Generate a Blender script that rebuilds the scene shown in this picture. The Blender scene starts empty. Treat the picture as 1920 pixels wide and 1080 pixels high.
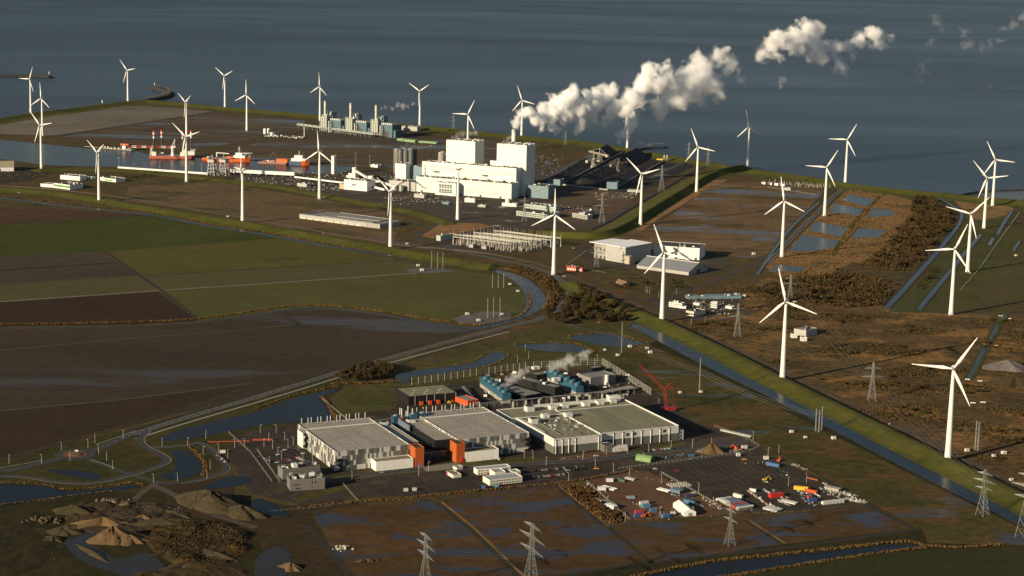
import bpy, bmesh, math, random
from math import sin, cos, pi, radians, atan2, hypot, sqrt
from mathutils import Vector, Matrix
R = random.Random(7)
sc = bpy.context.scene
col = sc.collection
# ---------------------------------------------------------------- camera
CF, CP, CR, CH = 3543.7, 0.18105, 0.02166, 524.3
cam = bpy.data.cameras.new('camera'); camo = bpy.data.objects.new('camera', cam); col.objects.link(camo)
rt = Vector((1, 0, 0)); dn = Vector((0, -sin(CP), -cos(CP))); fw = Vector((0, cos(CP), -sin(CP)))
RX = cos(CR)*rt - sin(CR)*dn; DX = sin(CR)*rt + cos(CR)*dn
m = Matrix.Identity(4)
for i in range(3):
    m[i][0] = RX[i]; m[i][1] = -DX[i]; m[i][2] = -fw[i]
m[2][3] = CH
camo.matrix_world = m
cam.sensor_width = 36; cam.lens = CF/1920*36; cam.clip_start = 10; cam.clip_end = 120000
sc.camera = camo
# ---------------------------------------------------------------- world, sun, exposure
SUN_AZ, SUN_EL = radians(41), radians(16.5)           # shadows run 41 degrees from +x towards +y
w = bpy.data.worlds.new('World'); sc.world = w; w.use_nodes = True
nt = w.node_tree; bg = nt.nodes['Background']
sky = nt.nodes.new('ShaderNodeTexSky'); sky.sky_type = 'NISHITA'; sky.sun_disc = False
sky.sun_elevation = SUN_EL
sdir = Vector((-cos(SUN_AZ)*cos(SUN_EL), -sin(SUN_AZ)*cos(SUN_EL), sin(SUN_EL)))   # towards the sun
sky.sun_rotation = atan2(sdir.x, sdir.y)
sky.air_density = 1.0; sky.dust_density = 0.3; sky.ozone_density = 1.5; sky.altitude = 300
hs = nt.nodes.new('ShaderNodeHueSaturation'); hs.inputs['Saturation'].default_value = .85; nt.links.new(sky.outputs[0], hs.inputs['Color']); nt.links.new(hs.outputs[0], bg.inputs[0]); bg.inputs[1].default_value = 0.05
sun = bpy.data.lights.new('sun', 'SUN'); sun.energy = 5.0; sun.angle = radians(0.5); sun.color = (1, .82, .57)
suno = bpy.data.objects.new('sun', sun); col.objects.link(suno)
suno.rotation_euler = sdir.to_track_quat('Z', 'Y').to_euler(); suno.location = (-800, 500, 900)
sc.view_settings.view_transform = 'Standard'; sc.view_settings.look = 'None'
sc.view_settings.exposure = 0.5; sc.view_settings.gamma = 1
sc.cycles.volume_bounces = 16; sc.cycles.max_bounces = 18; sc.cycles.volume_max_steps = 512
sc.cycles.use_denoising = True

# ---------------------------------------------------------------- from the picture plane to the ground
def G(x, y, z=0.0):
    u, v = x-960, y-540
    c, s = cos(CR), sin(CR)
    u, v = c*u + s*v, -s*u + c*v
    Y = CF*cos(CP) - v*sin(CP); Z = -CF*sin(CP) - v*cos(CP)
    t = (z-CH)/Z
    return Vector((u*t, Y*t, z))
def proj(P):
    X, Y, Z = P[0], P[1], P[2]-CH
    f = Y*cos(CP) - Z*sin(CP); d = -Y*sin(CP) - Z*cos(CP)
    u, v = CF*X/f, CF*d/f
    return cos(CR)*u - sin(CR)*v + 960, sin(CR)*u + cos(CR)*v + 540
def hgt(x, yb, yt):                # height of something standing at (x, yb) whose top shows at yt
    g = G(x, yb); lo, hi = 0, 400
    for _ in range(40):
        mid = (lo+hi)/2
        if proj((g.x, g.y, mid))[1] > yt: lo = mid
        else: hi = mid
    return lo
def crom(P, n=5, closed=False):    # smooth curve through points
    out = []; N = len(P)
    rng = range(N if closed else N-1)
    for i in rng:
        if closed: a, b, c, d = P[(i-1) % N], P[i], P[(i+1) % N], P[(i+2) % N]
        else: a, b, c, d = P[max(i-1, 0)], P[i], P[i+1], P[min(i+2, N-1)]
        for k in range(n):
            t = k/n
            out.append(tuple(.5*((2*b[j]) + (-a[j]+c[j])*t + (2*a[j]-5*b[j]+4*c[j]-d[j])*t*t + (-a[j]+3*b[j]-3*c[j]+d[j])*t**3) for j in (0, 1)))
    if not closed: out.append(tuple(P[-1][:2]))
    return out

# ---------------------------------------------------------------- mesh builder
class MB:
    def __init__(s, mat=None): s.v = []; s.f = []; s.fm = []; s.mats = []; s.d = mat; s.sm = []
    def mi(s, m):
        m = m or s.d
        if m not in s.mats: s.mats.append(m)
        return s.mats.index(m)
    def face(s, pts, m=None):
        n = len(s.v); s.v += [tuple(p) for p in pts]; s.f.append(list(range(n, n+len(pts)))); s.fm.append(s.mi(m))
    def box(s, x0, x1, y0, y1, z0, z1, m=None, top=None, bottom=False):
        return s.prism([(x0, y0), (x1, y0), (x1, y1), (x0, y1)], z0, z1, m, top, bottom)
    def prism(s, P, z0, z1, m=None, top=None, bottom=False):
        n = len(s.v); k = len(P)
        s.v += [(p[0], p[1], z0) for p in P] + [(p[0], p[1], z1) for p in P]
        a = s.mi(m)
        for i in range(k):
            j = (i+1) % k
            s.f.append([n+i, n+j, n+k+j, n+k+i]); s.fm.append(a)
        s.f.append([n+k+i for i in range(k)]); s.fm.append(s.mi(top or m))
        if bottom: s.f.append([n+i for i in range(k)][::-1]); s.fm.append(a)
    def bar(s, p, q, r, m=None, n=4, r2=None, caps=True):
        p, q = Vector(p), Vector(q); d = q-p
        if d.length < 1e-6: return
        d.normalize(); u = d.orthogonal().normalized(); w_ = d.cross(u)
        r2 = r if r2 is None else r2
        b = len(s.v); a = s.mi(m)
        for c, rr in ((p, r), (q, r2)):
            for i in range(n):
                t = 2*pi*i/n
                s.v.append(tuple(c + (u*cos(t) + w_*sin(t))*rr))
        for i in range(n):
            j = (i+1) % n
            s.f.append([b+i, b+j, b+n+j, b+n+i]); s.fm.append(a)
        if caps:
            s.f.append([b+n+i for i in range(n)]); s.fm.append(a)
            s.f.append([b+i for i in range(n)][::-1]); s.fm.append(a)
    def cyl(s, x, y, z0, z1, r, m=None, n=16, r2=None, top=None):
        b = len(s.v); a = s.mi(m); r2 = r if r2 is None else r2
        for z, rr in ((z0, r), (z1, r2)):
            for i in range(n): s.v.append((x+rr*cos(2*pi*i/n), y+rr*sin(2*pi*i/n), z))
        for i in range(n):
            j = (i+1) % n
            s.f.append([b+i, b+j, b+n+j, b+n+i]); s.fm.append(a)
        s.f.append([b+n+i for i in range(n)]); s.fm.append(s.mi(top or m))
    def lathe(s, prof, m=None, n=16, x=0, y=0):
        b = len(s.v); a = s.mi(m)
        for r, z in prof:
            for i in range(n): s.v.append((x+r*cos(2*pi*i/n), y+r*sin(2*pi*i/n), z))
        for k in range(len(prof)-1):
            for i in range(n):
                j = (i+1) % n
                s.f.append([b+k*n+i, b+k*n+j, b+(k+1)*n+j, b+(k+1)*n+i]); s.fm.append(a)
        s.f.append([b+(len(prof)-1)*n+i for i in range(n)]); s.fm.append(a)
    def gable(s, x0, x1, y0, y1, z0, ze, zr, m=None, rm=None, o=0.4):   # ridge along x
        n = len(s.v); ym = (y0+y1)/2; a = s.mi(m)
        s.v += [(x0, y0, z0), (x1, y0, z0), (x1, y1, z0), (x0, y1, z0), (x0, y0, ze), (x1, y0, ze), (x1, y1, ze), (x0, y1, ze), (x0, ym, zr), (x1, ym, zr)]
        for f in ([0, 1, 5, 4], [2, 3, 7, 6], [1, 2, 6, 9, 5], [3, 0, 4, 8, 7]): s.f.append([n+i for i in f]); s.fm.append(a)
        sl = (zr-ze)/(ym-y0)
        s.face([(x0-o, y0-o, ze-o*sl+.05), (x1+o, y0-o, ze-o*sl+.05), (x1+o, ym, zr+.05), (x0-o, ym, zr+.05)], rm)
        s.face([(x1+o, y1+o, ze-o*sl+.05), (x0-o, y1+o, ze-o*sl+.05), (x0-o, ym, zr+.05), (x1+o, ym, zr+.05)], rm)
    def build(s, name, parent=None, loc=None, rz=0.0, smooth=False):
        me = bpy.data.meshes.new(name); me.from_pydata(s.v, [], s.f)
        for m_ in s.mats: me.materials.append(m_)
        me.polygons.foreach_set('material_index', s.fm)
        if smooth: me.polygons.foreach_set('use_smooth', [True]*len(s.f))
        me.update()
        o = bpy.data.objects.new(name, me); col.objects.link(o)
        if parent: o.parent = parent
        if loc is not None: o.location = loc
        o.rotation_euler = (0, 0, rz)
        return o
def tag(o, label=None, cat=None, group=None, kind=None):
    if label: o['label'] = label
    if cat: o['category'] = cat
    if group: o['group'] = group
    if kind: o['kind'] = kind
    return o
def thing(name, label, cat, loc=(0, 0, 0), rz=0.0, group=None):
    o = bpy.data.objects.new(name, None); col.objects.link(o); o.empty_display_size = 2
    o.location = loc; o.rotation_euler = (0, 0, rz)
    return tag(o, label, cat, group)
def dup(o, loc=None, rz=None, label=None, group=None):
    c = o.copy(); col.objects.link(c)
    for ch in o.children:
        d = ch.copy(); col.objects.link(d); d.parent = c
        for g in ch.children:
            e = g.copy(); col.objects.link(e); e.parent = d
    if loc is not None: c.location = loc
    if rz is not None: c.rotation_euler = (0, 0, rz)
    if label: c['label'] = label
    if group: c['group'] = group
    return c

# ---------------------------------------------------------------- materials
def newmat(name):
    m_ = bpy.data.materials.new(name); m_.use_nodes = True
    t = m_.node_tree; return m_, t, t.nodes['Principled BSDF']
def nd(t, k, **kw):
    n = t.nodes.new(k)
    for a, b in kw.items(): setattr(n, a, b)
    return n
def noise(t, vec, scale, detail=4, rough=.55, dist=0):
    n = nd(t, 'ShaderNodeTexNoise'); n.inputs['Scale'].default_value = scale; n.inputs['Detail'].default_value = detail
    n.inputs['Roughness'].default_value = rough; n.inputs['Distortion'].default_value = dist
    if vec is not None: t.links.new(vec, n.inputs['Vector'])
    return n.outputs['Fac']
def ramp(t, fac, a, b, ca=(0, 0, 0, 1), cb=(1, 1, 1, 1)):
    r = nd(t, 'ShaderNodeValToRGB'); e = r.color_ramp.elements
    e[0].position = a; e[1].position = b; e[0].color = ca; e[1].color = cb
    t.links.new(fac, r.inputs[0]); return r.outputs[0]
def mix(t, fac, a, b, mode='MIX'):
    n = nd(t, 'ShaderNodeMix', data_type='RGBA', blend_type=mode)
    for s_, v in ((n.inputs[0], fac), (n.inputs[6], a), (n.inputs[7], b)):
        if isinstance(v, bpy.types.NodeSocket): t.links.new(v, s_)
        else: s_.default_value = v
    return n.outputs[2]
def c4(c): return (c[0], c[1], c[2], 1)
def mapped(t, obj=False, scale=(1, 1, 1), rz=0):
    if obj: src = nd(t, 'ShaderNodeTexCoord').outputs['Object']
    else: src = nd(t, 'ShaderNodeNewGeometry').outputs['Position']
    mp = nd(t, 'ShaderNodeMapping'); mp.inputs['Scale'].default_value = scale; mp.inputs['Rotation'].default_value = (0, 0, rz)
    t.links.new(src, mp.inputs['Vector']); return mp.outputs[0]
MATS = {}
def mat(name, c, rough=.6, var=.18, scale=.3, metal=0, c2=None, spec=.4, obj=True):
    """painted or bare surface with a little dirt"""
    if name in MATS: return MATS[name]
    m_, t, b = newmat(name)
    v = mapped(t, obj)
    f = noise(t, v, scale, 5, .6)
    lo = tuple(x*(1-var) for x in c) if c2 is None else c2
    hi = tuple(min(1, x*(1+var*.5)) for x in c) if c2 is None else c
    k = ramp(t, f, .3, .7, c4(lo), c4(hi))
    t.links.new(k, b.inputs['Base Color'])
    b.inputs['Roughness'].default_value = rough; b.inputs['Metallic'].default_value = metal
    b.inputs['Specular IOR Level'].default_value = spec
    MATS[name] = m_; return m_
def ground(name, ca, cb, s1=.01, stretch=(1, 1), rz=0, fine=.12, fineamt=.45, wet=None, wets=.01, wetst=(1, 1), wetcol=(.02, .022, .025), wetr=.3, wetmix=.85, rows=None, cc=None, s3=.03, t3=(.5, .62), bump=.0):
    """soil and grass: two colours in patches, fine grain, optional rows and standing water"""
    m_, t, b = newmat(name)
    v = mapped(t, False, (stretch[0], stretch[1], 1), rz)
    pos = nd(t, 'ShaderNodeNewGeometry').outputs['Position']
    f = noise(t, v, s1, 6, .62, .3)
    c = ramp(t, f, .36, .64, c4(ca), c4(cb))
    if cc is not None:
        c = mix(t, ramp(t, noise(t, v, s3, 5, .6), t3[0], t3[1]), c, c4(cc))
    g = noise(t, pos, fine, 5, .7)
    gr = ramp(t, g, .25, .75, c4((1-fineamt,)*3), c4((1+fineamt,)*3))
    c = mix(t, 1.0, c, gr, 'MULTIPLY')
    if rows:
        ang, spacing, amt = rows
        mv = mapped(t, False, (1, 1, 1), ang)
        wv = nd(t, 'ShaderNodeTexWave', wave_type='BANDS', bands_direction='X'); wv.inputs['Scale'].default_value = 0.314/spacing*1.0
        wv.inputs['Distortion'].default_value = 3.5; wv.inputs['Detail'].default_value = 2; wv.inputs['Detail Scale'].default_value = .05
        t.links.new(mv, wv.inputs['Vector'])
        rr = ramp(t, wv.outputs['Fac'], .2, .8, c4((1-amt,)*3), c4((1+amt,)*3))
        c = mix(t, 1.0, c, rr, 'MULTIPLY')
    t.links.new(c, b.inputs['Base Color'])
    b.inputs['Roughness'].default_value = .95; b.inputs['Specular IOR Level'].default_value = .12
    if bump:
        bp = nd(t, 'ShaderNodeBump'); bp.inputs['Strength'].default_value = 1; bp.inputs['Distance'].default_value = bump
        t.links.new(g, bp.inputs['Height']); t.links.new(bp.outputs[0], b.inputs['Normal'])
    if wet is not None:
        wv_ = mapped(t, False, (wetst[0], wetst[1], 1), rz)
        wf = ramp(t, noise(t, wv_, wets, 7, .6, .4), 1-wet-.02, 1-wet+.05, (0, 0, 0, 1), (wetmix, wetmix, wetmix, 1))
        b2 = nd(t, 'ShaderNodeBsdfPrincipled'); b2.inputs['Base Color'].default_value = c4(wetcol)
        b2.inputs['Roughness'].default_value = wetr; b2.inputs['IOR'].default_value = 1.33
        ms = nd(t, 'ShaderNodeMixShader'); t.links.new(wf, ms.inputs[0]); t.links.new(b.outputs[0], ms.inputs[1]); t.links.new(b2.outputs[0], ms.inputs[2])
        t.links.new(ms.outputs[0], t.nodes['Material Output'].inputs['Surface'])
    return m_
def watermat(name, c, rough=.08, bscale=.25, bdist=.06, big=None, spec=.5):
    m_, t, b = newmat(name)
    pos = mapped(t, False)
    b.inputs['IOR'].default_value = 1.33; b.inputs['Specular IOR Level'].default_value = spec
    f = noise(t, pos, bscale, 4, .6)
    bp = nd(t, 'ShaderNodeBump'); bp.inputs['Strength'].default_value = 1; bp.inputs['Distance'].default_value = bdist
    t.links.new(f, bp.inputs['Height']); t.links.new(bp.outputs[0], b.inputs['Normal'])
    if big:
        v2 = mapped(t, False, big[0], big[2])
        g = noise(t, v2, big[1], 5, .6, .6)
        t.links.new(ramp(t, g, .32, .7, c4(c), c4(big[3])), b.inputs['Base Color'])
        rr = nd(t, 'ShaderNodeMapRange'); rr.inputs[1].default_value = .35; rr.inputs[2].default_value = .65
        rr.inputs[3].default_value = rough*.87; rr.inputs[4].default_value = rough*1.16
        t.links.new(g, rr.inputs[0]); t.links.new(rr.outputs[0], b.inputs['Roughness'])
    else:
        b.inputs['Base Color'].default_value = c4(c); b.inputs['Roughness'].default_value = rough
    return m_

# ---------------------------------------------------------------- sheets of ground
LZ = [0.0]
def sheet(name, pix, m_, z, smooth=0, kind='structure', label=None, cat=None, world=False, group=None):
    if smooth: pix = crom(pix, smooth, True)
    P = [Vector((p[0], p[1], z)) for p in pix] if world else [G(p[0], p[1], z) for p in pix]
    o = MB(m_); o.face([(p.x, p.y, z) for p in P])
    o = o.build(name); tag(o, label, cat, group, kind); return o
def offs(P):
    """points and left normals along a ground polyline"""
    out = []
    for i, p in enumerate(P):
        a = P[max(i-1, 0)]; b = P[min(i+1, len(P)-1)]
        d = Vector((b.x-a.x, b.y-a.y)); d.normalize()
        out.append((p, Vector((-d.y, d.x))))
    return out
def ribbon(name, pix, width, m_, z, smooth=5, kind='structure', label=None, cat=None, off=0.0):
    if smooth: pix = crom(pix, smooth)
    P = offs([G(p[0], p[1], 0) for p in pix])
    o = MB(m_)
    L = [(p.x+n.x*(off+width/2), p.y+n.y*(off+width/2), z) for p, n in P]; Q = [(p.x+n.x*(off-width/2), p.y+n.y*(off-width/2), z) for p, n in P]
    for i in range(len(P)-1): o.face([L[i+1], L[i], Q[i], Q[i+1]])
    o = o.build(name); return tag(o, label, cat, None, kind)
def dashes(name, pix, width, length, gap, m_, z, off=0.0, smooth=5):
    if smooth: pix = crom(pix, smooth)
    P = [G(p[0], p[1], 0) for p in pix]; o = MB(m_); s = 0; nxt = 0
    for a, b in zip(P, P[1:]):
        d = (b-a); L = d.length
        if L < 1e-6: continue
        d = d/L; n = Vector((-d.y, d.x, 0))
        while nxt < s+L:
            p = a + d*(nxt-s) + n*off; q = p + d*length
            o.face([tuple(p+n*width/2+Vector((0, 0, z))), tuple(p-n*width/2+Vector((0, 0, z))), tuple(q-n*width/2+Vector((0, 0, z))), tuple(q+n*width/2+Vector((0, 0, z)))])
            nxt += length+gap
        s += L
    return tag(o.build(name), kind='structure')
def ridge(name, pix, prof, m_, h, smooth=5, kind='structure', label=None, cat=None):
    """earth bank: the pixel line is its crest, prof = [(offset to the left, z)]"""
    if smooth: pix = crom(pix, smooth)
    P = offs([G(p[0], p[1], h) for p in pix]); o = MB(m_); k = len(prof)
    for i, (p, n) in enumerate(P):
        for a, z in prof: o.v.append((p.x+n.x*a, p.y+n.y*a, z if 0 < i < len(P)-1 else min(z, .04)))
    mi = o.mi(m_)
    for i in range(len(P)-1):
        for j in range(k-1):
            o.f.append([i*k+j, (i+1)*k+j, (i+1)*k+j+1, i*k+j+1]); o.fm.append(mi)
    o = o.build(name); return tag(o, label, cat, None, kind)
# ---------------------------------------------------------------- sea and land
SEA = watermat('sea_water', (.005, .013, .022), .37, .045, 1.2, ((.00022, .0006, 1), 1.0, -.14, (.024, .040, .050)), .42)
CANAL = watermat('canal_water', (.006, .010, .014), .24, .3, .16, None, .18)
DARKW = watermat('dark_pond_water', (.004, .006, .009), .26, .4, .16, None, .12)
MUDW = watermat('muddy_water', (.028, .025, .02), .2, .4, .05, None, .15)
GRASSR = ground('rough_grass', (.055, .05, .017), (.085, .062, .025), .008, fine=.05, fineamt=.5, cc=(.10, .055, .022), s3=.015, t3=(.52, .62), wet=.31, wets=.012)
GREEN = ground('green_grass', (.060, .066, .012), (.088, .086, .018), .014, fine=.08, fineamt=.35, cc=(.085, .068, .022), s3=.02, t3=(.56, .72))
DGREEN = ground('dull_grass', (.048, .052, .014), (.075, .070, .02), .012, fine=.07, fineamt=.45, cc=(.09, .06, .022), s3=.02, t3=(.55, .7))
NEARG = ground('near_grass_dimmed', (.021, .021, .006), (.036, .029, .009), .014, fine=.09, fineamt=.5, cc=(.05, .028, .010), s3=.02, t3=(.55, .66))  # grass colour darkened to stand in for vignetting over the near ground
sheet('sea', [(-60000, -5000), (60000, -5000), (60000, 70000), (-60000, 70000)], SEA, -2.5, world=True)
COAST = [(0, 222), (60, 212), (120, 205), (190, 196), (250, 189), (300, 189), (400, 199), (480, 206), (560, 213), (660, 223), (785, 235), (880, 245), (960, 253), (1100, 266), (1180, 279), (1250, 291), (1400, 316), (1500, 329), (1590, 344), (1700, 356), (1780, 363), (1850, 371), (1920, 377)]
cw = [G(x, y) for x, y in COAST]
land = [(p.x, p.y) for p in cw]
land = [(-7000, 3600)] + land + [(2600, 3000), (9000, 1500), (9000, -2500), (-9000, -2500)]
sheet('ground', land, GRASSR, 0, world=True)
# sea dike along the coast, its green slope facing the land
ridge('sea_dike', [(-700, 330), (-150, 246)] + COAST + [(2100, 398), (2500, 440)], [(34, -3), (10, 5.5), (6, 6), (0, 6.5), (-4, 6.2), (-30, 1.2), (-48, .3), (-62, .05)], GREEN, 6)
MUDF = ground('tidal_mud', (.16, .17, .17), (.10, .10, .095), .01, (.3, 1), wet=.55, wets=.02, wetcol=(.05, .055, .06))
sheet('mudflat', [(1835, 364), (1880, 358), (1990, 352), (2050, 370), (1990, 378), (1920, 376), (1860, 371)], MUDF, -2.2, 4)
FOAM = mat('surf_foam', (.42, .46, .47), .9, .3, .03, obj=False)
rs = random.Random(4)
for x0, y0, n, sx, sy in ((1212, 271, 14, 16, 2.6), (1870, 165, 12, 30, 1.6)):
    for k in range(n):
        x, y, l = x0+rs.gauss(0, sx), y0+rs.gauss(0, sy), rs.uniform(3, 13)
        sheet('surf', [(x, y), (x+l*.5, y-.18), (x+l, y+.3), (x+l*.5, y+.35)], FOAM, -2.4+k*.01)
STONE = ground('basalt_stone', (.035, .034, .032), (.06, .058, .05), .05, fine=.3)
STONET = ground('pale_stone_top', (.13, .11, .08), (.17, .145, .10), .05, fine=.3)
def breakwater(label, pix, half, h, top=True):
    t = thing('breakwater', label, 'breakwater')
    o = ridge('stone_bank', pix, [(half, -3), (half*.35, h), (-half*.35, h), (-half, -3)], STONE, h); o['kind'] = 'thing'; del o['kind']; o.parent = t
    if top:
        r = ribbon('crest_path', pix, half*.6, STONET, h+.1, off=0); del r['kind']; r.parent = t
breakwater('curved stone breakwater with a pale crest ending in a small beacon', [(268, 187), (295, 182), (312, 178), (317, 172), (308, 166), (287, 162)], 22, 6)
breakwater('long dark breakwater far out beyond the turbine pair on the coast', [(-60, 136), (0, 139), (60, 140), (98, 142)], 20, 5, False)
breakwater('low dark groyne running into the sea behind the coal yard', [(1190, 281), (1215, 276), (1250, 274)], 9, 1.5, False)
breakwater('thin dark stone groyne at the edge of the pale mudflat', [(1790, 367), (1830, 359), (1880, 356), (1960, 352)], 4, .8, False)

# ---------------------------------------------------------------- polder fields on the left
F = {}
F['a'] = ground('ploughed_strip', (.06, .036, .018), (.085, .05, .026), .01, (.2, 1), fine=.05, rows=(radians(92), 9, .25))
F['b'] = ground('winter_wheat', (0.0414, 0.0506, 0.0086), (0.0552, 0.0633, 0.0115), .006, fine=.04, fineamt=.18, cc=(.058, .066, .011), s3=.006, t3=(.58, .8))
F['c'] = ground('wet_stubble', (.05, .038, .028), (.064, .05, .036), .006, (.3, 1), fine=.05, fineamt=.25, wet=.36, wets=.006, wetst=(.4, 1.3), wetcol=(.05, .043, .034))
F['d'] = ground('olive_meadow', (0.0759, 0.0713, 0.0161), (0.0920, 0.0828, 0.0207), .005, fine=.05, fineamt=.18, cc=(.052, .043, .013), s3=.005, t3=(.56, .72))
F['e'] = ground('grey_meadow', (0.0768, 0.0672, 0.0276), (0.0888, 0.0792, 0.0312), .006, fine=.05, fineamt=.2, rows=(radians(20), 14, .08))
F['g'] = ground('dark_peat', (.034, .020, .010), (.043, .026, .013), .006, (.3, 1), fine=.06, fineamt=.25)
F['h'] = ground('seeded_field', (0.0690, 0.0690, 0.0196), (0.0851, 0.0828, 0.0253), .005, fine=.06, fineamt=.2, rows=(radians(-40), 12, .09), wet=.24, wets=.006, wetst=(.3, 1), wetcol=(.05, .05, .03))
F['i'] = ground('wet_ploughland_dimmed', (0.0414, 0.0306, 0.0207), (0.0540, 0.0396, 0.0270), .005, (.35, 1), fine=.06, fineamt=.25, wet=.41, wets=.0055, wetst=(.25, 1.1), wetcol=(.05, .042, .034), wetmix=.45, rows=(radians(65), 16, .06))  # wet soil, its browns also lowered to paint in the dimmer near side
F['v'] = ground('row_crop', (.035, .023, .011), (.043, .028, .014), .01, fine=.12, rows=(radians(33), 4.2, .55))
sheet('field', [(-220, 372), (0, 386), (120, 392), (282, 402), (140, 413), (0, 421), (-220, 434)], F['a'], .06)
sheet('field', [(-220, 434), (0, 421), (140, 413), (300, 403), (400, 424), (480, 436), (535, 445), (480, 452), (270, 466), (185, 472), (0, 480), (-220, 492)], F['b'], .07)
sheet('field', [(-220, 492), (0, 481), (188, 472), (256, 517), (0, 533), (-220, 548)], F['c'], .08)
sheet('field', [(196, 472), (270, 466), (535, 446), (640, 466), (745, 488), (480, 504), (270, 517)], F['d'], .09)
sheet('field', [(270, 518), (480, 505), (745, 489), (800, 498), (785, 512), (480, 533), (308, 546)], F['e'], .10)
sheet('field', [(-220, 549), (0, 534), (262, 517), (300, 545), (0, 566), (-220, 581)], F['e'], .11)
sheet('field', [(-220, 582), (0, 567), (295, 547), (362, 596), (370, 602), (260, 608), (0, 612), (-220, 614)], F['g'], .12)
sheet('field', [(308, 547), (480, 534), (785, 512), (850, 505), (905, 512), (950, 521), (983, 540), (989, 562), (972, 586), (915, 606), (860, 609), (790, 599), (720, 586), (620, 576), (550, 577), (480, 586), (376, 601)], F['h'], .13)
sheet('field', [(-220, 618), (0, 618), (130, 616), (260, 612), (370, 606), (480, 592), (555, 580), (620, 581), (700, 589), (790, 604), (870, 616), (900, 618), (880, 624), (660, 687), (470, 740), (240, 800), (0, 865), (-220, 925)], F['i'], .14)
sheet('field', [(-220, 812), (0, 772), (250, 748), (470, 720), (380, 752), (230, 796), (0, 860), (-220, 920)], F['v'], .15)
PATH = mat('pale_concrete', (.30, .29, .26), .9, .2, .2, obj=False)
TRACK = mat('grassy_verge', (.05, .05, .012), .95, .3, .1, obj=False)
DITCH = mat('ditch_bank', (.02, .018, .008), 1, .3, .1, obj=False)
for P, w_ in (([(0, 566), (300, 545), (480, 533), (785, 512)], 2.6),):
    ribbon('farm_path', P, w_, PATH, .17, 0)
for P, w_, m_ in (([(200, 473), (262, 517), (305, 546), (372, 600)], 7, DITCH), ([(0, 657), (230, 636), (480, 616), (560, 608)], 5, TRACK), ([(521, 587), (564, 609)], 9, DITCH), ([(0, 771), (250, 747), (470, 719)], 6, TRACK), ([(0, 481), (185, 472), (480, 452), (535, 445)], 3.5, TRACK), ([(-200, 435), (0, 421), (140, 413), (300, 403)], 4, DITCH), ([(270, 517), (480, 504), (745, 488)], 3, DITCH), ([(0, 533), (256, 516)], 3, TRACK), ([(0, 507), (215, 493)], 8, F['g'])):
    ribbon('field_ditch', P, w_, m_, .19, 0)
# ---------------------------------------------------------------- water inside the dikes
def water(name, pix, m_, z=.22, smooth=4): return sheet(name, pix, m_, z, smooth)
ring = [(-100, 362), (0, 371), (120, 386), (280, 403), (400, 425), (480, 437), (600, 459), (740, 480), (860, 497), (930, 507), (975, 523), (1001, 543), (1007, 560), (997, 577), (968, 594), (925, 608)]
ribbon('canal', ring[:10], 11, CANAL, .22)
sheet('canal', [(925, 505), (962, 513), (990, 524), (1013, 543), (1024, 560), (1018, 576), (990, 592), (950, 606), (905, 616), (880, 617), (905, 610), (945, 600), (975, 588), (986, 570), (985, 553), (974, 536), (952, 520), (925, 509)], CANAL, .23, 4)
ribbon('canal', [(480, 590), (555, 579), (620, 579), (700, 588), (790, 603), (860, 613), (905, 615)], 6, CANAL, .21)
ribbon('canal', [(-100, 620), (0, 616), (130, 613), (260, 610), (370, 604), (480, 590)], 3.2, CANAL, .21)
CAN_L = [(1178, 605), (1185, 612), (1235, 640), (1285, 667), (1360, 705), (1440, 743), (1570, 811), (1700, 880), (1800, 930), (1920, 987), (2060, 1053)]
CAN_R = [(2060, 1030), (1920, 966), (1850, 929), (1750, 875), (1612, 810), (1440, 724), (1330, 665), (1235, 622), (1200, 609)]
sheet('canal', CAN_L + CAN_R, CANAL, .25)
water('pond', [(965, 648), (1010, 644), (1060, 644), (1090, 650), (1110, 659), (1098, 662), (1072, 660), (1022, 658)], CANAL)
water('pond', [(1067, 632), (1100, 627), (1147, 627), (1180, 637), (1212, 642), (1195, 646), (1160, 650), (1115, 645), (1085, 637)], CANAL)
water('pond', [(742, 703), (800, 692), (880, 682), (917, 663), (935, 661), (951, 664), (945, 672), (905, 687), (830, 700), (770, 707), (767, 717), (742, 716)], CANAL)
water('pond', [(640, 728), (600, 735), (545, 748), (480, 772), (400, 790), (320, 812), (298, 826), (360, 822), (480, 799), (560, 791), (627, 787), (616, 762), (603, 745), (632, 733)], DARKW, .22, 3)
water('pond', [(322, 847), (352, 845), (366, 856), (377, 872), (374, 888), (335, 899), (299, 896), (325, 880), (333, 868)], DARKW)
water('pond', [(90, 880), (140, 881), (187, 890), (181, 899), (150, 896), (112, 888)], DARKW)
water('pond', [(-120, 912), (0, 909), (75, 910), (125, 921), (200, 915), (250, 909), (263, 912), (225, 920), (125, 931), (50, 941), (-120, 962)], DARKW, .22, 3)
water('pond', [(380, 916), (395, 905), (425, 895), (460, 893), (473, 901), (462, 907), (430, 913)], DARKW)
water('pond', [(480, 935), (500, 938), (530, 955), (545, 970), (490, 962), (470, 948)], DARKW)
sheet('puddle', crom([(150, 985), (175, 995), (190, 1027), (225, 1047), (275, 1035), (305, 1058), (300, 1072), (250, 1082), (200, 1070), (150, 1050), (120, 1017), (140, 1005)], 4, True), MUDW, .22)
sheet('puddle', crom([(495, 1035), (520, 1025), (545, 1040), (540, 1075), (510, 1090), (480, 1090), (480, 1050)], 4, True), MUDW, .22)
sheet('canal', [(1130, 1096), (1240, 1073), (1340, 1055), (1440, 1046), (1565, 1032), (1650, 1023), (1702, 1021), (1728, 1025), (1665, 1032), (1540, 1050), (1440, 1066), (1330, 1082), (1230, 1100)], DARKW, .22, 3)
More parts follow.
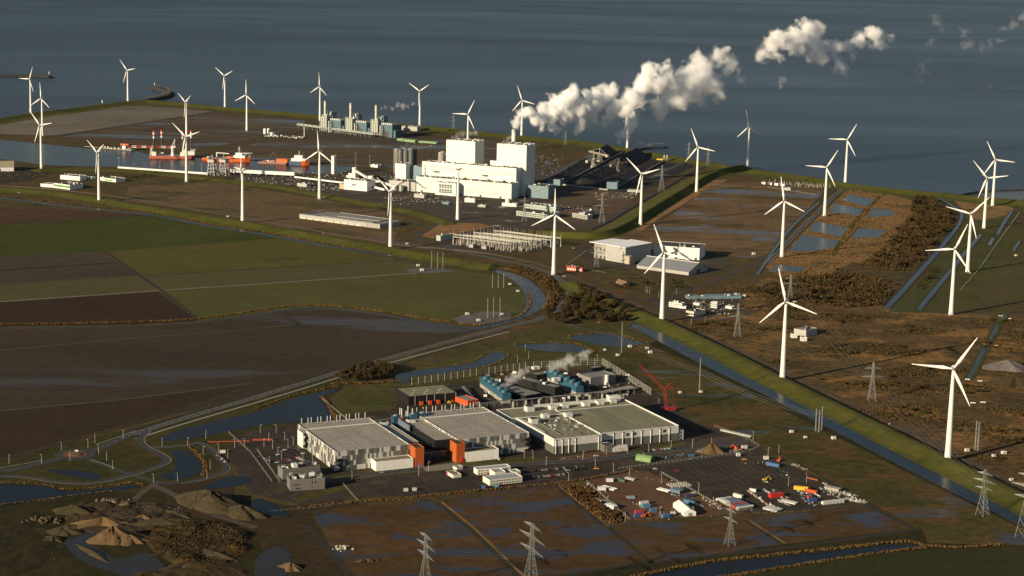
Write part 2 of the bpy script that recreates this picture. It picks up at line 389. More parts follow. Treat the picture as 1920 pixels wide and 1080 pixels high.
# harbour basin
water('harbour_water', [(-160, 258), (0, 262), (80, 270), (160, 278), (255, 283), (285, 292), (370, 296), (480, 302), (590, 311), (662, 313), (655, 320), (628, 326), (560, 325), (432, 322), (380, 324), (225, 313), (160, 312), (80, 309), (0, 298), (-160, 285)], CANAL, .22, 0)
# nature ponds on the right
NPONDS = []
for P in ([(1577, 375), (1595, 365), (1640, 374), (1626, 387)], [(1554, 397), (1567, 381), (1619, 392), (1610, 405)], [(1625, 409), (1637, 391), (1665, 393), (1684, 401)], [(1515, 432), (1531, 416), (1592, 427), (1577, 444)], [(1595, 445), (1607, 426), (1665, 431), (1645, 446)], [(1480, 471), (1492, 455), (1505, 440), (1575, 451), (1565, 464), (1520, 471)], [(1442, 508), (1457, 496), (1512, 501), (1500, 510)]):
    P2 = []
    for a, b in zip(P, P[1:]+P[:1]):
        for k in range(4):
            t = k/4; P2.append((a[0]+(b[0]-a[0])*t+R.uniform(-1.3, 1.3), a[1]+(b[1]-a[1])*t+R.uniform(-.7, .7)))
    water('pond', P2, CANAL, .34, 2); NPONDS.append([tuple(G(*q)[:2]) for q in P2])
for P, w_ in (([(1762, 373), (1783, 384), (1803, 401), (1797, 422), (1783, 440)], 6), ([(1783, 440), (1765, 463), (1740, 492), (1715, 520), (1690, 548), (1662, 577)], 8), ([(1838, 440), (1820, 462), (1800, 485), (1785, 505), (1768, 525), (1745, 553), (1722, 581)], 7), ([(1897, 397), (1884, 415), (1870, 440)], 6), ([(1862, 447), (1855, 460)], 6), ([(1912, 452), (1900, 470)], 5), ([(1420, 515), (1450, 470), (1490, 420), (1535, 380)], 5)):
    ribbon('canal_bank', P, w_*1.9, DITCH, .352); ribbon('canal', P, w_, CANAL, .36)
for P in ([(1884, 590), (1870, 612), (1855, 640), (1840, 665), (1828, 690), (1815, 712)],):
    ribbon('canal_bank', P, 14, DGREEN, .352); ribbon('canal', P, 4.5, CANAL, .36)
# ---------------------------------------------------------------- land areas
SAND = ground('sand_flat', (.13, .115, .09), (.17, .15, .12), .004, (.3, 1), fine=.02, fineamt=.2, wet=.33, wets=.004, wetst=(.3, 1), wetcol=(.08, .075, .06))
sheet('sand_flat', [(-250, 268), (-150, 250), (0, 226), (60, 216), (190, 201), (260, 199), (330, 202), (405, 210), (250, 233), (105, 255), (0, 251)], SAND, .05)
WETB = ground('wet_brown_land', (.075, .055, .035), (.10, .075, .045), .006, (.3, 1), fine=.03, fineamt=.3, wet=.45, wets=.008, wetst=(.25, 1.2), wetcol=(.04, .038, .03))
sheet('wet_land', [(110, 257), (405, 211), (480, 216), (575, 226), (560, 240), (470, 262), (400, 275), (330, 282), (260, 272), (230, 265)], WETB, .06)
ribbon('canal', [(100, 255), (250, 233), (405, 209)], 14, DITCH, .075)
BROWN = ground('brown_land', (.115, .078, .040), (.15, .10, .052), .006, (.5, 1), fine=.04, fineamt=.35, cc=(.055, .055, .018), s3=.006, t3=(.5, .62))
sheet('brown_land', [(240, 352), (330, 338), (420, 343), (600, 373), (700, 392), (760, 405), (735, 455), (600, 440), (480, 417), (330, 390), (235, 376)], BROWN, .06)
sheet('brown_land', [(600, 262), (760, 262), (930, 255), (1010, 268), (1000, 290), (840, 320), (700, 312), (590, 310), (470, 302), (390, 293), (480, 268)], WETB, .07)
PLAIN = ground('brown_plain', (.125, .078, .037), (.165, .104, .05), .006, (.6, 1), radians(20), fine=.05, fineamt=.4, cc=(.075, .055, .022), s3=.01, t3=(.5, .62), wet=.44, wets=.008, wetst=(.5, 1.1))
sheet('brown_plain', [(1100, 452), (1175, 435), (1225, 428), (1315, 362), (1340, 342), (1480, 342), (1545, 358), (1500, 410), (1440, 478), (1400, 484), (1330, 475), (1240, 455)], PLAIN, .06)
CLAY = ground('bare_clay', (.21, .115, .05), (.27, .15, .07), .02, fine=.06, fineamt=.5, rows=(radians(45), 7, .2))
sheet('clay_strip', [(1187, 424), (1222, 405), (1290, 365), (1333, 338), (1365, 337), (1330, 352), (1290, 378), (1240, 407), (1205, 432), (1180, 432)], CLAY, .075)
sheet('clay_strip', [(830, 417), (900, 419), (925, 425), (860, 437), (810, 447), (790, 442)], CLAY, .0815)
REEDB = ground('reed_land', (.19, .11, .043), (.24, .145, .058), .012, fine=.08, fineamt=.4, cc=(.10, .07, .028), s3=.02, t3=(.52, .62))
sheet('reed_land', [(1435, 500), (1475, 470), (1530, 412), (1590, 356), (1640, 360), (1700, 372), (1735, 386), (1700, 440), (1660, 500), (1600, 492), (1540, 520), (1470, 525)], REEDB, .09)
sheet('reed_land', [(1790, 372), (1850, 378), (1900, 390), (1880, 405), (1830, 412), (1805, 392)], REEDB, .09, 3)
ribbon('dike_path', [(1560, 480), (1600, 420), (1640, 378), (1660, 362)], 9, DGREEN, .37)
ribbon('dike_path', [(1530, 412), (1590, 425), (1640, 430), (1690, 428)], 10, REEDB, .37)
HEATH = ground('heath', (.062, .046, .019), (.125, .078, .029), .008, fine=.10, fineamt=.75, cc=(.21, .115, .039), s3=.013, t3=(.50, .60))
sheet('heath', [(1260, 595), (1300, 560), (1380, 530), (1440, 520), (1600, 545), (1720, 585), (1880, 590), (1960, 600), (1990, 900), (1920, 925), (1790, 862), (1640, 783), (1500, 715), (1380, 660), (1290, 618)], HEATH, .065)
REDG = ground('allotment', (.085, .065, .025), (.06, .06, .02), .02, fine=.1, rows=(radians(50), 7, .3))
sheet('allotment', [(1830, 545), (1890, 480), (1960, 440), (1990, 560), (1850, 575)], REDG, .08)
sheet('meadow', [(1665, 585), (1810, 400), (1900, 410), (1940, 440), (1835, 575), (1790, 588)], DGREEN, .075)
# foreground
PEAT = ground('wet_peat_dimmed', (.062, .036, .015), (.092, .053, .022), .012, (.7, 1), radians(-20), fine=.08, fineamt=.4, rows=(radians(-38), 7, .05), cc=(.07, .040, .015), s3=.03, t3=(.5, .6), wet=.475, wets=.026, wetst=(.55, 1.2), wetr=.22, wetcol=(.018, .018, .022))  # brown wet peat, with foreground dimming painted into its colour
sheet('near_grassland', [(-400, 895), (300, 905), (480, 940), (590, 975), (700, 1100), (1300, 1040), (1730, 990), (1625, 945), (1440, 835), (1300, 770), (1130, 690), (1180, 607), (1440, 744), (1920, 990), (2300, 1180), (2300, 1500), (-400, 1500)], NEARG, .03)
sheet('peat_field', [(590, 968), (640, 950), (735, 945), (800, 935), (818, 940), (880, 992), (968, 1084), (660, 1100), (625, 1040)], PEAT, .085)
sheet('peat_field', [(826, 938), (910, 924), (1035, 908), (1130, 985), (1218, 1055), (1100, 1072), (982, 1082), (890, 993)], PEAT, .086)
sheet('peat_field', [(1140, 985), (1230, 978), (1390, 974), (1462, 1018), (1350, 1040), (1228, 1053)], PEAT, .087)
sheet('peat_field', [(1402, 972), (1500, 960), (1620, 946), (1712, 990), (1600, 1005), (1470, 1017)], PEAT, .088)
for P, w_ in (([(820, 942), (885, 995), (975, 1082)], 5), ([(1040, 910), (1130, 984)], 4), ([(1140, 988), (1222, 1056)], 4.5), ([(1396, 975), (1466, 1020)], 4), ([(578, 985), (620, 1035), (668, 1090)], 7), ([(1620, 945), (1718, 993), (1470, 1028), (1300, 1046), (960, 1090)], 7)):
    ribbon('field_ditch', P, w_, DITCH, .12, 0)
for P, w_ in (([(828, 941), (893, 994), (984, 1082)], 3), ([(1048, 910), (1137, 983)], 3), ([(1402, 974), (1472, 1019)], 3)):
    ribbon('field_verge', P, w_, REEDB, .11, 0)
TRACKM = mat('muddy_track', (.075, .055, .036), .9, .35, .06, obj=False)
sheet('dirt_field', [(440, 930), (545, 948), (640, 935), (690, 945), (590, 970), (575, 985), (640, 1060), (650, 1100), (520, 1100), (480, 1000), (330, 960), (300, 915), (340, 905), (440, 890)], ground('dirt', (.038, .026, .012), (.052, .034, .017), .02, fine=.12, fineamt=.5, cc=(.035, .03, .012), s3=.03), .07)
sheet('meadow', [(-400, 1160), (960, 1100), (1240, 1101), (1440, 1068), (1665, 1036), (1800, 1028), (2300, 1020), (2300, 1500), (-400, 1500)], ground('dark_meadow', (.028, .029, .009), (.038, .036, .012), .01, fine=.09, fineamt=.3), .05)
sheet('meadow', [(1130, 690), (1200, 640), (1270, 668), (1370, 718), (1500, 785), (1650, 860), (1800, 935), (1960, 1012), (1960, 1024), (1740, 1018), (1728, 992), (1625, 940), (1440, 835), (1300, 770)], ground('canal_meadow', (.040, .042, .010), (.082, .064, .018), .013, (.55, 1), radians(-35), fine=.09, fineamt=.55, cc=(.10, .056, .019), s3=.022, t3=(.50, .60), wet=.40, wets=.016, wetst=(.5, 1.2)), .062)
sheet('meadow', [(745, 700), (930, 655), (1010, 615), (1175, 605), (1230, 640), (1130, 690), (960, 690), (770, 715)], DGREEN, .061)
sheet('meadow', [(620, 765), (640, 735), (740, 715), (900, 705), (900, 730), (760, 790), (630, 795)], DGREEN, .061)
sheet('meadow', [(-100, 905), (0, 860), (240, 805), (480, 742), (640, 700), (660, 715), (620, 745), (630, 790), (480, 812), (440, 850), (380, 905), (260, 925), (0, 905)], ground('verge_grass_dimmed', (.033, .034, .008), (.052, .044, .013), .014, fine=.1, fineamt=.45, cc=(.075, .05, .018), s3=.02, t3=(.56, .68)), .063)  # verge greens darkened by colour in place of lens vignetting
# ---------------------------------------------------------------- inner dikes
DIKE1 = [(-150, 336), (0, 351), (120, 361), (240, 381), (330, 396), (455, 416), (600, 441), (733, 465), (860, 487), (930, 498)]
ridge('canal_dike', DIKE1, [(24, .05), (10, 5), (4, 5.6), (-2, 5.2), (-24, .7), (-34, .1)], GREEN, 5.2)
DIKE2 = [(1062, 524), (1110, 546), (1160, 569), (1241, 601), (1350, 652), (1467, 711), (1610, 780), (1777, 862), (1920, 932), (2060, 1002)]
ridge('canal_dike', DIKE2, [(20, .1), (8, 5), (3, 5.6), (-3, 5.2), (-22, 1.0), (-30, .15)], GREEN, 5.2)
DIKE3 = [(955, 440), (1010, 433), (1080, 436), (1130, 434), (1170, 420), (1230, 384), (1290, 348), (1340, 322), (1400, 308)]
ridge('old_dike', DIKE3, [(40, .1), (14, 6), (4, 9.4), (-3, 9.4), (-17, .6), (-22, .1)], GREEN, 9)
ridge('old_dike', [(60, 318), (150, 316), (260, 320), (380, 332), (520, 348), (640, 370), (760, 392), (850, 418)], [(22, .1), (6, 3.6), (-2, 3.8), (-24, .2)], GREEN, 3.5)
# ---------------------------------------------------------------- roads, paths, railway
ASPH = mat('asphalt', (.042, .042, .044), .85, .3, .12, obj=False)
ASPHW = ground('wet_asphalt', (.036, .030, .024), (.05, .042, .034), .02, fine=.12, fineamt=.35, cc=(.062, .046, .032), s3=.03, wet=.34, wets=.02)
GRAVEL = ground('gravel_yard', (.055, .045, .036), (.08, .064, .05), .02, fine=.15, fineamt=.4, wet=.36, wets=.02)
REDD = ground('red_dirt_yard', (.105, .058, .032), (.13, .075, .044), .02, (.5, 1), radians(-30), fine=.12, fineamt=.3, wet=.33, wets=.03, wetcol=(.05, .032, .022))
WHITEL = mat('road_paint', (.7, .7, .66), .7, .15, 1, obj=False)
sheet('power_plant_yard', [(430, 327), (560, 331), (640, 333), (690, 318), (735, 318), (800, 335), (1000, 310), (1030, 300), (1060, 330), (1130, 355), (1190, 362), (1175, 400), (1130, 430), (1000, 428), (960, 432), (860, 425), (780, 408), (640, 372), (520, 348), (430, 335)], GRAVEL, .075)
sheet('contractor_yard', [(1040, 380), (1090, 352), (1190, 362), (1180, 385), (1120, 415), (1060, 420), (1000, 400)], ground('brown_yard', (.09, .062, .04), (.11, .076, .05), .03, fine=.1), .083)
COAL = ground('coal_ground', (.022, .021, .021), (.035, .033, .032), .02, fine=.08, fineamt=.4, wet=.36, wets=.03, wetcol=(.03, .034, .04))
sheet('coal_yard', [(1005, 345), (1050, 318), (1130, 280), (1190, 286), (1290, 300), (1292, 310), (1240, 345), (1190, 362), (1100, 352)], COAL, .08)
sheet('site_yard', [(560, 255), (600, 240), (760, 250), (800, 262), (760, 272), (620, 262)], GRAVEL, .078)
sheet('site_yard', [(1105, 500), (1080, 470), (1110, 452), (1330, 470), (1370, 488), (1330, 520), (1290, 520), (1200, 505)], GRAVEL, .078)
sheet('site_yard', [(1200, 560), (1250, 558), (1380, 545), (1400, 558), (1350, 590), (1310, 602), (1260, 590)], GRAVEL, .078)
sheet('substation_ground', [(808, 460), (850, 437), (880, 428), (1035, 445), (1050, 452), (1020, 470), (950, 475), (830, 466)], GRAVEL, .078)
MAINR = [(0, 885), (60, 873), (110, 861), (180, 843), (250, 814), (360, 780), (480, 745), (570, 718), (660, 690), (770, 660), (880, 631), (950, 613), (1005, 600), (1045, 580), (1066, 555), (1061, 536), (1035, 514), (990, 499), (930, 486), (870, 473), (800, 462), (700, 448)]
ribbon('road', MAINR, 11, ASPH, .16)
for o_ in (3.6, -3.6): ribbon('road_marking', MAINR[4:], .35, WHITEL, .20, off=o_)
dashes('road_marking', MAINR[3:], .3, 3, 9, WHITEL, .20)
ribbon('cycle_path', [(p[0]+4, p[1]+9) for p in MAINR[4:12]], 3, PATH, .16)
def dark_bank(P, w_): ribbon('road_verge', P, w_, DITCH, .155)
dark_bank([(240, 808), (360, 773), (480, 738), (660, 683), (880, 624)], 5)
dark_bank([(740, 685), (800, 666), (870, 648)], 5)
RAIL1 = [(-100, 345), (60, 352), (240, 372), (480, 413), (740, 458), (870, 470), (960, 484), (1040, 505), (1110, 536), (1200, 573), (1300, 620), (1400, 664), (1500, 711), (1640, 778), (1800, 857), (1920, 915), (2020, 965)]
BALL = ground('ballast', (.075, .055, .042), (.10, .075, .055), .05, fine=.3)
ribbon('railway_bed', RAIL1, 9, BALL, .17)
STEEL = mat('rail_steel', (.12, .09, .075), .5, .3, .3, .6)
rl = MB(STEEL)
P_ = offs([G(x, y) for x, y in crom(RAIL1, 5)])
for s_ in (-2.9, -1.45, 1.45, 2.9):
    for (a, na), (b, nb) in zip(P_, P_[1:]): rl.bar((a.x+na.x*s_, a.y+na.y*s_, .3), (b.x+nb.x*s_, b.y+nb.y*s_, .3), .12, None, 4, caps=False)
tag(rl.build('railway'), kind='structure')
ribbon('road', [(1062, 522), (1120, 548), (1213, 590), (1310, 634), (1420, 686), (1540, 742), (1700, 820), (1830, 885), (1960, 950)], 5, ASPH, .19, off=-7)
ribbon('road', [(1436, 496), (1470, 462), (1500, 430), (1535, 396), (1570, 362), (1590, 346)], 9, ASPH, .38)
for o_ in (3.4, -3.4): ribbon('road_marking', [(1436, 496), (1470, 462), (1500, 430), (1535, 396), (1570, 362), (1588, 348)], .4, WHITEL, .41, off=o_)
ribbon('road', [(860, 470), (830, 455), (780, 447), (800, 430), (850, 410), (880, 400), (960, 405)], 7, ASPH, .16)
ribbon('road', [(1120, 432), (1150, 418), (1200, 388), (1260, 352), (1320, 318), (1370, 310), (1420, 318)], 7, ASPH, 1.2, off=14)
ribbon('road', [(1250, 560), (1330, 530), (1400, 500), (1440, 480), (1450, 470)], 6, ASPH, .17)
ribbon('road', [(1350, 526), (1375, 521), (1420, 528), (1460, 540), (1560, 548), (1660, 570), (1790, 590), (1920, 590)], 5, ASPH, .17)
ribbon('road', [(1270, 608), (1300, 600), (1350, 600), (1400, 590), (1440, 572)], 5, ASPH, .18)
ribbon('road', [(1250, 300), (1080, 292), (1000, 300)], 7, ASPH, .16)
ribbon('road', [(560, 253), (640, 262), (720, 268), (820, 262), (900, 258)], 7, ASPH, .16)
ribbon('road', [(730, 320), (800, 306), (900, 288), (990, 276), (1080, 262)], 6, CLAY, .155)
ribbon('road', [(330, 318), (300, 305), (420, 280), (560, 245), (600, 235)], 7, TRACKM, .155)
SR = [(276, 808), (262, 825), (275, 840), (300, 852), (313, 865), (288, 877), (250, 889), (200, 901), (150, 906), (100, 902), (50, 894), (0, 893), (-100, 905)]
ribbon('road', SR, 7.5, ASPH, .24); ribbon('road_marking', SR, .8, PATH, .27, off=4.3)
SR2 = [(166, 862), (205, 876), (245, 890), (300, 905), (338, 906), (388, 897), (426, 881), (412, 862), (400, 847), (375, 832), (350, 836), (300, 840), (284, 838)]
ribbon('road', SR2, 7, ASPH, .25); ribbon('road_marking', SR2[4:], .5, PATH, .28, off=-3)
ribbon('road', [(288, 910), (330, 930), (376, 956), (430, 975), (480, 990)], 9, TRACKM, .24); ribbon('road', [(292, 906), (265, 925), (240, 945), (170, 965)], 7, TRACKM, .235)
cx = G(141, 852.5)
t = thing('roundabout', 'round traffic island with a red ring and planted brown centre', 'traffic island', (cx.x, cx.y, 0))
def disc(m_, r0, r1, z, name):
    o = MB(m_); n = 40
    for i in range(n):
        a, b = 2*pi*i/n, 2*pi*(i+1)/n
        if r0 == 0: o.face([(0, 0, z), (r1*cos(a), r1*sin(a), z), (r1*cos(b), r1*sin(b), z)])
        else: o.face([(r0*cos(a), r0*sin(a), z), (r1*cos(a), r1*sin(a), z), (r1*cos(b), r1*sin(b), z), (r0*cos(b), r0*sin(b), z)])
    return o
o = disc(ASPH, 12.8, 21, .255, 'road').build('road', loc=(cx.x, cx.y, 0)); tag(o, kind='structure')
disc(mat('red_paving', (.16, .05, .03), .8, .2, .3), 8, 12.7, .4, 'x').build('red_ring', t)
o = MB(mat('planted_soil', (.13, .085, .035), 1, .5, .3)); o.lathe([(8, .3), (7, .9), (4.5, 1.5), (2, 1.9), (.2, 2)], None, 24); o.build('planted_centre', t)
t = MB(WHITEL); t.box(-1.6, 1.6, -.1, .1, 1.2, 2.6); t.bar((-1.2, 0, 0), (-1.2, 0, 2), .08); t.bar((1.2, 0, 0), (1.2, 0, 2), .08)
tag(t.build('road_sign', loc=(cx.x+1, cx.y+2, 1.8)), 'white direction sign on the planted centre of the roundabout', 'sign')
ribbon('road_marking', [(180, 834), (215, 822), (255, 808)], 1.2, PATH, .28); ribbon('road_marking', [(0, 878), (40, 871), (80, 863)], 1.2, PATH, .28); ribbon('road_marking', [(170, 862), (200, 872), (215, 878)], 1.2, PATH, .28)
# data centre site
sheet('site_yard', [(425, 842), (440, 815), (570, 790), (740, 765), (760, 735), (890, 715), (1000, 700), (1130, 690), (1200, 715), (1300, 790), (1420, 835), (1440, 850), (1400, 862), (1240, 880), (1100, 900), (1000, 915), (760, 928), (640, 935), (560, 945), (470, 925), (440, 880)], ASPHW, .10)
sheet('grass_strip', [(600, 905), (630, 892), (850, 866), (1000, 856), (1030, 868), (860, 880), (700, 895), (640, 903)], DGREEN, .13)
sheet('grass_strip', [(1180, 848), (1285, 828), (1290, 836), (1190, 856)], GREEN, .13)
sheet('grass_strip', [(545, 935), (600, 920), (655, 908), (648, 918), (560, 942)], DGREEN, .13)
sheet('dirt_strip', [(1045, 858), (1130, 845), (1160, 850), (1120, 858), (1050, 866)], REDD, .13)
SITER = [(520, 905), (600, 903), (690, 890), (800, 880), (920, 874), (1010, 868), (1110, 862), (1200, 850), (1330, 836), (1380, 832)]
ribbon('road', SITER, 9, ASPH, .14)
ribbon('road_marking', SITER, .5, PATH, .17, off=-5.5); ribbon('road_marking', SITER[3:8], .5, PATH, .17, off=5.2)
sheet('car_park', [(484, 845), (505, 832), (560, 830), (610, 865), (585, 885), (520, 890)], ASPHW, .14)
sheet('car_park', [(968, 885), (1000, 872), (1060, 872), (1130, 882), (1050, 900), (985, 912)], ASPHW, .14)
sheet('construction_yard', [(1095, 905), (1195, 882), (1225, 885), (1300, 925), (1400, 962), (1290, 970), (1180, 976), (1140, 960), (1075, 925)], REDD, .135)
sheet('parking_lot', [(1205, 880), (1300, 862), (1420, 850), (1470, 870), (1560, 905), (1625, 940), (1520, 955), (1400, 962), (1300, 922)], ASPHW, .138)
LOTL = mat('faded_line', (.12, .115, .10), .9, .3, 1, obj=False)
for k in range(13):
    a = k/12
    x0, y0 = 1275+a*155, 868-a*14; x1, y1 = x0+95, y0+66-a*14
    dashes('road_marking', [(x0, y0), (x1, y1)], .5, 2.2, 1.6, LOTL, .16, smooth=0)
sheet('scrub_land', [(1050, 908), (1085, 905), (1105, 930), (1150, 958), (1178, 972), (1150, 984), (1120, 968), (1070, 925)], REEDB, .14)
sheet('paved_plaza', [(790, 875), (855, 868), (870, 872), (840, 880), (800, 884)], mat('paving', (.22, .20, .16), .9, .3, .4, obj=False), .15)
sheet('site_yard', [(730, 915), (760, 890), (860, 882), (880, 905), (900, 910), (850, 920), (760, 930)], ASPHW, .145)
for k in range(9):
    for j in range(5):
        p = G(815+k*10+j*-2.2, 910-k*1.6+j*3.2)
        o = MB(LOTL); o.box(-.6, .6, -.12, .12, .152, .158); tag(o.build('road_marking', loc=(p.x, p.y, 0), rz=-.5), kind='structure')
sheet('construction_yard', [(1290, 830), (1390, 812), (1420, 835), (1405, 855), (1310, 868), (1210, 880), (1160, 870), (1190, 860)], GRAVEL, .137)
# ---------------------------------------------------------------- wind turbines
WHITE = mat('turbine_white', (.70, .69, .65), .45, .05, .1)
GREYM = mat('grey_steel', (.32, .32, .31), .5, .2, .5, .3)
DARKM = mat('dark_steel', (.06, .06, .062), .6, .3, .5)
def make_blade():
    o = MB(WHITE); n = 10; secs = []
    for k in range(15):
        t = k/14; z = 1.6 + t*40.4
        if t < .05: c, th = 1.9, 1.7
        else:
            c = 1.9 + (3.9-1.9)*min(1, (t-.05)/.17) if t < .22 else 3.9*(1-.80*((t-.22)/.78)**.85)
            th = max(.18, 1.7*(1-t)**1.6*.55 + .15)
        tw = radians(22*(1-t)**2 - 2); pre = 2.6*t*t
        ring = []
        for i in range(n):
            a = 2*pi*i/n
            x, y = c*.5*cos(a) + c*.16*(t > .05), th*.5*sin(a)
            ring.append((x*cos(tw)-y*sin(tw)+.9*t*t, x*sin(tw)+y*cos(tw)-pre, z))
        secs.append(ring)
    b = len(o.v)
    for r_ in secs: o.v += r_
    for k in range(14):
        for i in range(n):
            j = (i+1) % n; o.f.append([b+k*n+i, b+k*n+j, b+(k+1)*n+j, b+(k+1)*n+i]); o.fm.append(0)
    o.f.append([b+14*n+i for i in range(n)]); o.fm.append(0); o.mi(WHITE)
    return o
HUB = 98
tw0 = MB(WHITE); tw0.lathe([(3.75, 0), (3.65, 3), (3.2, 15), (2.8, 40), (2.3, 70), (1.75, 90), (1.55, 95.8)], None, 20)
tw0.lathe([(3.95, -.4), (3.95, .5), (3.76, .55)], GREYM, 20)
tbase = None
def turbine(x, y, phase, label, z=0.0, yaw=0.0, hub=None):
    """x, y: foot in the picture, or hub if hub given; phase: first blade, clockwise from up"""
    global tbase
    p = G(hub[0], hub[1], z+HUB) if hub else G(x, y, z)
    az = radians(-117 + yaw)                     # upwind direction
    rz = az + pi/2                               # local -y faces upwind
    if tbase is None:
        t = thing('wind_turbine', label, 'wind turbine', (p.x, p.y, z), rz, 'white wind turbines of the coastal wind farm')
        tw0.build('tower', t, smooth=True)
        n = MB(WHITE)
        for k in range(1): pass
        b = []                                   # egg shaped nacelle along y
        prof = [(-2.6, 1.7), (-1.6, 2.35), (0, 2.75), (2.5, 2.85), (5, 2.4), (7.2, 1.5), (8.6, .5)]
        N = 16
        for yy, r_ in prof:
            for i in range(N): n.v.append((r_*cos(2*pi*i/N), yy, HUB + r_*sin(2*pi*i/N)*1.02))
        for k in range(len(prof)-1):
            for i in range(N):
                j = (i+1) % N; n.f.append([k*N+i, k*N+j, (k+1)*N+j, (k+1)*N+i]); n.fm.append(0)
        n.f.append([i for i in range(N)]); n.fm.append(0); n.mi(WHITE)
        n.bar((0, 5.6, HUB+2), (0, 5.6, HUB+3.6), .12, GREYM)
        n.build('nacelle', t, smooth=True)
        h = MB(GREYM)
        prof = [(-2.7, 2.0), (-3.6, 1.9), (-4.6, 1.45), (-5.3, .8), (-5.6, .1)]
        for yy, r_ in prof:
            for i in range(N): h.v.append((r_*cos(2*pi*i/N), yy, HUB + r_*sin(2*pi*i/N)))
        for k in range(len(prof)-1):
            for i in range(N):
                j = (i+1) % N; h.f.append([k*N+i, k*N+j, (k+1)*N+j, (k+1)*N+i]); h.fm.append(0)
        h.mi(GREYM); h.build('hub', t, smooth=True)
        bm_ = make_blade()
        for k in range(3): bm_.build('blade', t, smooth=True) if k == 0 else None
        b0 = [c for c in t.children if c.name.startswith('blade')][0]
        for k in range(2):
            c = b0.copy(); col.objects.link(c); c.parent = t
        d = MB(GREYM); d.box(-.6, .6, -3.98, -3.6, 1.6, 4.2); d.box(-.9, .9, -5.4, -3.6, 1.3, 1.55); d.bar((0, -5.3, 0), (0, -5.3, 1.4), .12); d.build('door', t)
        tbase = t
    else:
        t = dup(tbase, (p.x, p.y, z), rz, label)
    bl = sorted([c for c in t.children if c.name.startswith('blade')], key=lambda o: o.name)
    for k, c in enumerate(bl):
        # viewed from -y side (upwind), clockwise angle from up: x' = sin, z' = cos
        a = radians(phase + 120*k)
        c.location = (0, -4.1, HUB); c.rotation_euler = (0, a, 0)
    return t
TB = [
 (1777, 862, 31, 'largest and nearest white wind turbine, standing on the dike near the right edge', 2.5, 8),
 (1467, 711, 345, 'white wind turbine on the green dike, next behind the nearest one along the canal', 2.5, 6),
 (1241, 601, 338, 'white wind turbine on the dike where the straight canal begins', 2.5, 0),
 (1783, 590, 22, 'white wind turbine at the far side of the brown heath beside the narrow ditches', 0, 6),
 (1814, 510, 42, 'white wind turbine between the long narrow ditches, its foot in green meadow', 0, 4),
 (1845, 428, 318, 'white wind turbine second from the sea in the row at the right edge', 0, 0),
 (1861, 386, 332, 'white wind turbine at the foot of the sea dike beside the pale mudflat', 0, 0),
 (1546, 405, 30, 'white wind turbine beside the straight road and the small ponds', 0, 4),
 (1585, 342, 28, 'white wind turbine on the sea dike at the end of the straight road', 2, 4),
 (1466, 482, 350, 'white wind turbine beside the road at the near corner of the brown plain', 0, 0),
 (1201, 422, 311, 'white wind turbine at the bend of the old dike with the bare clay strip', 0, -6),
 (1306, 360, 337, 'white wind turbine at the far end of the bare clay strip on the brown plain', 0, 0),
 (1402, 314, 348, 'white wind turbine on the sea dike behind the far end of the brown plain', 2, -20),
 (1038, 515, 0, 'white wind turbine with one blade straight up, beside the road bend', 0, 10),
 (858, 412, 308, 'white wind turbine in front of the white power station', 0, -22),
 (732, 465, 298, 'white wind turbine on the canal dike beside the flat grey warehouse', 2.5, -28),
 (599, 373, 357, 'white wind turbine on the grass bank in front of the narrow white quay tower', 0, -6),
 (455, 416, 27, 'white wind turbine on the canal dike seen nearly edge on, above the green field', 2.5, -42),
 (186, 378, 300, 'white wind turbine near the low white and green shed at the left', 0, -24),
 (350, 341, 310, 'white wind turbine on the quay side in front of the jack-up ship', 0, 0),
 (350, 262, 300, 'white wind turbine standing behind the jack-up ship on the brown land', 0, -26),
 (78, 316, 318, 'white wind turbine on the near bank of the harbour mouth', 0, -4),
 (80, 255, 0, 'white wind turbine on the far bank of the harbour mouth', 0, -8),
 (58, 211, 28, 'white wind turbine on the sea dike at the left edge of the peninsula', 3, -10),
 (240, 190, 318, 'white wind turbine at the tip of the peninsula beside the curved breakwater', 3, -8),
 (422, 202, 304, 'white wind turbine on the sea dike with two blades raised like a V', 3, -8),
 (463, 245, 2, 'white wind turbine on the wet land just left of the gas plant tanks', 0, -6),
 (600, 226, 1, 'white wind turbine behind the first chimney of the three unit gas plant', 2, -16),
 (787, 235, 299, 'white wind turbine on the sea dike right of the three unit gas plant', 2, -8),
]
for a in TB: turbine(*a)
turbine(0, 0, 28, 'white wind turbine rising behind the left white boiler house', 0, 0, hub=(878, 214))
turbine(978, 255, 340, 'white wind turbine behind the smoking chimney of the power station', 2, 0)
turbine(1176, 280, 65, 'white wind turbine with its rotor swallowed by the steam plume', 2, 0)
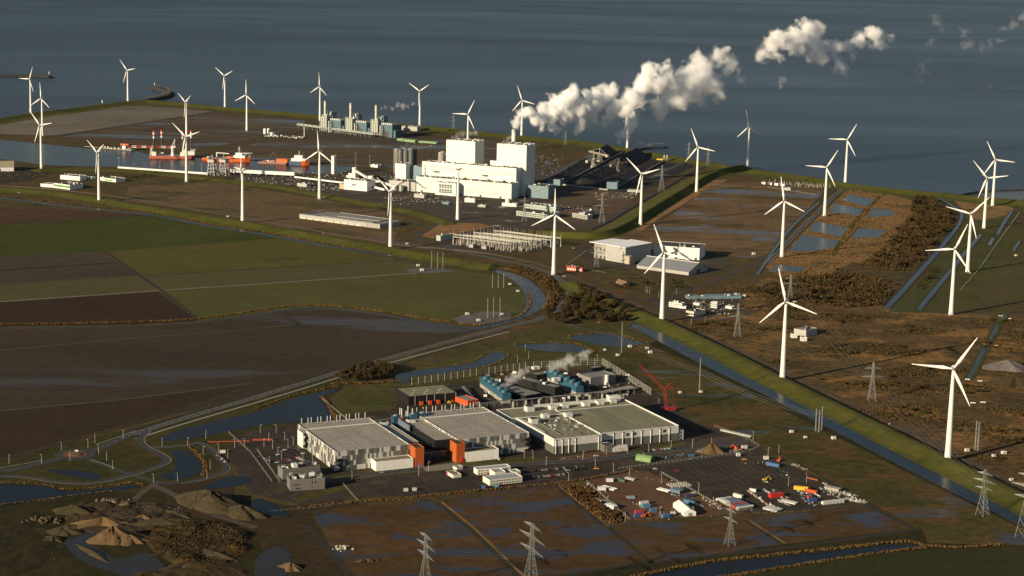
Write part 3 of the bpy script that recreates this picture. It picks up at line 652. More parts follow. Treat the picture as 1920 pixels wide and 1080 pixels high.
# ---------------------------------------------------------------- lattice pylons
LATT = mat('galvanised_lattice', (.30, .31, .29), .55, .2, .5, .4)
def lattice_mast(o, w0, w1, z0, z1, n, r, m_=None):
    def cs(z):
        t = (z-z0)/(z1-z0); h = (w0+(w1-w0)*t)/2
        return [(-h, -h, z), (h, -h, z), (h, h, z), (-h, h, z)]
    zs = [z0+(z1-z0)*(1-(1-k/n)**1.35) for k in range(n+1)]
    for a, b in zip(zs, zs[1:]):
        A, B = cs(a), cs(b)
        for i in range(4):
            j = (i+1) % 4
            o.bar(A[i], B[i], r, m_, 4, caps=False); o.bar(A[i], B[j], r*.6, m_, 3, caps=False); o.bar(A[j], B[i], r*.6, m_, 3, caps=False)
            o.bar(B[i], B[j], r*.6, m_, 3, caps=False)
def arm(o, z, L, w, d, r, m_=None, side=1):
    for s in (side,):
        tip = (s*L, 0, z)
        n = 5
        for k in range(n):
            t0, t1 = k/n, (k+1)/n
            def P(t): return [(s*(w/2+(L-w/2)*t), -w/2*(1-t), z), (s*(w/2+(L-w/2)*t), w/2*(1-t), z), (s*(w/2+(L-w/2)*t), 0, z+d*(1-t))]
            A, B = P(t0), P(t1)
            for i in range(3):
                o.bar(A[i], B[i], r, m_, 3, caps=False)
                if k < n-1: o.bar(A[i], B[(i+1) % 3], r*.6, m_, 3, caps=False); o.bar(B[i], B[(i+1) % 3], r*.6, m_, 3, caps=False)
PYT = {}
def pylon(x, yb, yt, kind, rz, label, H=None):
    p = G(x, yb); h = H or hgt(x, yb, yt)
    key = (kind, round(h/6))
    if key in PYT:
        t = dup(PYT[key], (p.x, p.y, 0), rz, label); s = h/PYT[key]['_h'] if False else 1
        return t
    t = thing('lattice_pylon', label, 'pylon', (p.x, p.y, 0), rz, 'steel lattice pylons of the power lines')
    r = .19 if yb > 700 else .24
    o = MB(LATT)
    waist = h*.55; base = h*.20
    lattice_mast(o, base, h*.062, 0, waist, 5, r); lattice_mast(o, h*.062, h*.03, waist, h, 6, r*.9)
    o.build('mast', t)
    arms = {'three': [(.58, .24), (.74, .30), (.90, .20)], 'two': [(.62, .30), (.84, .22)], 'long': [(.62, .36), (.80, .40), (.96, .26)]}[kind]
    for zf, lf in arms:
        for s in (-1, 1):
            a = MB(LATT); arm(a, zf*h, lf*h, h*.05, h*.045, r*.8, None, s); ca = a.build('crossarm', t)
            for q in (1, .55):
                ins = MB(DARKM); ins.bar((s*lf*h*q, 0, zf*h), (s*lf*h*q, 0, zf*h-h*.07), .16, None, 4); ins.build('insulator', ca)
    PYT[key] = t
    return t
PY = [
 (797, 1104, 1002, 'long', -1.12, 'lattice pylon on the dark peat field at the bottom edge, left one of two'),
 (995, 1112, 982, 'long', -1.12, 'lattice pylon cut by the bottom edge, tallest in the picture'),
 (1368, 1022, 946, 'two', -1.08, 'lattice pylon on the peat field in front of the white tents'),
 (1842, 966, 880, 'three', -.92, 'lattice pylon on the near bank of the canal by the lower right corner'),
 (1922, 1008, 880, 'three', -.92, 'lattice pylon cut by the right edge near the canal'),
 (1634, 751, 679, 'two', .05, 'lattice pylon alone in the middle of the brown heath'),
 (1382, 632, 568, 'two', .1, 'lattice pylon beside the low works yard behind the canal dike'),
 (1481, 560, 514, 'two', .1, 'lattice pylon at the edge of the dark thicket behind a turbine blade'),
 (1128, 418, 366, 'two', .1, 'lattice pylon beside the small grey office block inside the old dike'),
 (1240, 360, 310, 'two', .2, 'lattice pylon at the near edge of the coal yard'),
 (1118, 500, 458, 'two', .1, 'lattice pylon in front of the white hall with the sloping roof'),
 (983, 415, 366, 'two', .1, 'lattice pylon in front of the long pale workshop'),
 (1060, 272, 247, 'two', .2, 'small dark pylon below the steam plume near the sea dike'),
 (1291, 302, 268, 'two', .3, 'dark pylon at the far corner of the coal yard, left of its twin'),
 (1327, 312, 276, 'two', .3, 'dark pylon at the far corner of the coal yard, right of its twin'),
 (850, 246, 214, 'two', .3, 'small dark pylon on the sea dike right of the gas plant'),
]
for a in PY: pylon(*a)
# slender guyed lattice masts
def slim_mast(x, yb, yt, label, group):
    p = G(x, yb); h = hgt(x, yb, yt)
    o = MB(LATT); lattice_mast(o, 1.0, .7, 0, h, 14, .17); o.box(-.9, .9, -.9, .9, 0, .3, GREYM)
    return tag(o.build('lattice_mast', loc=(p.x, p.y, 0)), label, 'mast', group)
for k, (x, yb, yt) in enumerate([(1529, 808, 766), (1535, 810, 769), (1540, 806, 762)]): slim_mast(x, yb, yt, 'slender lattice mast, one of three together on the canal bank', 'three masts on the canal bank')
for x, yb, yt in [(1828, 843, 789), (1833, 845, 792), (1837, 844, 794)]: slim_mast(x, yb, yt, 'slender lattice mast, one of three beside the nearest turbine', 'three masts beside the nearest turbine')
for x, yb, yt in [(914, 596, 558), (925, 596, 557), (937, 595, 557)]: slim_mast(x, yb, yt, 'slender mast of the three standing on the pale patch inside the canal bend', 'three masts inside the canal bend')
for x, yb, yt in [(923, 540, 513), (934, 540, 515), (944, 540, 512)]: slim_mast(x, yb, yt, 'slender mast of the three at the right end of the seeded field', 'three masts at the end of the seeded field')
for x, yb, yt in [(809, 502, 471), (820, 503, 472), (830, 504, 473)]: slim_mast(x, yb, yt, 'slender mast of the three where the pale farm path ends', 'three masts at the end of the farm path')
slim_mast(1165, 662, 604, 'single slender mast between the small ponds and the canal', None)
slim_mast(1311, 735, 672, 'single slender mast on the meadow behind the red crane', None)
# overhead wires
WIRE = mat('wire', (.20, .20, .19), .5, .1, 1, .5)
def wires(a, b, label, n=3, sag=6):
    pa, pb = [G(x, y) + Vector((0, 0, h)) for x, y, h in (a, b)]
    d = (pb-pa); nn = Vector((-d.y, d.x, 0)).normalized(); o = MB(WIRE)
    for k in range(n):
        of = nn*(k-(n-1)/2)*7; prev = None
        for i in range(11):
            t = i/10; q = pa.lerp(pb, t) + of - Vector((0, 0, sag*4*t*(1-t)))
            if prev is not None: o.bar(prev, q, .10, None, 3, caps=False)
            prev = q
    tag(o.build('power_line'), label, 'power line', 'overhead wires between the pylons')
wires((1368, 1022, 28), (1842, 966, 32), 'overhead wires from the pylon by the white tents to the canal bank')
wires((995, 1112, 34), (1368, 1022, 28), 'overhead wires from the bottom edge to the pylon by the white tents')
wires((797, 1104, 36), (995, 1112, 36), 'overhead wires between the two pylons at the bottom edge')
wires((1634, 751, 30), (1382, 632, 30), 'overhead wires from the heath pylon to the works yard pylon')
wires((1382, 632, 30), (1118, 500, 30), 'overhead wires from the works yard past the white hall')
wires((1165, 662, 24), (937, 595, 18), 'overhead wires crossing the small wood inside the road bend')
wires((1311, 735, 26), (1535, 808, 18), 'overhead wires above the meadow beside the canal')
wires((1165, 662, 24), (1311, 735, 26), 'overhead wires between the two single masts')
wires((1634, 751, 26), (1842, 966, 30), 'overhead wires from the heath pylon across the dike to the canal bank pylon', 4)
wires((1481, 560, 28), (1634, 751, 26), 'overhead wires from the thicket pylon to the heath pylon', 4)
wires((1128, 418, 30), (1240, 360, 30), 'overhead wires along the old dike beside the coal yard', 3)
wires((983, 415, 30), (1128, 418, 30), 'overhead wires above the long pale workshop', 3)
wires((1535, 808, 18), (1833, 845, 22), 'overhead wires crossing the canal to the masts by the nearest turbine')

# ---------------------------------------------------------------- bare trees and shrubs
def twigmat(name, a, b): return mat(name, a, 1, .3, .25, 0, b, .05)
TW = [twigmat('brown_twigs', (.085, .06, .028), (.05, .036, .017)), twigmat('olive_twigs', (.07, .056, .024), (.044, .035, .015)), twigmat('rusty_twigs', (.10, .058, .026), (.062, .036, .016))]
BARK = mat('bark', (.09, .07, .045), 1, .3, .6)
def crown_mb(rr, h0, h1, n, size, m_, seed, lumps=7):
    r_ = random.Random(seed); o = MB(m_)
    L = [(r_.uniform(-.55, .55)*rr, r_.uniform(-.55, .55)*rr, h0+(h1-h0)*r_.uniform(.3, .85), rr*r_.uniform(.35, .6)) for _ in range(lumps)]
    L.append((0, 0, h0+(h1-h0)*.6, rr*.7))
    for k in range(n):
        x, y, z, q = r_.choice(L)
        a, u = r_.uniform(0, 2*pi), r_.uniform(-1, 1); s = q*r_.random()**.4
        p = Vector((x+s*sqrt(1-u*u)*cos(a), y+s*sqrt(1-u*u)*sin(a), max(h0*.6, z+s*u*(h1-h0)/(2*rr))))
        d = Vector((r_.gauss(0, 1), r_.gauss(0, 1), r_.gauss(.5, .8))).normalized(); e = d.orthogonal().normalized()
        e = Matrix.Rotation(r_.uniform(0, 6.28), 3, d) @ e; w_ = size*r_.uniform(.5, 1.2)
        o.face([p-e*w_*.35, p+e*w_*.35, p+d*w_*1.1+e*w_*.12, p+d*w_*.9-e*w_*.3])
    return o
def make_tree(name, label, cat, group, rr, h, n, m_, seed, trunk=True):
    t = thing(name, label, cat, (0, 0, 0), 0, group)
    crown_mb(rr, h*.25, h, int(n*2.0), rr*.20, m_, seed).build('crown', t)
    if trunk:
        o = MB(BARK); r_ = random.Random(seed)
        o.bar((0, 0, 0), (0, 0, h*.55), .28, None, 6, .14)
        for k in range(6):
            a = r_.uniform(0, 6.28); z = h*r_.uniform(.2, .5)
            o.bar((0, 0, z), (cos(a)*rr*.6, sin(a)*rr*.6, z+h*.3), .12, None, 4, .04)
        o.build('trunk', t)
    return t
def inpoly(x, y, P):
    c = False; j = len(P)-1
    for i in range(len(P)):
        if (P[i][1] > y) != (P[j][1] > y) and x < (P[j][0]-P[i][0])*(y-P[i][1])/(P[j][1]-P[i][1])+P[i][0]: c = not c
        j = i
    return c
def scatter(P, n, mind=0, seed=1, avoid=()):
    r_ = random.Random(seed); out = []
    W = [G(*p) for p in P]; Q = [(p.x, p.y) for p in W]
    xs, ys = [q[0] for q in Q], [q[1] for q in Q]; tries = 0
    while len(out) < n and tries < n*60:
        tries += 1
        x, y = r_.uniform(min(xs), max(xs)), r_.uniform(min(ys), max(ys))
        if not inpoly(x, y, Q) or any(inpoly(x, y, A) for A in avoid): continue
        if mind and any((x-a)**2+(y-b)**2 < mind*mind for a, b in out): continue
        out.append((x, y))
    return out
from mathutils import noise as mnoise
def noise2(q): return mnoise.noise(Vector((q[0]*.011, q[1]*.016, 3.3))) > .06
def plant(protos, P, n, mind, seed, smin=.75, smax=1.2, label=None, group=None, keep=None):
    r_ = random.Random(seed)
    for x, y in ([q for q in scatter(P, n*3, mind, seed) if keep(q)][:n] if keep else scatter(P, n, mind, seed)):
        pr = r_.choice(protos)
        if not pr.get('used'): o = pr; pr['used'] = 1
        else: o = dup(pr)
        if 'used' in o.keys() and o is not pr: del o['used']
        s = r_.uniform(smin, smax); o.location = (x, y, 0); o.rotation_euler = (0, 0, r_.uniform(0, 6.28)); o.scale = (s, s, s*r_.uniform(.85, 1.15))
    for pr in protos:
        if 'used' in pr.keys(): del pr['used']
wood = [make_tree('bare_tree', 'bare brown winter tree in the small wood inside the road bend', 'tree', 'trees of the small wood inside the road bend', 5.5, 11, 520, TW[k % 2], 11+k) for k in range(3)]
plant(wood, [(1022, 600), (1030, 580), (1052, 574), (1078, 552), (1078, 536), (1110, 552), (1150, 572), (1182, 590), (1172, 604), (1100, 608), (1050, 612)], 100, 4.2, 5)
row = [make_tree('bare_tree', 'bare brown tree in the dense clump between main road and pond', 'tree', 'trees of the clump between main road and pond', 3.0, 11, 420, TW[k % 2], 31+k) for k in range(3)]
plant(row, [(628, 712), (650, 700), (690, 690), (738, 692), (742, 706), (700, 716), (640, 718)], 96, 1.8, 6)
BANKP = [(955, 494), (990, 503), (1035, 522), (1055, 545), (1040, 575), (1022, 582), (1032, 560), (1018, 537), (992, 518), (960, 508)]
thick = [make_tree('bare_shrub', 'brown leafless bush of the dense thicket between ponds and long ditch', 'shrub', 'bushes of the dense thicket between ponds and ditch', 6.0, 9, 380, TW[k % 3], 61+k, False) for k in range(3)]
THK = [(1712, 372), (1745, 376), (1778, 392), (1792, 412), (1772, 440), (1735, 480), (1712, 508), (1672, 508), (1606, 498), (1640, 480), (1668, 448), (1690, 425), (1704, 400)]
plant(thick, THK, 140, 6.0, 8)
thick2 = [make_tree('bare_shrub', 'dark brown bush of the thicket along the far side of the heath', 'shrub', 'bushes of the thicket at the far side of the heath', 4.6, 7, 300, TW[k % 2], 71+k, False) for k in range(3)]
plant(thick2, [(1412, 548), (1440, 530), (1500, 520), (1580, 508), (1660, 525), (1675, 545), (1655, 572), (1590, 578), (1500, 566), (1440, 560)], 72, 6, 9)
plant([make_tree('bare_shrub', 'brown bush on the grass strip between the two long ditches', 'shrub', 'bushes between the two long ditches', 4, 6, 260, TW[1], 81, False)], [(1715, 540), (1740, 505), (1758, 495), (1745, 525), (1722, 548)], 16, 4, 10)
plant([make_tree('bare_shrub', 'olive brown bush near the small brick house by the old road', 'shrub', 'bushes near the small brick house', 4, 6, 260, TW[1], 83, False)], [(1140, 535), (1180, 520), (1260, 525), (1290, 540), (1240, 552), (1170, 545)], 26, 6, 11)
plant([make_tree('bare_shrub', 'low bare bush along the grass bank behind the white and green shed', 'shrub', 'bushes behind the white and green shed', 3.5, 5, 240, TW[1], 84, False)], [(230, 332), (290, 326), (300, 333), (240, 340)], 12, 5, 12)
plant([make_tree('bare_shrub', 'rusty bush of the scrub beside the red dirt yard', 'shrub', 'bushes of the scrub beside the red dirt yard', 2.6, 3.6, 240, TW[2], 85, False)], [(1070, 918), (1100, 925), (1160, 955), (1176, 972), (1148, 982), (1110, 960)], 30, 3, 13)
# undergrowth and reeds nobody could count
def tuft_stuff(name, pts, hmin, hmax, wdt, m_, seed, label, cat, dens=1):
    r_ = random.Random(seed); o = MB(m_ if not isinstance(m_, list) else m_[0])
    for x, y in pts:
        k_ = m_ if not isinstance(m_, list) else r_.choice(m_)
        h = r_.uniform(hmin, hmax)
        for q in range(dens):
            a = r_.uniform(0, pi); dx, dy = cos(a)*wdt*.5*r_.uniform(.6, 1.3), sin(a)*wdt*.5*r_.uniform(.6, 1.3)
            ox, oy = r_.uniform(-.5, .5)*wdt, r_.uniform(-.5, .5)*wdt
            lx, ly = r_.uniform(-.3, .3)*h, r_.uniform(-.3, .3)*h
            o.face([(x+ox-dx, y+oy-dy, 0), (x+ox+dx, y+oy+dy, 0), (x+ox+dx*.5+lx, y+oy+dy*.5+ly, h*r_.uniform(.7, 1.1)), (x+ox-dx*.5+lx, y+oy-dy*.5+ly, h)], k_)
    return tag(o.build(name), label, cat, None, 'stuff')
HP = [(1262, 606), (1300, 565), (1400, 535), (1600, 560), (1720, 592), (1880, 600), (1985, 600), (1985, 905), (1790, 850), (1640, 772), (1500, 706), (1380, 650)]
rr_ = random.Random(3); pts = []
cent = [q for q in scatter(HP, 420, 0, 14) if noise2(q)]
for x, y in cent:
    s = rr_.uniform(3, 12)
    for k in range(int(s*8)): pts.append((x+rr_.gauss(0, s*2.2), y+rr_.gauss(0, s*1.2)))
tuft_stuff('undergrowth', pts, .5, 2.2, 1.7, TW+[twigmat('olive_heath', (.07, .062, .022), (.04, .038, .014))], 4, 'tangled brown undergrowth covering the heath', 'undergrowth', 3)
big = [make_tree('heath_shrub', 'dark rounded shrub growing on the open heath', 'shrub', 'rounded shrubs on the open heath', 4.6, 2.8, 300, (TW+[twigmat('olive_heath2', (.06, .055, .02), (.035, .034, .013))])[k], 91+k, False) for k in range(4)]
plant(big, HP, 190, 4.5, 15, .35, 1.3, keep=noise2)
tuft_stuff('undergrowth', scatter(BANKP, 900, 0, 31), 1.2, 3.6, 2.6, TW, 31, 'brown bushes massed on the bank between canal and road bend', 'undergrowth', 3)
tuft_stuff('undergrowth', scatter(THK, 2600, 0, 32), 1, 4, 2.2, TW, 32, 'brown undergrowth filling the thicket between ponds and ditch', 'undergrowth', 3)
tuft_stuff('undergrowth', scatter([(1412, 548), (1440, 530), (1500, 520), (1580, 508), (1660, 525), (1675, 545), (1655, 572), (1590, 578), (1500, 566), (1440, 560)], 2400, 0, 33), 1, 4, 2.2, TW, 33, 'dark undergrowth filling the thicket at the far side of the heath', 'undergrowth', 3)
REED = twigmat('reed_stalks', (.165, .10, .040), (.105, .064, .026))
def reeds(pix, wdt, h, label, per=1.0, smooth=5, off=0, seed=1):
    P = offs([G(x, y) for x, y in crom(pix, smooth)]); r_ = random.Random(seed); pts = []
    for (a, na), (b, nb) in zip(P, P[1:]):
        L = (b-a).length
        for k in range(int(L*per*1.8)+1):
            t = r_.random(); q = a.lerp(b, t); c = off + r_.uniform(-.5, .5)*wdt
            if r_.random() < .08: continue
            pts.append((q.x+na.x*c, q.y+na.y*c))
    tuft_stuff('reeds', pts, h*.45, h*.85, 1.3, REED, seed, label, 'reeds', 2)
reeds([(0, 609), (130, 607), (260, 604), (372, 598), (480, 583), (550, 574), (620, 574), (700, 582), (790, 597), (860, 607), (905, 610)], 5, 2.6, 'golden reed belt along the ditch between the farm fields', 1.6, seed=1)
reeds([(905, 610), (960, 598), (985, 585), (995, 568), (990, 548)], 3, 2, 'thin reed edge on the inner bank of the canal bend', .8, seed=2)
reeds([(0, 367), (120, 382), (280, 399), (400, 421), (480, 433), (600, 455), (740, 477), (860, 493), (940, 503), (990, 516), (1020, 537), (1030, 558), (1020, 580)], 6, 2.4, 'golden reed belt along the foot of the canal dike', 1.0, seed=3)
reeds([(1205, 608), (1240, 620), (1330, 662), (1440, 721), (1612, 807), (1750, 872), (1850, 926), (1920, 962)], 2.2, 1.6, 'thin reed edge along the dike side of the straight canal', .9, seed=4)
reeds([(1185, 606), (1150, 600), (1120, 606)], 6, 2, 'reeds at the head of the straight canal', 1.5, seed=5)
reeds([(1135, 1094), (1240, 1071), (1340, 1052), (1440, 1042), (1565, 1029), (1650, 1020), (1705, 1016), (1735, 1023), (1800, 1026), (1880, 1021)], 4, 2.2, 'ragged reed belt on the far bank of the ditch at the lower right', 1.6, seed=6)
reeds([(1225, 1104), (1330, 1086), (1440, 1069), (1540, 1053), (1665, 1035), (1735, 1027)], 3, 2, 'straight reed belt on the near bank of the ditch at the lower right', 2, seed=7)
reeds([(480, 767), (545, 743), (600, 731), (640, 722)], 3, 1.8, 'reeds along the road side of the large dark pond', .7, seed=8)
reeds([(602, 742), (615, 758), (630, 788)], 4, 2, 'reeds on the point of land in the large dark pond', 1.5, seed=9)
reeds([(620, 720), (680, 719), (752, 715)], 6, 2.4, 'golden reeds at the foot of the dense tree clump', 2, seed=10)
reeds([(800, 690), (880, 679), (918, 660), (950, 662), (948, 672), (905, 689), (830, 703)], 2, 1.5, 'thin reed edge around the winding pond', .8, seed=11)
reeds([(965, 646), (1010, 642), (1060, 642), (1095, 649), (1114, 659), (1105, 665)], 4, 2, 'reeds around the left small pond behind the data halls', 1, seed=12)
reeds([(1067, 634), (1075, 628), (1147, 625), (1180, 633), (1215, 642)], 4, 2, 'reeds around the right small pond behind the data halls', 1, seed=13)
reeds([(350, 836), (378, 858), (385, 878), (378, 894)], 4, 1.5, 'reeds on the right bank of the pond in the road loop', 1.5, seed=14)
reeds([(-60, 903), (0, 905), (75, 907), (125, 918), (200, 912), (250, 905), (270, 912)], 4, 1.5, 'reeds on the far bank of the dark pond at the left edge', 1.5, seed=15)
reeds([(0, 946), (60, 940), (130, 930), (220, 920)], 3, 1.2, 'reeds on the near bank of the dark pond at the left edge', 1, seed=16)
reeds([(560, 953), (650, 942), (740, 936), (900, 920), (1040, 906), (1100, 898), (1190, 880)], 5, 1.8, 'ragged reeds along the fence in front of the data halls', 1.2, seed=17)
reeds([(1190, 976), (1290, 970), (1400, 964), (1520, 957)], 3, 1.2, 'dry reeds along the near fence of the construction yard', .8, seed=18)
for k, P in enumerate([[(1554, 399), (1612, 406), (1628, 388)], [(1568, 380), (1620, 391)], [(1515, 434), (1578, 446), (1594, 428)], [(1582, 453), (1610, 424)], [(1472, 474), (1520, 478), (1570, 468)], [(1440, 510), (1500, 513), (1518, 502)], [(1640, 450), (1668, 434)]]):
    reeds(P, 5, 2.4, ['golden reeds between the two far square ponds', 'golden reeds around the farthest square pond', 'golden reeds below the long middle pond', 'golden reeds between the middle ponds', 'golden reeds below the largest nature pond', 'golden reeds around the smallest nature pond', 'golden reeds beside the middle right pond'][k], 1.5, seed=20+k)
tuft_stuff('reeds', scatter([(1435, 500), (1475, 470), (1530, 412), (1590, 356), (1640, 360), (1700, 372), (1700, 440), (1660, 500), (1600, 492), (1540, 520)], 2600, 0, 22, NPONDS), .8, 2.2, 2.2, REED, 23, 'golden reed land spread between the nature ponds', 'reeds', 2)
# ---------------------------------------------------------------- frames to stand buildings in
class Fr:
    def __init__(s, A, B, z=0.0):
        s.o = G(A[0], A[1], z); b = G(B[0], B[1], z); s.o.z = 0
        d = Vector((b.x-s.o.x, b.y-s.o.y, 0)); s.W = d.length; s.d = d.normalized(); s.n = Vector((-s.d.y, s.d.x, 0)); s.rz = atan2(s.d.y, s.d.x)
    def hit(s, px, py, y):          # point of the upright plane y under a picture point -> (x, z)
        u, v = px-960, py-540; c, q = cos(CR), sin(CR); u, v = c*u+q*v, -q*u+c*v
        D = Vector((u, CF*cos(CP)-v*sin(CP), -CF*sin(CP)-v*cos(CP)))
        t = (y + s.o.dot(s.n))/D.dot(s.n); P = D*t - s.o
        return P.dot(s.d), CH+D.z*t
    def loc(s, px, py, z=0):        # ground point in the frame
        P = G(px, py, z)-s.o; return P.dot(s.d), P.dot(s.n)
    def w(s, x, y): return (s.o.x+s.d.x*x+s.n.x*y, s.o.y+s.d.y*x+s.n.y*y, 0)
    def thing(s, name, label, cat, x=0, y=0, group=None): return thing(name, label, cat, s.w(x, y), s.rz, group)
def clad(name, c, seam=3.0, rough=.5, amt=.10):
    """sheet cladding: upright seams and a little streaking"""
    if name in MATS: return MATS[name]
    m_, t, b = newmat(name)
    tc = nd(t, 'ShaderNodeTexCoord').outputs['Object']
    wv = nd(t, 'ShaderNodeTexWave', wave_type='BANDS', bands_direction='DIAGONAL', wave_profile='SAW'); wv.inputs['Scale'].default_value = .314/seam
    mp = nd(t, 'ShaderNodeMapping'); mp.inputs['Scale'].default_value = (1.73, 1.73, .001); t.links.new(tc, mp.inputs[0]); t.links.new(mp.outputs[0], wv.inputs[0])
    k = ramp(t, wv.outputs['Fac'], .0, .08, c4((1-amt,)*3), (1, 1, 1, 1))
    mp2 = nd(t, 'ShaderNodeMapping'); mp2.inputs['Scale'].default_value = (.25, .25, .04); t.links.new(tc, mp2.inputs[0])
    g = ramp(t, noise(t, mp2.outputs[0], 1.0, 5, .6), .3, .7, c4(tuple(x*.88 for x in c)), c4(c))
    t.links.new(mix(t, 1.0, g, k, 'MULTIPLY'), b.inputs['Base Color'])
    b.inputs['Roughness'].default_value = rough; b.inputs['Specular IOR Level'].default_value = .3
    MATS[name] = m_; return m_
WCLAD = clad('white_cladding', (.72, .72, .67), 6, .5, .05)
BCLAD = clad('blue_cladding', (.16, .24, .27), 4)
GCLAD = clad('grey_cladding', (.40, .40, .37), 4)
PCLAD = clad('pale_green_cladding', (.36, .42, .38), 4)
ROOFD = mat('dark_roof', (.05, .05, .05), .9, .35, .15)
ROOFG = mat('grey_roof', (.22, .215, .20), .9, .25, .1)
GLASS = mat('dark_glass', (.02, .025, .03), .15, .1, 1, 0, None, .6)
CONC = mat('concrete', (.30, .285, .25), .9, .25, .15)
def clutter(o, x0, x1, y0, y1, z, n, seed, mats, smax=6, hmax=3):
    r_ = random.Random(seed)
    for k in range(n):
        sx, sy, h = r_.uniform(1, smax), r_.uniform(1, smax*.7), r_.uniform(.6, hmax)
        if x1-x0 <= sx or y1-y0 <= sy: continue
        x, y = r_.uniform(x0, x1-sx), r_.uniform(y0, y1-sy)
        o.box(x, x+sx, y, y+sy, z, z+h, r_.choice(mats))
def building(t, W, D, h, wall, roof, par=.8, rc=None, seed=1, x0=0, y0=0, name='walls', z0=0):
    """walls, sunken roof with parapet and roof plant as parts of t"""
    o = MB(wall); e = .4
    for a in ((x0, x0+W, y0, y0+e), (x0, x0+W, y0+D-e, y0+D), (x0, x0+e, y0+e, y0+D-e), (x0+W-e, x0+W, y0+e, y0+D-e)): o.box(a[0], a[1], a[2], a[3], z0, h)
    w_ = o.build(name, t)
    o = MB(roof); o.box(x0+e, x0+W-e, y0+e, y0+D-e, h-par-.3, h-par); o.build('roof', t)
    if rc:
        o = MB(); clutter(o, x0+1, x0+W-1, y0+1, y0+D-1, h-par, rc, seed, [GREYM, WHITE, DARKM, CONC], min(6, D*.3), 2.6+par); o.build('roof_plant', t)
    return w_
def panes(t, name, x0, x1, z0, z1, nx, nz, m_, y=-.06, gap=.35, side=None):
    """window bands standing 6 cm proud of a wall"""
    for k in range(nz):
        o = MB(m_); zz = z0+(z1-z0)*k/nz; hh = (z1-z0)/nz*.5
        for i in range(nx):
            a = x0+(x1-x0)*(i+gap/2)/nx; b = x0+(x1-x0)*(i+1-gap/2)/nx
            if side is None: o.box(a, b, y, .02, zz, zz+hh)
            else: o.box(side-.02 if y < 0 else side-.06, side+.06, a, b, zz, zz+hh)
        o.build(name, t)
# ---------------------------------------------------------------- the coal power station
pf = Fr((780, 359), (959, 374))
t = pf.thing('turbine_hall', 'long white front hall of the power station with pale green tint', 'hall')
building(t, 223, 34, 32.5, clad('pale_white_cladding', (.60, .64, .60), 6, .5, .05), ROOFD, 1, 46, 3)
o = MB(GREYM); o.box(0, 223, -.1, .02, 9, 10.2); o.build('ledge', t)
for k in range(5):
    o = MB(DARKM); o.box(12+k*46, 16+k*46, -.12, .02, 0, 4.5); o.build('door', t)
o = MB(GREYM)
for x in (18, 62, 150, 190): o.box(x, x+5, -.1, .03, 20, 21.2)
o.build('louvre', t)
t = pf.thing('bunker_building', 'tall white hall with two grey stripes in front of the boiler houses', 'hall', -4, 34.2)
building(t, 221, 25, 61, WCLAD, ROOFD, .8, 34, 4)
for z in (50, 44.5):
    o = MB(GREYM); o.box(1, 219, -.12, .02, z, z+1.5); o.build('stripe', t)
for k in range(2):
    o = MB(GREYM); o.box(96, 118, -.12, .02, 34+k*5, 35.3+k*5); o.build('stripe', t)
    o = MB(DARKM); o.bar((34+k*115, 8-11, 32.6), (34+k*115, 8-11, 41), .35); o.box(28+k*115, 40+k*115, -6, -1, 41, 42.4); o.build('canopy', t)
for k in range(7):
    o = MB(GREYM); x = 8+k*31; o.bar((x, -.5, 2), (x, -.5, 27), .5, None, 6); o.build('downpipe', t)
for k in range(9):
    o = MB(DARKM); x = 12+k*24; o.box(x, x+1.2, -.12, .02, 54.5, 56.2); o.build('vent', t)
for nm, xl, xr, lab in (('boiler_house', (837, 262), (891, 265.6), 'left white boiler house block with a steaming roof'), ('boiler_house', (932, 269), (987.5, 272.7), 'right white boiler house block below the big chimney')):
    yy = 60.5
    x0, z0 = pf.hit(*xl, yy); x1, z1 = pf.hit(*xr, yy)
    t = pf.thing(nm, lab, 'boiler house', x0, yy, 'boiler houses of the power station')
    W = x1-x0
    building(t, W, 44, (z0+z1)/2, WCLAD, ROOFD, 1, 30, 5)
    o = MB(GREYM); o.box(W*.745, W*.755, -.1, .02, 20, z0-.5); o.build('seam', t)
    o = MB(GREYM)
    for q in (.15, .3, .9): o.bar((W*q, 6, z0-1), (W*q, 6, z0+4), .8, None, 8)
    o.bar((2, 2, z0+1.2), (W-2, 2, z0+1.2), .25); o.bar((W*.97, 1.5, z0-1), (W*.97, 1.5, z0+7), .5)
    o.build('vent', t)
    if xl[0] > 900:
        a = MB(WCLAD); a.box(-16, -.1, 2, 22, 50, 70, None, ROOFD); a.build('annex', t)
x0, z0 = pf.hit(963.5, 243, 112)
t = pf.thing('chimney', 'thick white chimney rising behind the right boiler house', 'chimney', x0, 112)
o = MB(WHITE); o.lathe([(5.0, 0), (4.5, 80), (4.3, z0)], None, 20); o.build('shaft', t, smooth=True)
o = MB(GREYM)
for z in (z0-3, z0-28): o.cyl(0, 0, z, z+1.2, 5.4, None, 20)
o.build('gallery', t)
CHIM = Vector(pf.w(x0, 112)); CHIM.z = z0
x0, z0 = pf.hit(816, 341.5, -20); x1, z1 = pf.hit(855, 344, -20)
t = pf.thing('office_block', 'white office block with four rows of windows jutting from the front hall', 'office block', x0, -20)
building(t, x1-x0, 19.8, 26.5, WCLAD, ROOFD, 1, 18, 8); W = x1-x0
panes(t, 'window_band', W*.18, W*.82, 5, 24, 5, 4, GLASS)
o = MB(PCLAD); o.box(W*.17, W*.83, -.045, .02, 16.5, 23.8); o.box(W*.17, W*.83, -.045, .02, 4.8, 13); o.build('window_panel', t)
t = pf.thing('workshop_building', 'pale grey hall joined to the left end of the power station front', 'hall', -64, -2)
building(t, 63.8, 34, 20, GCLAD, ROOFD, .8, 14, 9)
o = MB(GLASS)
for x in (18, 24, 40, 46): o.box(x, x+4, -.08, .02, 14, 15.2)
o.build('window_band', t)
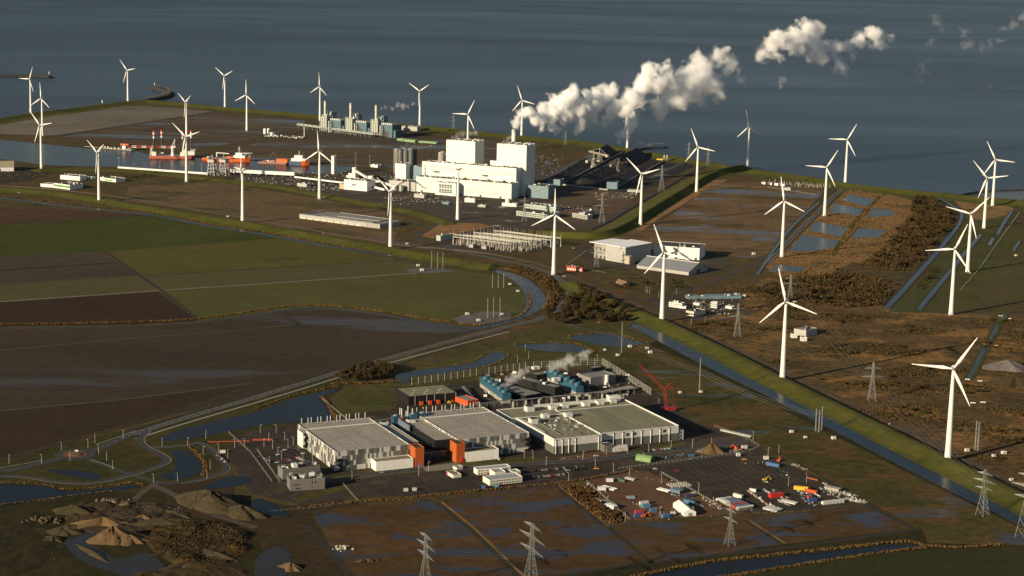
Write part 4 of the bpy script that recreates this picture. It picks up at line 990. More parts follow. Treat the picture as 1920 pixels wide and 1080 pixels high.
for k in range(2):
    tk = pf.thing('storage_tank', ['round silver tank in front of the pale grey hall, left of two', 'round silver tank in front of the pale grey hall, right of two'][k], 'tank', -44+k*15, -12, 'silver tanks in front of the pale grey hall')
    o = MB(mat('silver', (.5, .5, .48), .35, .1, .3, .6)); o.cyl(0, 0, 0, 12, 5.2, None, 24); o.lathe([(5.2, 12), (3, 12.9), (.2, 13.2)], None, 24); o.build('shell', tk)
    o = MB(GREYM); o.bar((5.3, 0, 0), (5.3, 0, 13), .3); o.build('ladder', tk)
x0, z0 = pf.hit(741, 306, 36); x1, z1 = pf.hit(761, 307.5, 36)
t = pf.thing('transfer_tower', 'tall white block left of the power station with a shaded right side', 'tower', x0, 36); building(t, x1-x0, 24, z0, WCLAD, ROOFD, .6, 6, 10)
o = MB(GREYM); o.box(2, 5, -.1, .02, 0, 5); o.build('door', t)
t = pf.thing('filter_building', 'blue grey hall behind the tall white block', 'hall', x1+2, 55); building(t, 50, 30, 46, BCLAD, ROOFD, .6, 6, 11)
t = pf.thing('gypsum_building', 'low blue grey hall in the shade right of the power station', 'hall', 238, 50); building(t, 46, 40, 26, BCLAD, ROOFD, .6, 6, 12)
o = MB(GREYM); o.bar((8, -1, 12), (40, -1, 24), .8); o.build('stair', t)
af = Fr((645, 355), (688, 359))
t = af.thing('pump_house', 'square white building with dark roof left of the power station', 'building')
h = hgt(645, 355, 336); building(t, af.W, 34, h, WCLAD, ROOFD, .8, 22, 13)
o = MB(GLASS); o.box(af.W*.36, af.W*.42, -.08, .02, h*.45, h*.62); o.box(af.W*.45, af.W*.51, -.08, .02, h*.45, h*.62); o.build('window', t)
o = MB(GREYM)
for k in range(4): o.box(af.W*.72, af.W*.735, -.08, .02, 4+k*4, 5.2+k*4); o.box(af.W*.82, af.W*.835, -.08, .02, 3+k*4, 4.2+k*4)
o.build('vent', t)
o = MB(mat('tan_panel', (.45, .36, .26), .8)); o.box(-13, -.2, 2, 14, 0, h*.55, None, ROOFD); o.build('annex', t)
# silos
SILO = mat('silo_steel', (.13, .135, .135), .5, .25, .2, .3)
p = G(752, 331)
t = thing('silo_battery', 'cluster of dark steel silos with a pale stair tower behind the white block', 'silo', (p.x, p.y+40, 0), pf.rz)
hs = hgt(763, 320, 277)+4
for k in range(3):
    for j in range(2): o = MB(SILO); o.cyl(-4+k*13.5, j*13.5, 0, hs, 6.6, None, 18); o.lathe([(6.6, hs), (2, hs+2), (.2, hs+2.2)], None, 18, -4+k*13.5, j*13.5); o.build('silo', t)
o = MB(mat('pale_frame', (.45, .42, .36), .7)); lattice_mast(o, 7, 7, 0, hs, 12, .5)
so = o.build('stair_tower', t, loc=(-16, 0, 0))
o = MB(SILO); clutter(o, -12, 30, -4, 18, hs, 16, 4, [GREYM, DARKM, WHITE], 5, 4); o.build('roof_plant', t)
x0, z0 = pf.hit(822, 286, 75)
t = pf.thing('concrete_silo', 'pale concrete silo left of the left boiler house', 'silo', x0+8, 75)
o = MB(CONC); o.cyl(0, 0, 0, z0, 7.5, None, 20); o.build('shaft', t); o = MB(GREYM); clutter(o, -5, 5, -5, 5, z0, 10, 5, [GREYM, WHITE], 3, 4); o.build('roof_plant', t)
t = pf.thing('steel_silo', 'dark steel silo between the pale silo and the left boiler house', 'silo', x0+25, 80)
o = MB(SILO); o.cyl(0, 0, 0, z0-2, 7, None, 20); o.build('shaft', t); o = MB(GREYM); clutter(o, -4, 4, -4, 4, z0-2, 6, 6, [GREYM], 3, 3); o.build('roof_plant', t)
def gallery(a, za, b, zb, w_, label, legs=3, m_=None, name='conveyor_gallery'):
    pa, pb = G(*a), G(*b); d = pb-pa; L = d.length; rz = atan2(d.y, d.x)
    t = thing(name, label, 'conveyor', (pa.x, pa.y, 0), rz, 'coal conveyors of the power station')
    o = MB(m_ or WCLAD); h = w_*.8
    c = [(0, -w_/2, za-h), (0, w_/2, za-h), (0, w_/2, za), (0, -w_/2, za), (L, -w_/2, zb-h), (L, w_/2, zb-h), (L, w_/2, zb), (L, -w_/2, zb)]
    for f in ((0, 3, 2, 1), (4, 5, 6, 7), (0, 4, 7, 3), (1, 2, 6, 5), (3, 7, 6, 2), (0, 1, 5, 4)): o.face([c[i] for i in f])
    o.build('gallery', t)
    for k in range(legs):
        q = (k+.5)/legs; z = za+(zb-za)*q-h
        if z > 1.5:
            o = MB(GREYM); o.bar((L*q, -w_/2, 0), (L*q, -w_/4, z), .4); o.bar((L*q, w_/2, 0), (L*q, w_/4, z), .4); o.bar((L*q, -w_/2, 0), (L*q, w_/3, z*.8), .25); o.build('trestle', t)
    return t
gallery((433, 326), 11, (553, 333), 12, 9, 'long white enclosed conveyor along the harbour quay', 8)
gallery((553, 337), 8, (648, 352), 12, 4, 'thin white conveyor from the quay to the square white building', 5)
gallery((662, 334), 22, (690, 345), 15, 5, 'white conveyor sloping down from the harbour transfer tower', 2)
gallery((690, 348), 17, (742, 358), 12, 5, 'white conveyor sloping towards the pale grey hall', 3)
gallery((680, 352), 10, (722, 362), 9, 5, 'low white conveyor in front of the sloping ones', 2)
gallery((769, 345), 38, (794, 350), 28, 5, 'white conveyor from the tall white block to the striped hall', 1)
p = G(660, 334)
t = thing('transfer_tower', 'slim white transfer tower at the head of the sloping conveyor', 'tower', (p.x, p.y, 0), -.4); building(t, 8, 8, 24, WCLAD, ROOFD, .4); o = MB(WCLAD); o.box(-9, -.2, 0, 8, 0, 11, None, ROOFD); o.box(-14, -9.1, 0, 6, 0, 6, None, ROOFD); o.build('annex', t)
p = G(690, 345)
t = thing('transfer_tower', 'small white transfer house where two sloping conveyors meet', 'tower', (p.x, p.y, 0), -.4); building(t, 10, 9, 18, WCLAD, ROOFD, .4); o = MB(DARKM); o.box(3, 6, -.1, .02, 0, 3); o.build('door', t)
p = G(621, 326)
t = thing('unloader_tower', 'narrow white tower standing alone at the end of the quay', 'tower', (p.x, p.y, 0), -.4); hh = hgt(621, 326, 292); building(t, 7, 12, hh, WCLAD, ROOFD, .4)
o = MB(DARKM)
for k in range(6): o.box(2, 5, -.08, .02, 5+k*5, 6+k*5)
o.build('louvre', t)
gallery((222, 315), 3.5, (390, 327), 4, 6, 'very long low white conveyor on the quay wall of the harbour', 0)
# low buildings around
def simple(label, a, b, depth, yt, wall, roof, cat='building', name='low_building', rc=6, win=None, group=None):
    f = Fr(a, b); h = hgt(a[0], a[1], yt); t = f.thing(name, label, cat, 0, 0, group)
    building(t, f.W, depth, h, wall, roof, min(.6, h*.15), rc, int(a[0]))
    if win: panes(t, 'window_band', f.W*.04, f.W*.96, h*.22, h*.95, win[0], win[1], win[2] if len(win) > 2 else GLASS)
    return t, f, h
simple('long pale workshop with two window bands and dark roof inside the old dike', (968, 404), (1026, 411), 45, 395, PCLAD, ROOFD, 'workshop', win=(12, 2))
simple('pale hall behind the long workshop near the power station', (983, 390), (1040, 396), 28, 382, PCLAD, ROOFD, 'workshop', rc=10)
simple('white flat tank bund wall in front of the power station corner', (941, 386), (968, 388), 10, 380, WCLAD, ROOFD, 'building', rc=0)
simple('grey two storey office block beside the inner dike pylon', (1073, 407), (1101, 412), 14, 399, GCLAD, ROOFG, 'office block', win=(9, 2))
simple('grey office wing right of the two storey block', (1096, 410), (1114, 404), 12, 399, GCLAD, ROOFG, 'office block', win=(6, 2))
simple('blue grey conveyor drive house at the near corner of the coal yard', (1137, 354), (1157, 355), 24, 341, BCLAD, ROOFD, 'building', rc=0)
simple('dark blue grey drive house at the left corner of the coal yard', (1027, 346), (1050, 348), 22, 335, BCLAD, ROOFD, 'building', rc=0)
simple('pale green flat shed behind the near edge of the coal yard', (1176, 360), (1200, 361), 14, 356, PCLAD, PCLAD, 'shed', rc=0)
simple('white box building on the far side of the gas plant', (752, 244), (782, 246), 30, 236, GCLAD, ROOFG, 'building', rc=3)
for k, (a, b, yt, lb) in enumerate([((744, 263.5), (756, 265), 259, 'first pale green shed of the row beside the gas plant'), ((757, 265.5), (778, 267.5), 261, 'second pale green shed of the row beside the gas plant'), ((783, 267), (818, 270), 264, 'long low pale green shed at the end of the row')]): simple(lb, a, b, 12, yt, clad('green_shed', (.20, .30, .16), 5), clad('green_shed', (.20, .30, .16), 5), 'shed', rc=0)
t, f, h = simple('low white building alone on the brown land left of the silos', (695, 313), (708, 314.5), 14, 308, WCLAD, ROOFG, 'building', rc=4)
simple('small grey building at the foot of the quay conveyor', (557, 349), (575, 351), 16, 343, GCLAD, ROOFD, 'building', rc=6)
simple('small pale building on the yard before the silver tanks', (776, 370), (795, 372), 10, 363, GCLAD, ROOFD, 'building', rc=8)
simple('small white building on the car park beside the turbine', (871, 379), (890, 380), 10, 371, WCLAD, ROOFG, 'building', rc=5)
simple('small pale building at the yard in front of the power station', (896, 388), (910, 389), 9, 384, GCLAD, ROOFG, 'building', rc=2)
simple('low blue grey cabin on the car park in front of the office block', (829, 382), (841, 384), 8, 378, BCLAD, BCLAD, 'cabin', rc=0)
p = G(952, 386)
t = thing('storage_tank', 'single white round tank at the right front corner of the power station', 'tank', (p.x, p.y, 0)); o = MB(WHITE); o.cyl(0, 0, 0, 15, 5, None, 20); o.build('shell', t); o = MB(GREYM); o.bar((5.2, 0, 0), (5.2, 0, 16), .3); o.build('ladder', t)
# flat grey warehouse with curved tooth front
wf = Fr((562, 408), (700, 428)); h = hgt(562, 408, 400)
f2 = Fr((561, 409), (712, 429))
t = f2.thing('warehouse', 'flat grey warehouse with a notched pale front by the canal dike', 'warehouse')
DE = 62
o = MB(clad('grey_metal', (.36, .36, .34), 3)); o.box(0, f2.W, 0.2, DE, 0, h, None, ROOFG); o.build('walls', t)
CREAM = mat('cream_base', (.52, .48, .38), .8)
for k in range(9):
    o = MB(CREAM); a = f2.W*(.02+.086*k); o.prism([(a, .1), (a, -1.5), (a+f2.W*.074, -1.0), (a+f2.W*.074, .1)], 0, h*.42); o.build('loading_bay', t)
o = MB(ROOFG); o.box(f2.W*.26, f2.W*.9, 4, DE-3, h+.02, h+1.3); o.build('upper_roof', t)
o = MB(WHITE); o.box(f2.W*.26, f2.W*.9, DE-3, DE-2.6, h+.1, h+1.6); o.bar((f2.W*.4, 20, h+1.5), (f2.W*.9, 24, h+1.5), .25); o.build('roof_edge', t)
o = MB(DARKM); o.box(f2.W*.06, f2.W*.085, 4, DE-2, h+.02, h+.6); o.build('roof_gutter', t)
o = MB(CONC)
for k in range(5): o.box(f2.W*.84+k*f2.W*.03, f2.W*.84+k*f2.W*.03+2, -.2, .18, 1, h-1)
o.build('end_panel', t)
# ---------------------------------------------------------------- gas plant with three units
gf = Fr((600, 250), (695, 258)); gf = Fr((594, 247), (695, 257))
GFR = mat('pale_green_steel', (.40, .44, .39), .55, .2, .3)
def gas_unit(k, label):
    bx, by = 606+k*47.7, 247+k*4.4
    p = G(bx, by); t = thing('gas_unit', label, 'power unit', (p.x, p.y, 0), gf.rz, 'three units of the gas power plant')
    sc_ = 1.0
    W = 22
    o = MB(GFR); o.box(-W/2, W/2, 2, 34, 12, 42); o.build('boiler_casing', t)
    o = MB(GFR)
    for x in (-W/2-1, -W/6, W/6, W/2+1):
        for y in (0, 17, 35): o.bar((x, y, 0), (x, y, 46), .7)
    for z in range(6, 47, 6):
        o.bar((-W/2-1, 0, z), (W/2+1, 0, z), .55); o.bar((W/2+1, 0, z), (W/2+1, 35, z), .5); o.bar((-W/2-1, 0, z), (-W/2-1, 35, z), .5)
    for z in range(6, 40, 12):
        o.bar((-W/2-1, 0, z), (-W/6, 0, z+12), .4); o.bar((W/6, 0, z+12), (W/2+1, 0, z), .4); o.bar((W/2+1, 0, z), (W/2+1, 17, z+12), .4)
    o.build('steel_frame', t)
    o = MB(GFR); clutter(o, -W/2, W/2, 2, 34, 42, 20, k+3, [GFR, WHITE, GREYM], 6, 7); clutter(o, 6, 16, 14, 34, 46, 10, k+9, [GFR, GREYM, BCLAD], 5, 10); o.build('upper_platform', t)
    o = MB(BCLAD); o.box(-2, 16, 20, 38, 30, 55, None, ROOFG); o.build('filter_house', t)
    o = MB(mat('buff_chimney', (.55, .50, .40), .5, .1, .2)); hs = 84
    o.lathe([(3.4, 40), (3.4, hs-18), (3.5, hs)], None, 16, 0, 8); c = o.build('chimney', t, smooth=True)
    o = MB(GREYM)
    for z in (hs-18, hs-3): o.cyl(0, 8, z, z+1, 4.6, None, 16)
    o.build('gallery', c)
    o = MB(GFR); lattice_mast(o, 8, 8, 0, 24, 3, .5); o.build('stair_tower', t, loc=(26, 2, 0))
    o = MB(mat('silver', (.5, .5, .48), .35, .1, .3, .6)); o.cyl(25, -4, 0, 32, 2.2, None, 12); o.build('vent_stack', t)
    o = MB(clad('dark_blue_cladding', (.085, .14, .17), 4)); o.box(20, 58, 6, 46, 0, 34, None, ROOFG); o.box(58.2, 66, 10, 40, 0, 20, None, ROOFG); o.build('turbine_house', t)
    o = MB(DARKM); o.box(30, 46, 5.8, 6.05, 0, 16); o.build('gate', t)
    for q in range(6):
        o = MB(WHITE); x = 20.5+q*6.2; o.prism([(x, 6.2), (x+3.2, 6.2), (x+6.4, 22), (x+3.2, 22)], 34.1, 38); o.build('roof_louvre', t)
    return t
for k in range(3): gas_unit(k, ['gas power unit with buff chimney, leftmost and farthest of the three', 'gas power unit with buff chimney, middle one of the three', 'gas power unit with buff chimney, right one trailing a thin steam wisp'][k])
pr = Fr((553, 243), (700, 259)); pr = Fr((556, 240), (699, 259))
t = pr.thing('pipe_rack', 'long pipe rack on trestles running in front of the gas units', 'pipe rack')
for k in range(5):
    o = MB(GFR); o.bar((0, k*2.2, 9+(k % 2)*3), (pr.W, k*2.2, 9+(k % 2)*3), .9, None, 6); o.build('pipe', t)
for k in range(16):
    o = MB(GREYM); x = pr.W*(k+.5)/16
    for y in (-1, 10): o.bar((x, y, 0), (x, y, 13), .5)
    o.bar((x, -1, 8), (x, 10, 8), .5); o.bar((x, -1, 12), (x, 10, 12), .5); o.bar((x, -1, 0), (x+6, -1, 12), .35); o.build('trestle', t)
for k, (x, yb, r_, h, lb) in enumerate([(497, 251, 4.6, 14, 'small white tank left of the gas plant, nearest of three'), (504, 250, 4.2, 13, 'small white tank left of the gas plant, middle of three'), (510, 254, 6, 8, 'low white tank left of the gas plant'), (571, 256, 2.4, 26, 'thin vertical steel vessel at the left end of the pipe rack')]):
    p = G(x, yb); t = thing('storage_tank', lb, 'tank', (p.x, p.y, 0)); o = MB(WHITE if k < 3 else GREYM); o.cyl(0, 0, 0, h, r_, None, 18); o.lathe([(r_, h), (r_*.5, h+.8), (.1, h+1)], None, 18); o.build('shell', t); o = MB(GREYM); o.bar((r_+.2, 0, 0), (r_+.2, 0, h+1), .25); o.build('ladder', t)
o = MB(GREYM); clutter(o, -60, 60, -16, 16, 0, 110, 17, [GREYM, WHITE, DARKM, GFR], 5, 4); p = G(535, 257); tag(o.build('pipework', loc=(p.x, p.y, 0), rz=-.4), 'jumble of pipes and valves left of the gas plant', 'pipework', None, 'stuff')
def litter(x0, y0, x1, y1, n, label, seed, mats, smax=4, hmax=2.5):
    r_ = random.Random(seed); o = MB()
    for k in range(int(n*1.3)):
        p = G(r_.uniform(x0, x1), r_.uniform(y0, y1)); a, b, h = r_.uniform(.5, smax*.62), r_.uniform(.5, smax*.42), r_.uniform(.3, hmax*.8)
        o.box(p.x, p.x+a, p.y, p.y+b, 0, h, r_.choice(mats))
    tag(o.build('clutter'), label, 'plant clutter', None, 'stuff')
DULLW = mat('dull_white', (.42, .41, .38), .7, .25, .5)
MIXM = [GREYM, GREYM, DULLW, DARKM, DARKM, CONC, DARKM]
litter(560, 345, 640, 358, 130, 'small plant and pipework along the quay road', 1, MIXM)
litter(690, 330, 740, 345, 90, 'small plant and pipework under the sloping conveyors', 2, MIXM)
litter(560, 322, 660, 335, 120, 'stored material along the harbour quay', 3, MIXM, 5, 2)
litter(715, 366, 900, 384, 150, 'small plant and parked things before the power station', 4, MIXM, 4, 2)
litter(990, 290, 1060, 330, 120, 'stored material on the yard right of the boiler houses', 5, MIXM, 5, 2)
litter(1110, 362, 1190, 372, 110, 'stored material at the near edge of the coal yard', 6, MIXM+[mat('rust', (.25, .12, .06), .8)], 5, 2)
litter(1040, 388, 1120, 400, 90, 'parked vehicles and stores beside the grey office block', 7, MIXM, 4, 2)
litter(735, 268, 820, 280, 70, 'stored material beside the pale green sheds', 8, MIXM, 4, 2)
litter(440, 334, 560, 346, 150, 'small plant and pipes beside the quay conveyor', 9, MIXM, 4, 2.5)
# ---------------------------------------------------------------- coal yard
DGREYM = mat('dull_belt', (.14, .14, .14), .8, .3, .4)
CM = mat('coal', (.032, .030, .030), .9, .4, .06, obj=False)
def coalpile(a, b, w_, h, label):
    pa, pb = G(*a), G(*b); d = pb-pa; L = d.length; rz = atan2(d.y, d.x); r_ = random.Random(int(a[0]))
    o = MB(CM); o.mi(CM); n = 16; k = 9
    for i in range(n+1):
        t = i/n; e = min(1, min(t, 1-t)*L/(w_*.5)); e = max(.02, e)
        for j in range(k):
            q = j/(k-1)*2-1
            o.v.append((L*t, q*w_/2*(.45+.55*e), max(0, (1-abs(q))*h*e*(1+r_.uniform(-.06, .06)))))
    for i in range(n):
        for j in range(k-1): o.f.append([i*k+j, (i+1)*k+j, (i+1)*k+j+1, i*k+j+1]); o.fm.append(0)
    tag(o.build('coal_pile', loc=(pa.x, pa.y, 0), rz=rz), label, 'coal pile', 'coal piles of the coal yard')
coalpile((1035, 342), (1100, 302), 60, 11, 'long low coal pile at the left of the coal yard')
coalpile((1105, 303), (1143, 284), 62, 22, 'steep coal pile at the far end of the left belt line')
coalpile((1085, 345), (1150, 316), 60, 13, 'middle coal pile between the two belt lines')
coalpile((1150, 316), (1200, 290), 66, 22, 'highest dark coal pile behind the steam plume foot')
coalpile((1120, 352), (1190, 325), 60, 12, 'near coal pile beside the drive house')
coalpile((1230, 335), (1290, 308), 50, 7, 'flat coal pile at the right edge of the coal yard')
gallery((1056, 345), 3, (1180, 280), 3, 3, 'long belt line crossing the coal yard, left of two', 0, DGREYM)
gallery((1158, 352), 3, (1245, 303), 3, 3, 'long belt line crossing the coal yard, right of two', 0, DGREYM)
gallery((1052, 347), 3, (1140, 357), 3, 4, 'pale belt line along the near edge of the coal yard', 0, CONC)
def stacker(x, y, rz, label, c):
    p = G(x, y); t = thing('stacker_reclaimer', label, 'coal machine', (p.x, p.y, 0), rz, 'stacker machines of the coal yard')
    o = MB(c); o.box(-6, 6, -5, 5, 0, 3); lattice_mast(o, 8, 5, 3, 22, 4, .6); o.build('tower', t)
    o = MB(c); 
    for s in (-1.6, 1.6): o.bar((-30, s, 16), (42, s, 20), .6); o.bar((-30, s, 19), (42, s, 22.5), .4)
    for k in range(14): q = -30+k*5.2; o.bar((q, -1.6, 16+(q+30)/18), (q+5, 1.6, 16+(q+35)/18), .35); o.bar((q, 1.6, 16+(q+30)/18), (q+2.6, 1.6, 19.4+(q+30)/18), .3)
    o.build('boom', t)
    o = MB(c); o.bar((0, 0, 22), (0, 0, 33), .9); o.bar((0, 0, 33), (38, 0, 22), .35); o.bar((0, 0, 33), (-28, 0, 19), .35); o.box(-34, -26, -3, 3, 14, 20); o.build('mast', t)
STK = mat('pale_machine', (.42, .39, .32), .6, .2, .4)
stacker(1124, 303, 2.2, 'pale stacker bridging the far coal pile', STK)
stacker(1113, 314, 1.0, 'small pale reclaimer beside the left belt line', STK)
stacker(1160, 322, .9, 'brownish reclaimer beside the highest coal pile', mat('dull_machine', (.22, .19, .15), .7))
p = G(1238, 301); t = thing('wheel_loader', 'yellow machine on the far side of the coal yard', 'machine', (p.x, p.y, 0), -.5); o = MB(mat('yellow_paint', (.65, .42, .03), .5)); o.box(-9, 3, -2, 2, 1.2, 4); o.box(3.1, 7, -1.8, 1.8, 1.2, 5.5); o.build('body', t); o = MB(DARKM); [o.bar((x, -2.4, 1), (x, 2.4, 1), 1, None, 10) for x in (-7, 5)]; o.build('axle', t)
for k, (x, y) in enumerate([(1246, 302), (1251, 302)]):
    p = G(x, y); t = thing('hopper', ['pale twin hopper at the end of the right belt line, left one', 'pale twin hopper at the end of the right belt line, right one'][k], 'hopper', (p.x, p.y, 0)); o = MB(CONC); o.cyl(0, 0, 5, 15, 3, None, 12); o.build('bin', t); o = MB(GREYM); [o.bar((a, b, 0), (a, b, 6), .35) for a in (-2, 2) for b in (-2, 2)]; o.build('legs', t)
# ---------------------------------------------------------------- substation
PALE = mat('pale_steel', (.55, .54, .48), .5, .15, .5)
sf = Fr((842, 458), (965, 474))
t0 = None
hp = hgt(900, 440, 408)
def gantry(x, y, W, h, label, npost=6):
    t = sf.thing('gantry', label, 'gantry', x, y, 'steel gantries of the substation')
    for k in range(npost):
        o = MB(PALE); X = W*k/(npost-1); o.bar((X, -1.1, 0), (X, 0, h), .40, None, 4, .25); o.bar((X, 1.1, 0), (X, 0, h), .40, None, 4, .25); o.bar((X, 0, h-.2), (X, 0, h*1.45), .22, None, 4, .1); o.build('post', t)
    o = MB(PALE)
    for s in (-.7, .7): o.bar((0, s, h*.98), (W, s, h*.98), .28); 
    o.bar((0, 0, h*.9), (W, 0, h*.9), .25)
    n = npost*4
    for k in range(n): o.bar((W*k/n, -.7, h*.98), (W*(k+.5)/n, 0, h*.9), .15, None, 3); o.bar((W*(k+.5)/n, 0, h*.9), (W*(k+1)/n, .7, h*.98), .15, None, 3)
    o.build('beam', t)
GL = ['low gantry of the substation between the two front ones', 'low gantry of the substation behind its middle', 'low gantry of the substation before the rearmost one', 'front gantry of the substation nearest the railway', 'second gantry of the substation', 'third gantry of the substation, in its middle', 'fourth gantry of the substation', 'fifth gantry of the substation', 'rearmost gantry of the substation by the grass']
for k in range(3): gantry(-2+k*16, 15+k*42, 118, 12, GL[k], 12)
for k in range(6):
    gantry(6+k*7, 4+k*21, 122, 19 if k % 2 == 0 else 16, GL[k+3], 9)
r_ = random.Random(5)
sb = None
for k in range(200):
    x, y = r_.uniform(-4, 150), r_.uniform(0, 125)
    if sb is None:
        sb = sf.thing('insulator_post', 'thin insulator post standing in the substation', 'insulator post', x, y, 'insulator posts of the substation')
        o = MB(PALE); o.bar((0, 0, 0), (0, 0, 3), .25); o.bar((-1.5, 0, 3), (1.5, 0, 3), .2); o.build('stand', sb)
        o = MB(mat('insulator', (.42, .36, .30), .4)); o.lathe([(.32, 3), (.42, 4), (.3, 5), (.42, 6), (.3, 7), (.25, 8)], None, 8); o.build('insulator', sb)
    else:
        dup(sb, sf.w(x, y), sf.rz+r_.choice([0, pi/2]))
for k in range(3):
    t = sf.thing('transformer', ['large grey transformer at the front of the substation, left of three', 'large grey transformer at the front of the substation, middle of three', 'grey transformer box at the right rear of the substation'][k], 'transformer', [52, 78, 120][k], [-4, -2, 95][k]); o = MB(GREYM); o.box(-4, 4, -3, 3, .5, 6); o.build('tank', t)
    o = MB(PALE); [o.bar((q, 0, 6), (q*1.3, 0, 9), .3) for q in (-2.5, 0, 2.5)]; o.build('bushing', t); o = MB(CONC); o.box(4.4, 5, -4, 4, 0, 7); o.box(-5, -4.4, -4, 4, 0, 7); o.build('firewall', t)
simple('pale control building at the left end of the substation', (826, 452), (850, 448), 10, 442, PCLAD, ROOFG, 'building', rc=3)
# small substation near the sea dike
s2 = Fr((1425, 345), (1535, 356))
for k in range(4):
    t = s2.thing('transformer', ['white transformer cell of the small substation, first from the left', 'white transformer cell of the small substation, second from the left', 'white transformer cell of the small substation, third from the left', 'white transformer cell of the small substation, near its middle'][k], 'transformer', 3+k*16, 2)
    o = MB(WHITE); o.box(0, 9, 0, 1, 0, 5); o.box(0, 1, 1, 7, 0, 5); o.box(8, 9, 1, 7, 0, 5); o.build('firewall', t); o = MB(GREYM); o.box(2, 7, 1.5, 6, .4, 4); o.build('tank', t)
for k in range(50): dup(sb, s2.w(r_.uniform(0, 150), r_.uniform(5, 60)), s2.rz, 'thin insulator post in the small substation below the sea dike', 'insulator posts of the small substation')
simple('small pale building of the substation below the sea dike', (1468, 356), (1482, 357), 10, 352, PCLAD, ROOFG, 'building', rc=2)
# ---------------------------------------------------------------- white hall with sloping roof
hf = Fr((1140, 488), (1172, 494)); 
A1 = G(1109, 482); A2 = G(1172, 494)
hf = Fr((1109, 483), (1172, 494)); h1 = hgt(1172, 494, 464)
t = hf.thing('processing_hall', 'tall hall with a bright white sloping roof and open front', 'hall')
W = hf.W; D = 66
o = MB(GCLAD); 
def shed(o, x0, x1, y0, y1, zf, zb, m_, rm):
    v = [(x0, y0, 0), (x1, y0, 0), (x1, y1, 0), (x0, y1, 0), (x0, y0, zf), (x1, y0, zf), (x1, y1, zb), (x0, y1, zb)]
    for f in ((0, 1, 5, 4), (1, 2, 6, 5), (2, 3, 7, 6), (3, 0, 4, 7)): o.face([v[i] for i in f], m_)
    o.face([(x0-2, y0-3, zf+.4), (x1+2, y0-3, zf+.4), (x1+2, y1+1, zb+.4), (x0-2, y1+1, zb+.4)], rm); o.face([(x0-2, y0-3, zf-.3), (x1+2, y0-3, zf-.3), (x1+2, y0-3, zf+.4), (x0-2, y0-3, zf+.4)], rm)
    o.face([(x1+2, y0-3, zf-.3), (x1+2, y1+1, zb-.3), (x1+2, y1+1, zb+.4), (x1+2, y0-3, zf+.4)], rm)
shed(o, W*.42, W, 0, D, h1, h1+1.5, GCLAD, mat('white_roof', (.92, .92, .90), .5, .06, .1)); o.build('main_hall', t)
o = MB(CONC); o.box(W*.03, W*.40, 4, D-6, 0, h1-2); o.build('concrete_wing', t)
o = MB(MATS['white_roof']); o.prism([(-3, -3), (W*.43-2, -3), (W*.43-2, D), (-3, D-10)], h1-.6, h1+.2); o.build('roof_wing', t)
o = MB(DARKM)
for k in range(3): o.bar((W*.1+k*W*.12, 3.8, h1*.6), (W*.1+k*W*.12, 4.2, h1*.6), 2, None, 12); o.box(W*.08+k*W*.12, W*.14+k*W*.12, 3.85, 4.05, 0, 5)
o.build('opening', t)
o = MB(GREYM)
for z in range(3, int(h1), 2): o.box(W*.43, W*.99, -.08, .02, z, z+.25)
o.build('cladding_rail', t)
o = MB(mat('tan_panel', (.45, .36, .26), .8)); o.box(W*1.02, W*1.2, -2, 8, 0, h1*.5); o.build('annex', t)
# white box hall to the right and grey gable shed in front
wf = Fr((1190, 483), (1312, 489)); h2 = hgt(1312, 488, 467)
f3 = Fr((1225, 482), (1311, 488)); 
t = f3.thing('storage_hall', 'white box hall with a dark flat roof behind the grey gabled shed', 'hall'); hh = hgt(1311, 488, 465.5); building(t, f3.W, 50, hh, WCLAD, ROOFD, .5, 5, 3)
o = MB(DARKM); o.box(f3.W*.9, f3.W*.95, -.1, .02, 0, 4); o.build('door', t)
g2 = Fr((1194, 503), (1291, 516.5))
t = g2.thing('gabled_shed', 'large grey gabled shed with pale ridge line and translucent base', 'shed'); hr = hgt(1200, 498, 482)+2
GS = clad('slate_grey_sheet', (.21, .225, .24), 3)
o = MB(mat('translucent_base', (.36, .35, .31), .6)); o.gable(0, g2.W, 0, 62, 0, 5.5, 17, None, GS, .6); o.build('shed_body', t)
o = MB(WHITE); o.bar((-.6, 31, 17.2), (g2.W+.6, 31, 17.2), .5); o.build('ridge_cap', t)
o = MB(DARKM); o.box(g2.W, g2.W+.1, 26, 36, 0, 6); o.build('door', t)
# small things near
simple('red and white cabin row with a grey roof near the turbine', (1062, 507), (1092, 510), 9, 499, mat('red_paint', (.42, .05, .03), .5), ROOFG, 'cabin', rc=4, win=(6, 1, WHITE))
bh = Fr((1155, 532), (1172, 537)); t = bh.thing('brick_house', 'small brown brick house with a pitched roof by the old road', 'house'); o = MB(mat('brick', (.16, .09, .06), .9)); o.gable(0, bh.W, 0, 8, 0, 3.5, 7.5, None, mat('brown_tiles', (.17, .11, .075), .9)); o.build('walls', t); o = MB(WHITE); [o.box(q, q+1, -.06, .02, 1, 2.4) for q in (1.5, 4, 6.5)]; o.build('window', t)
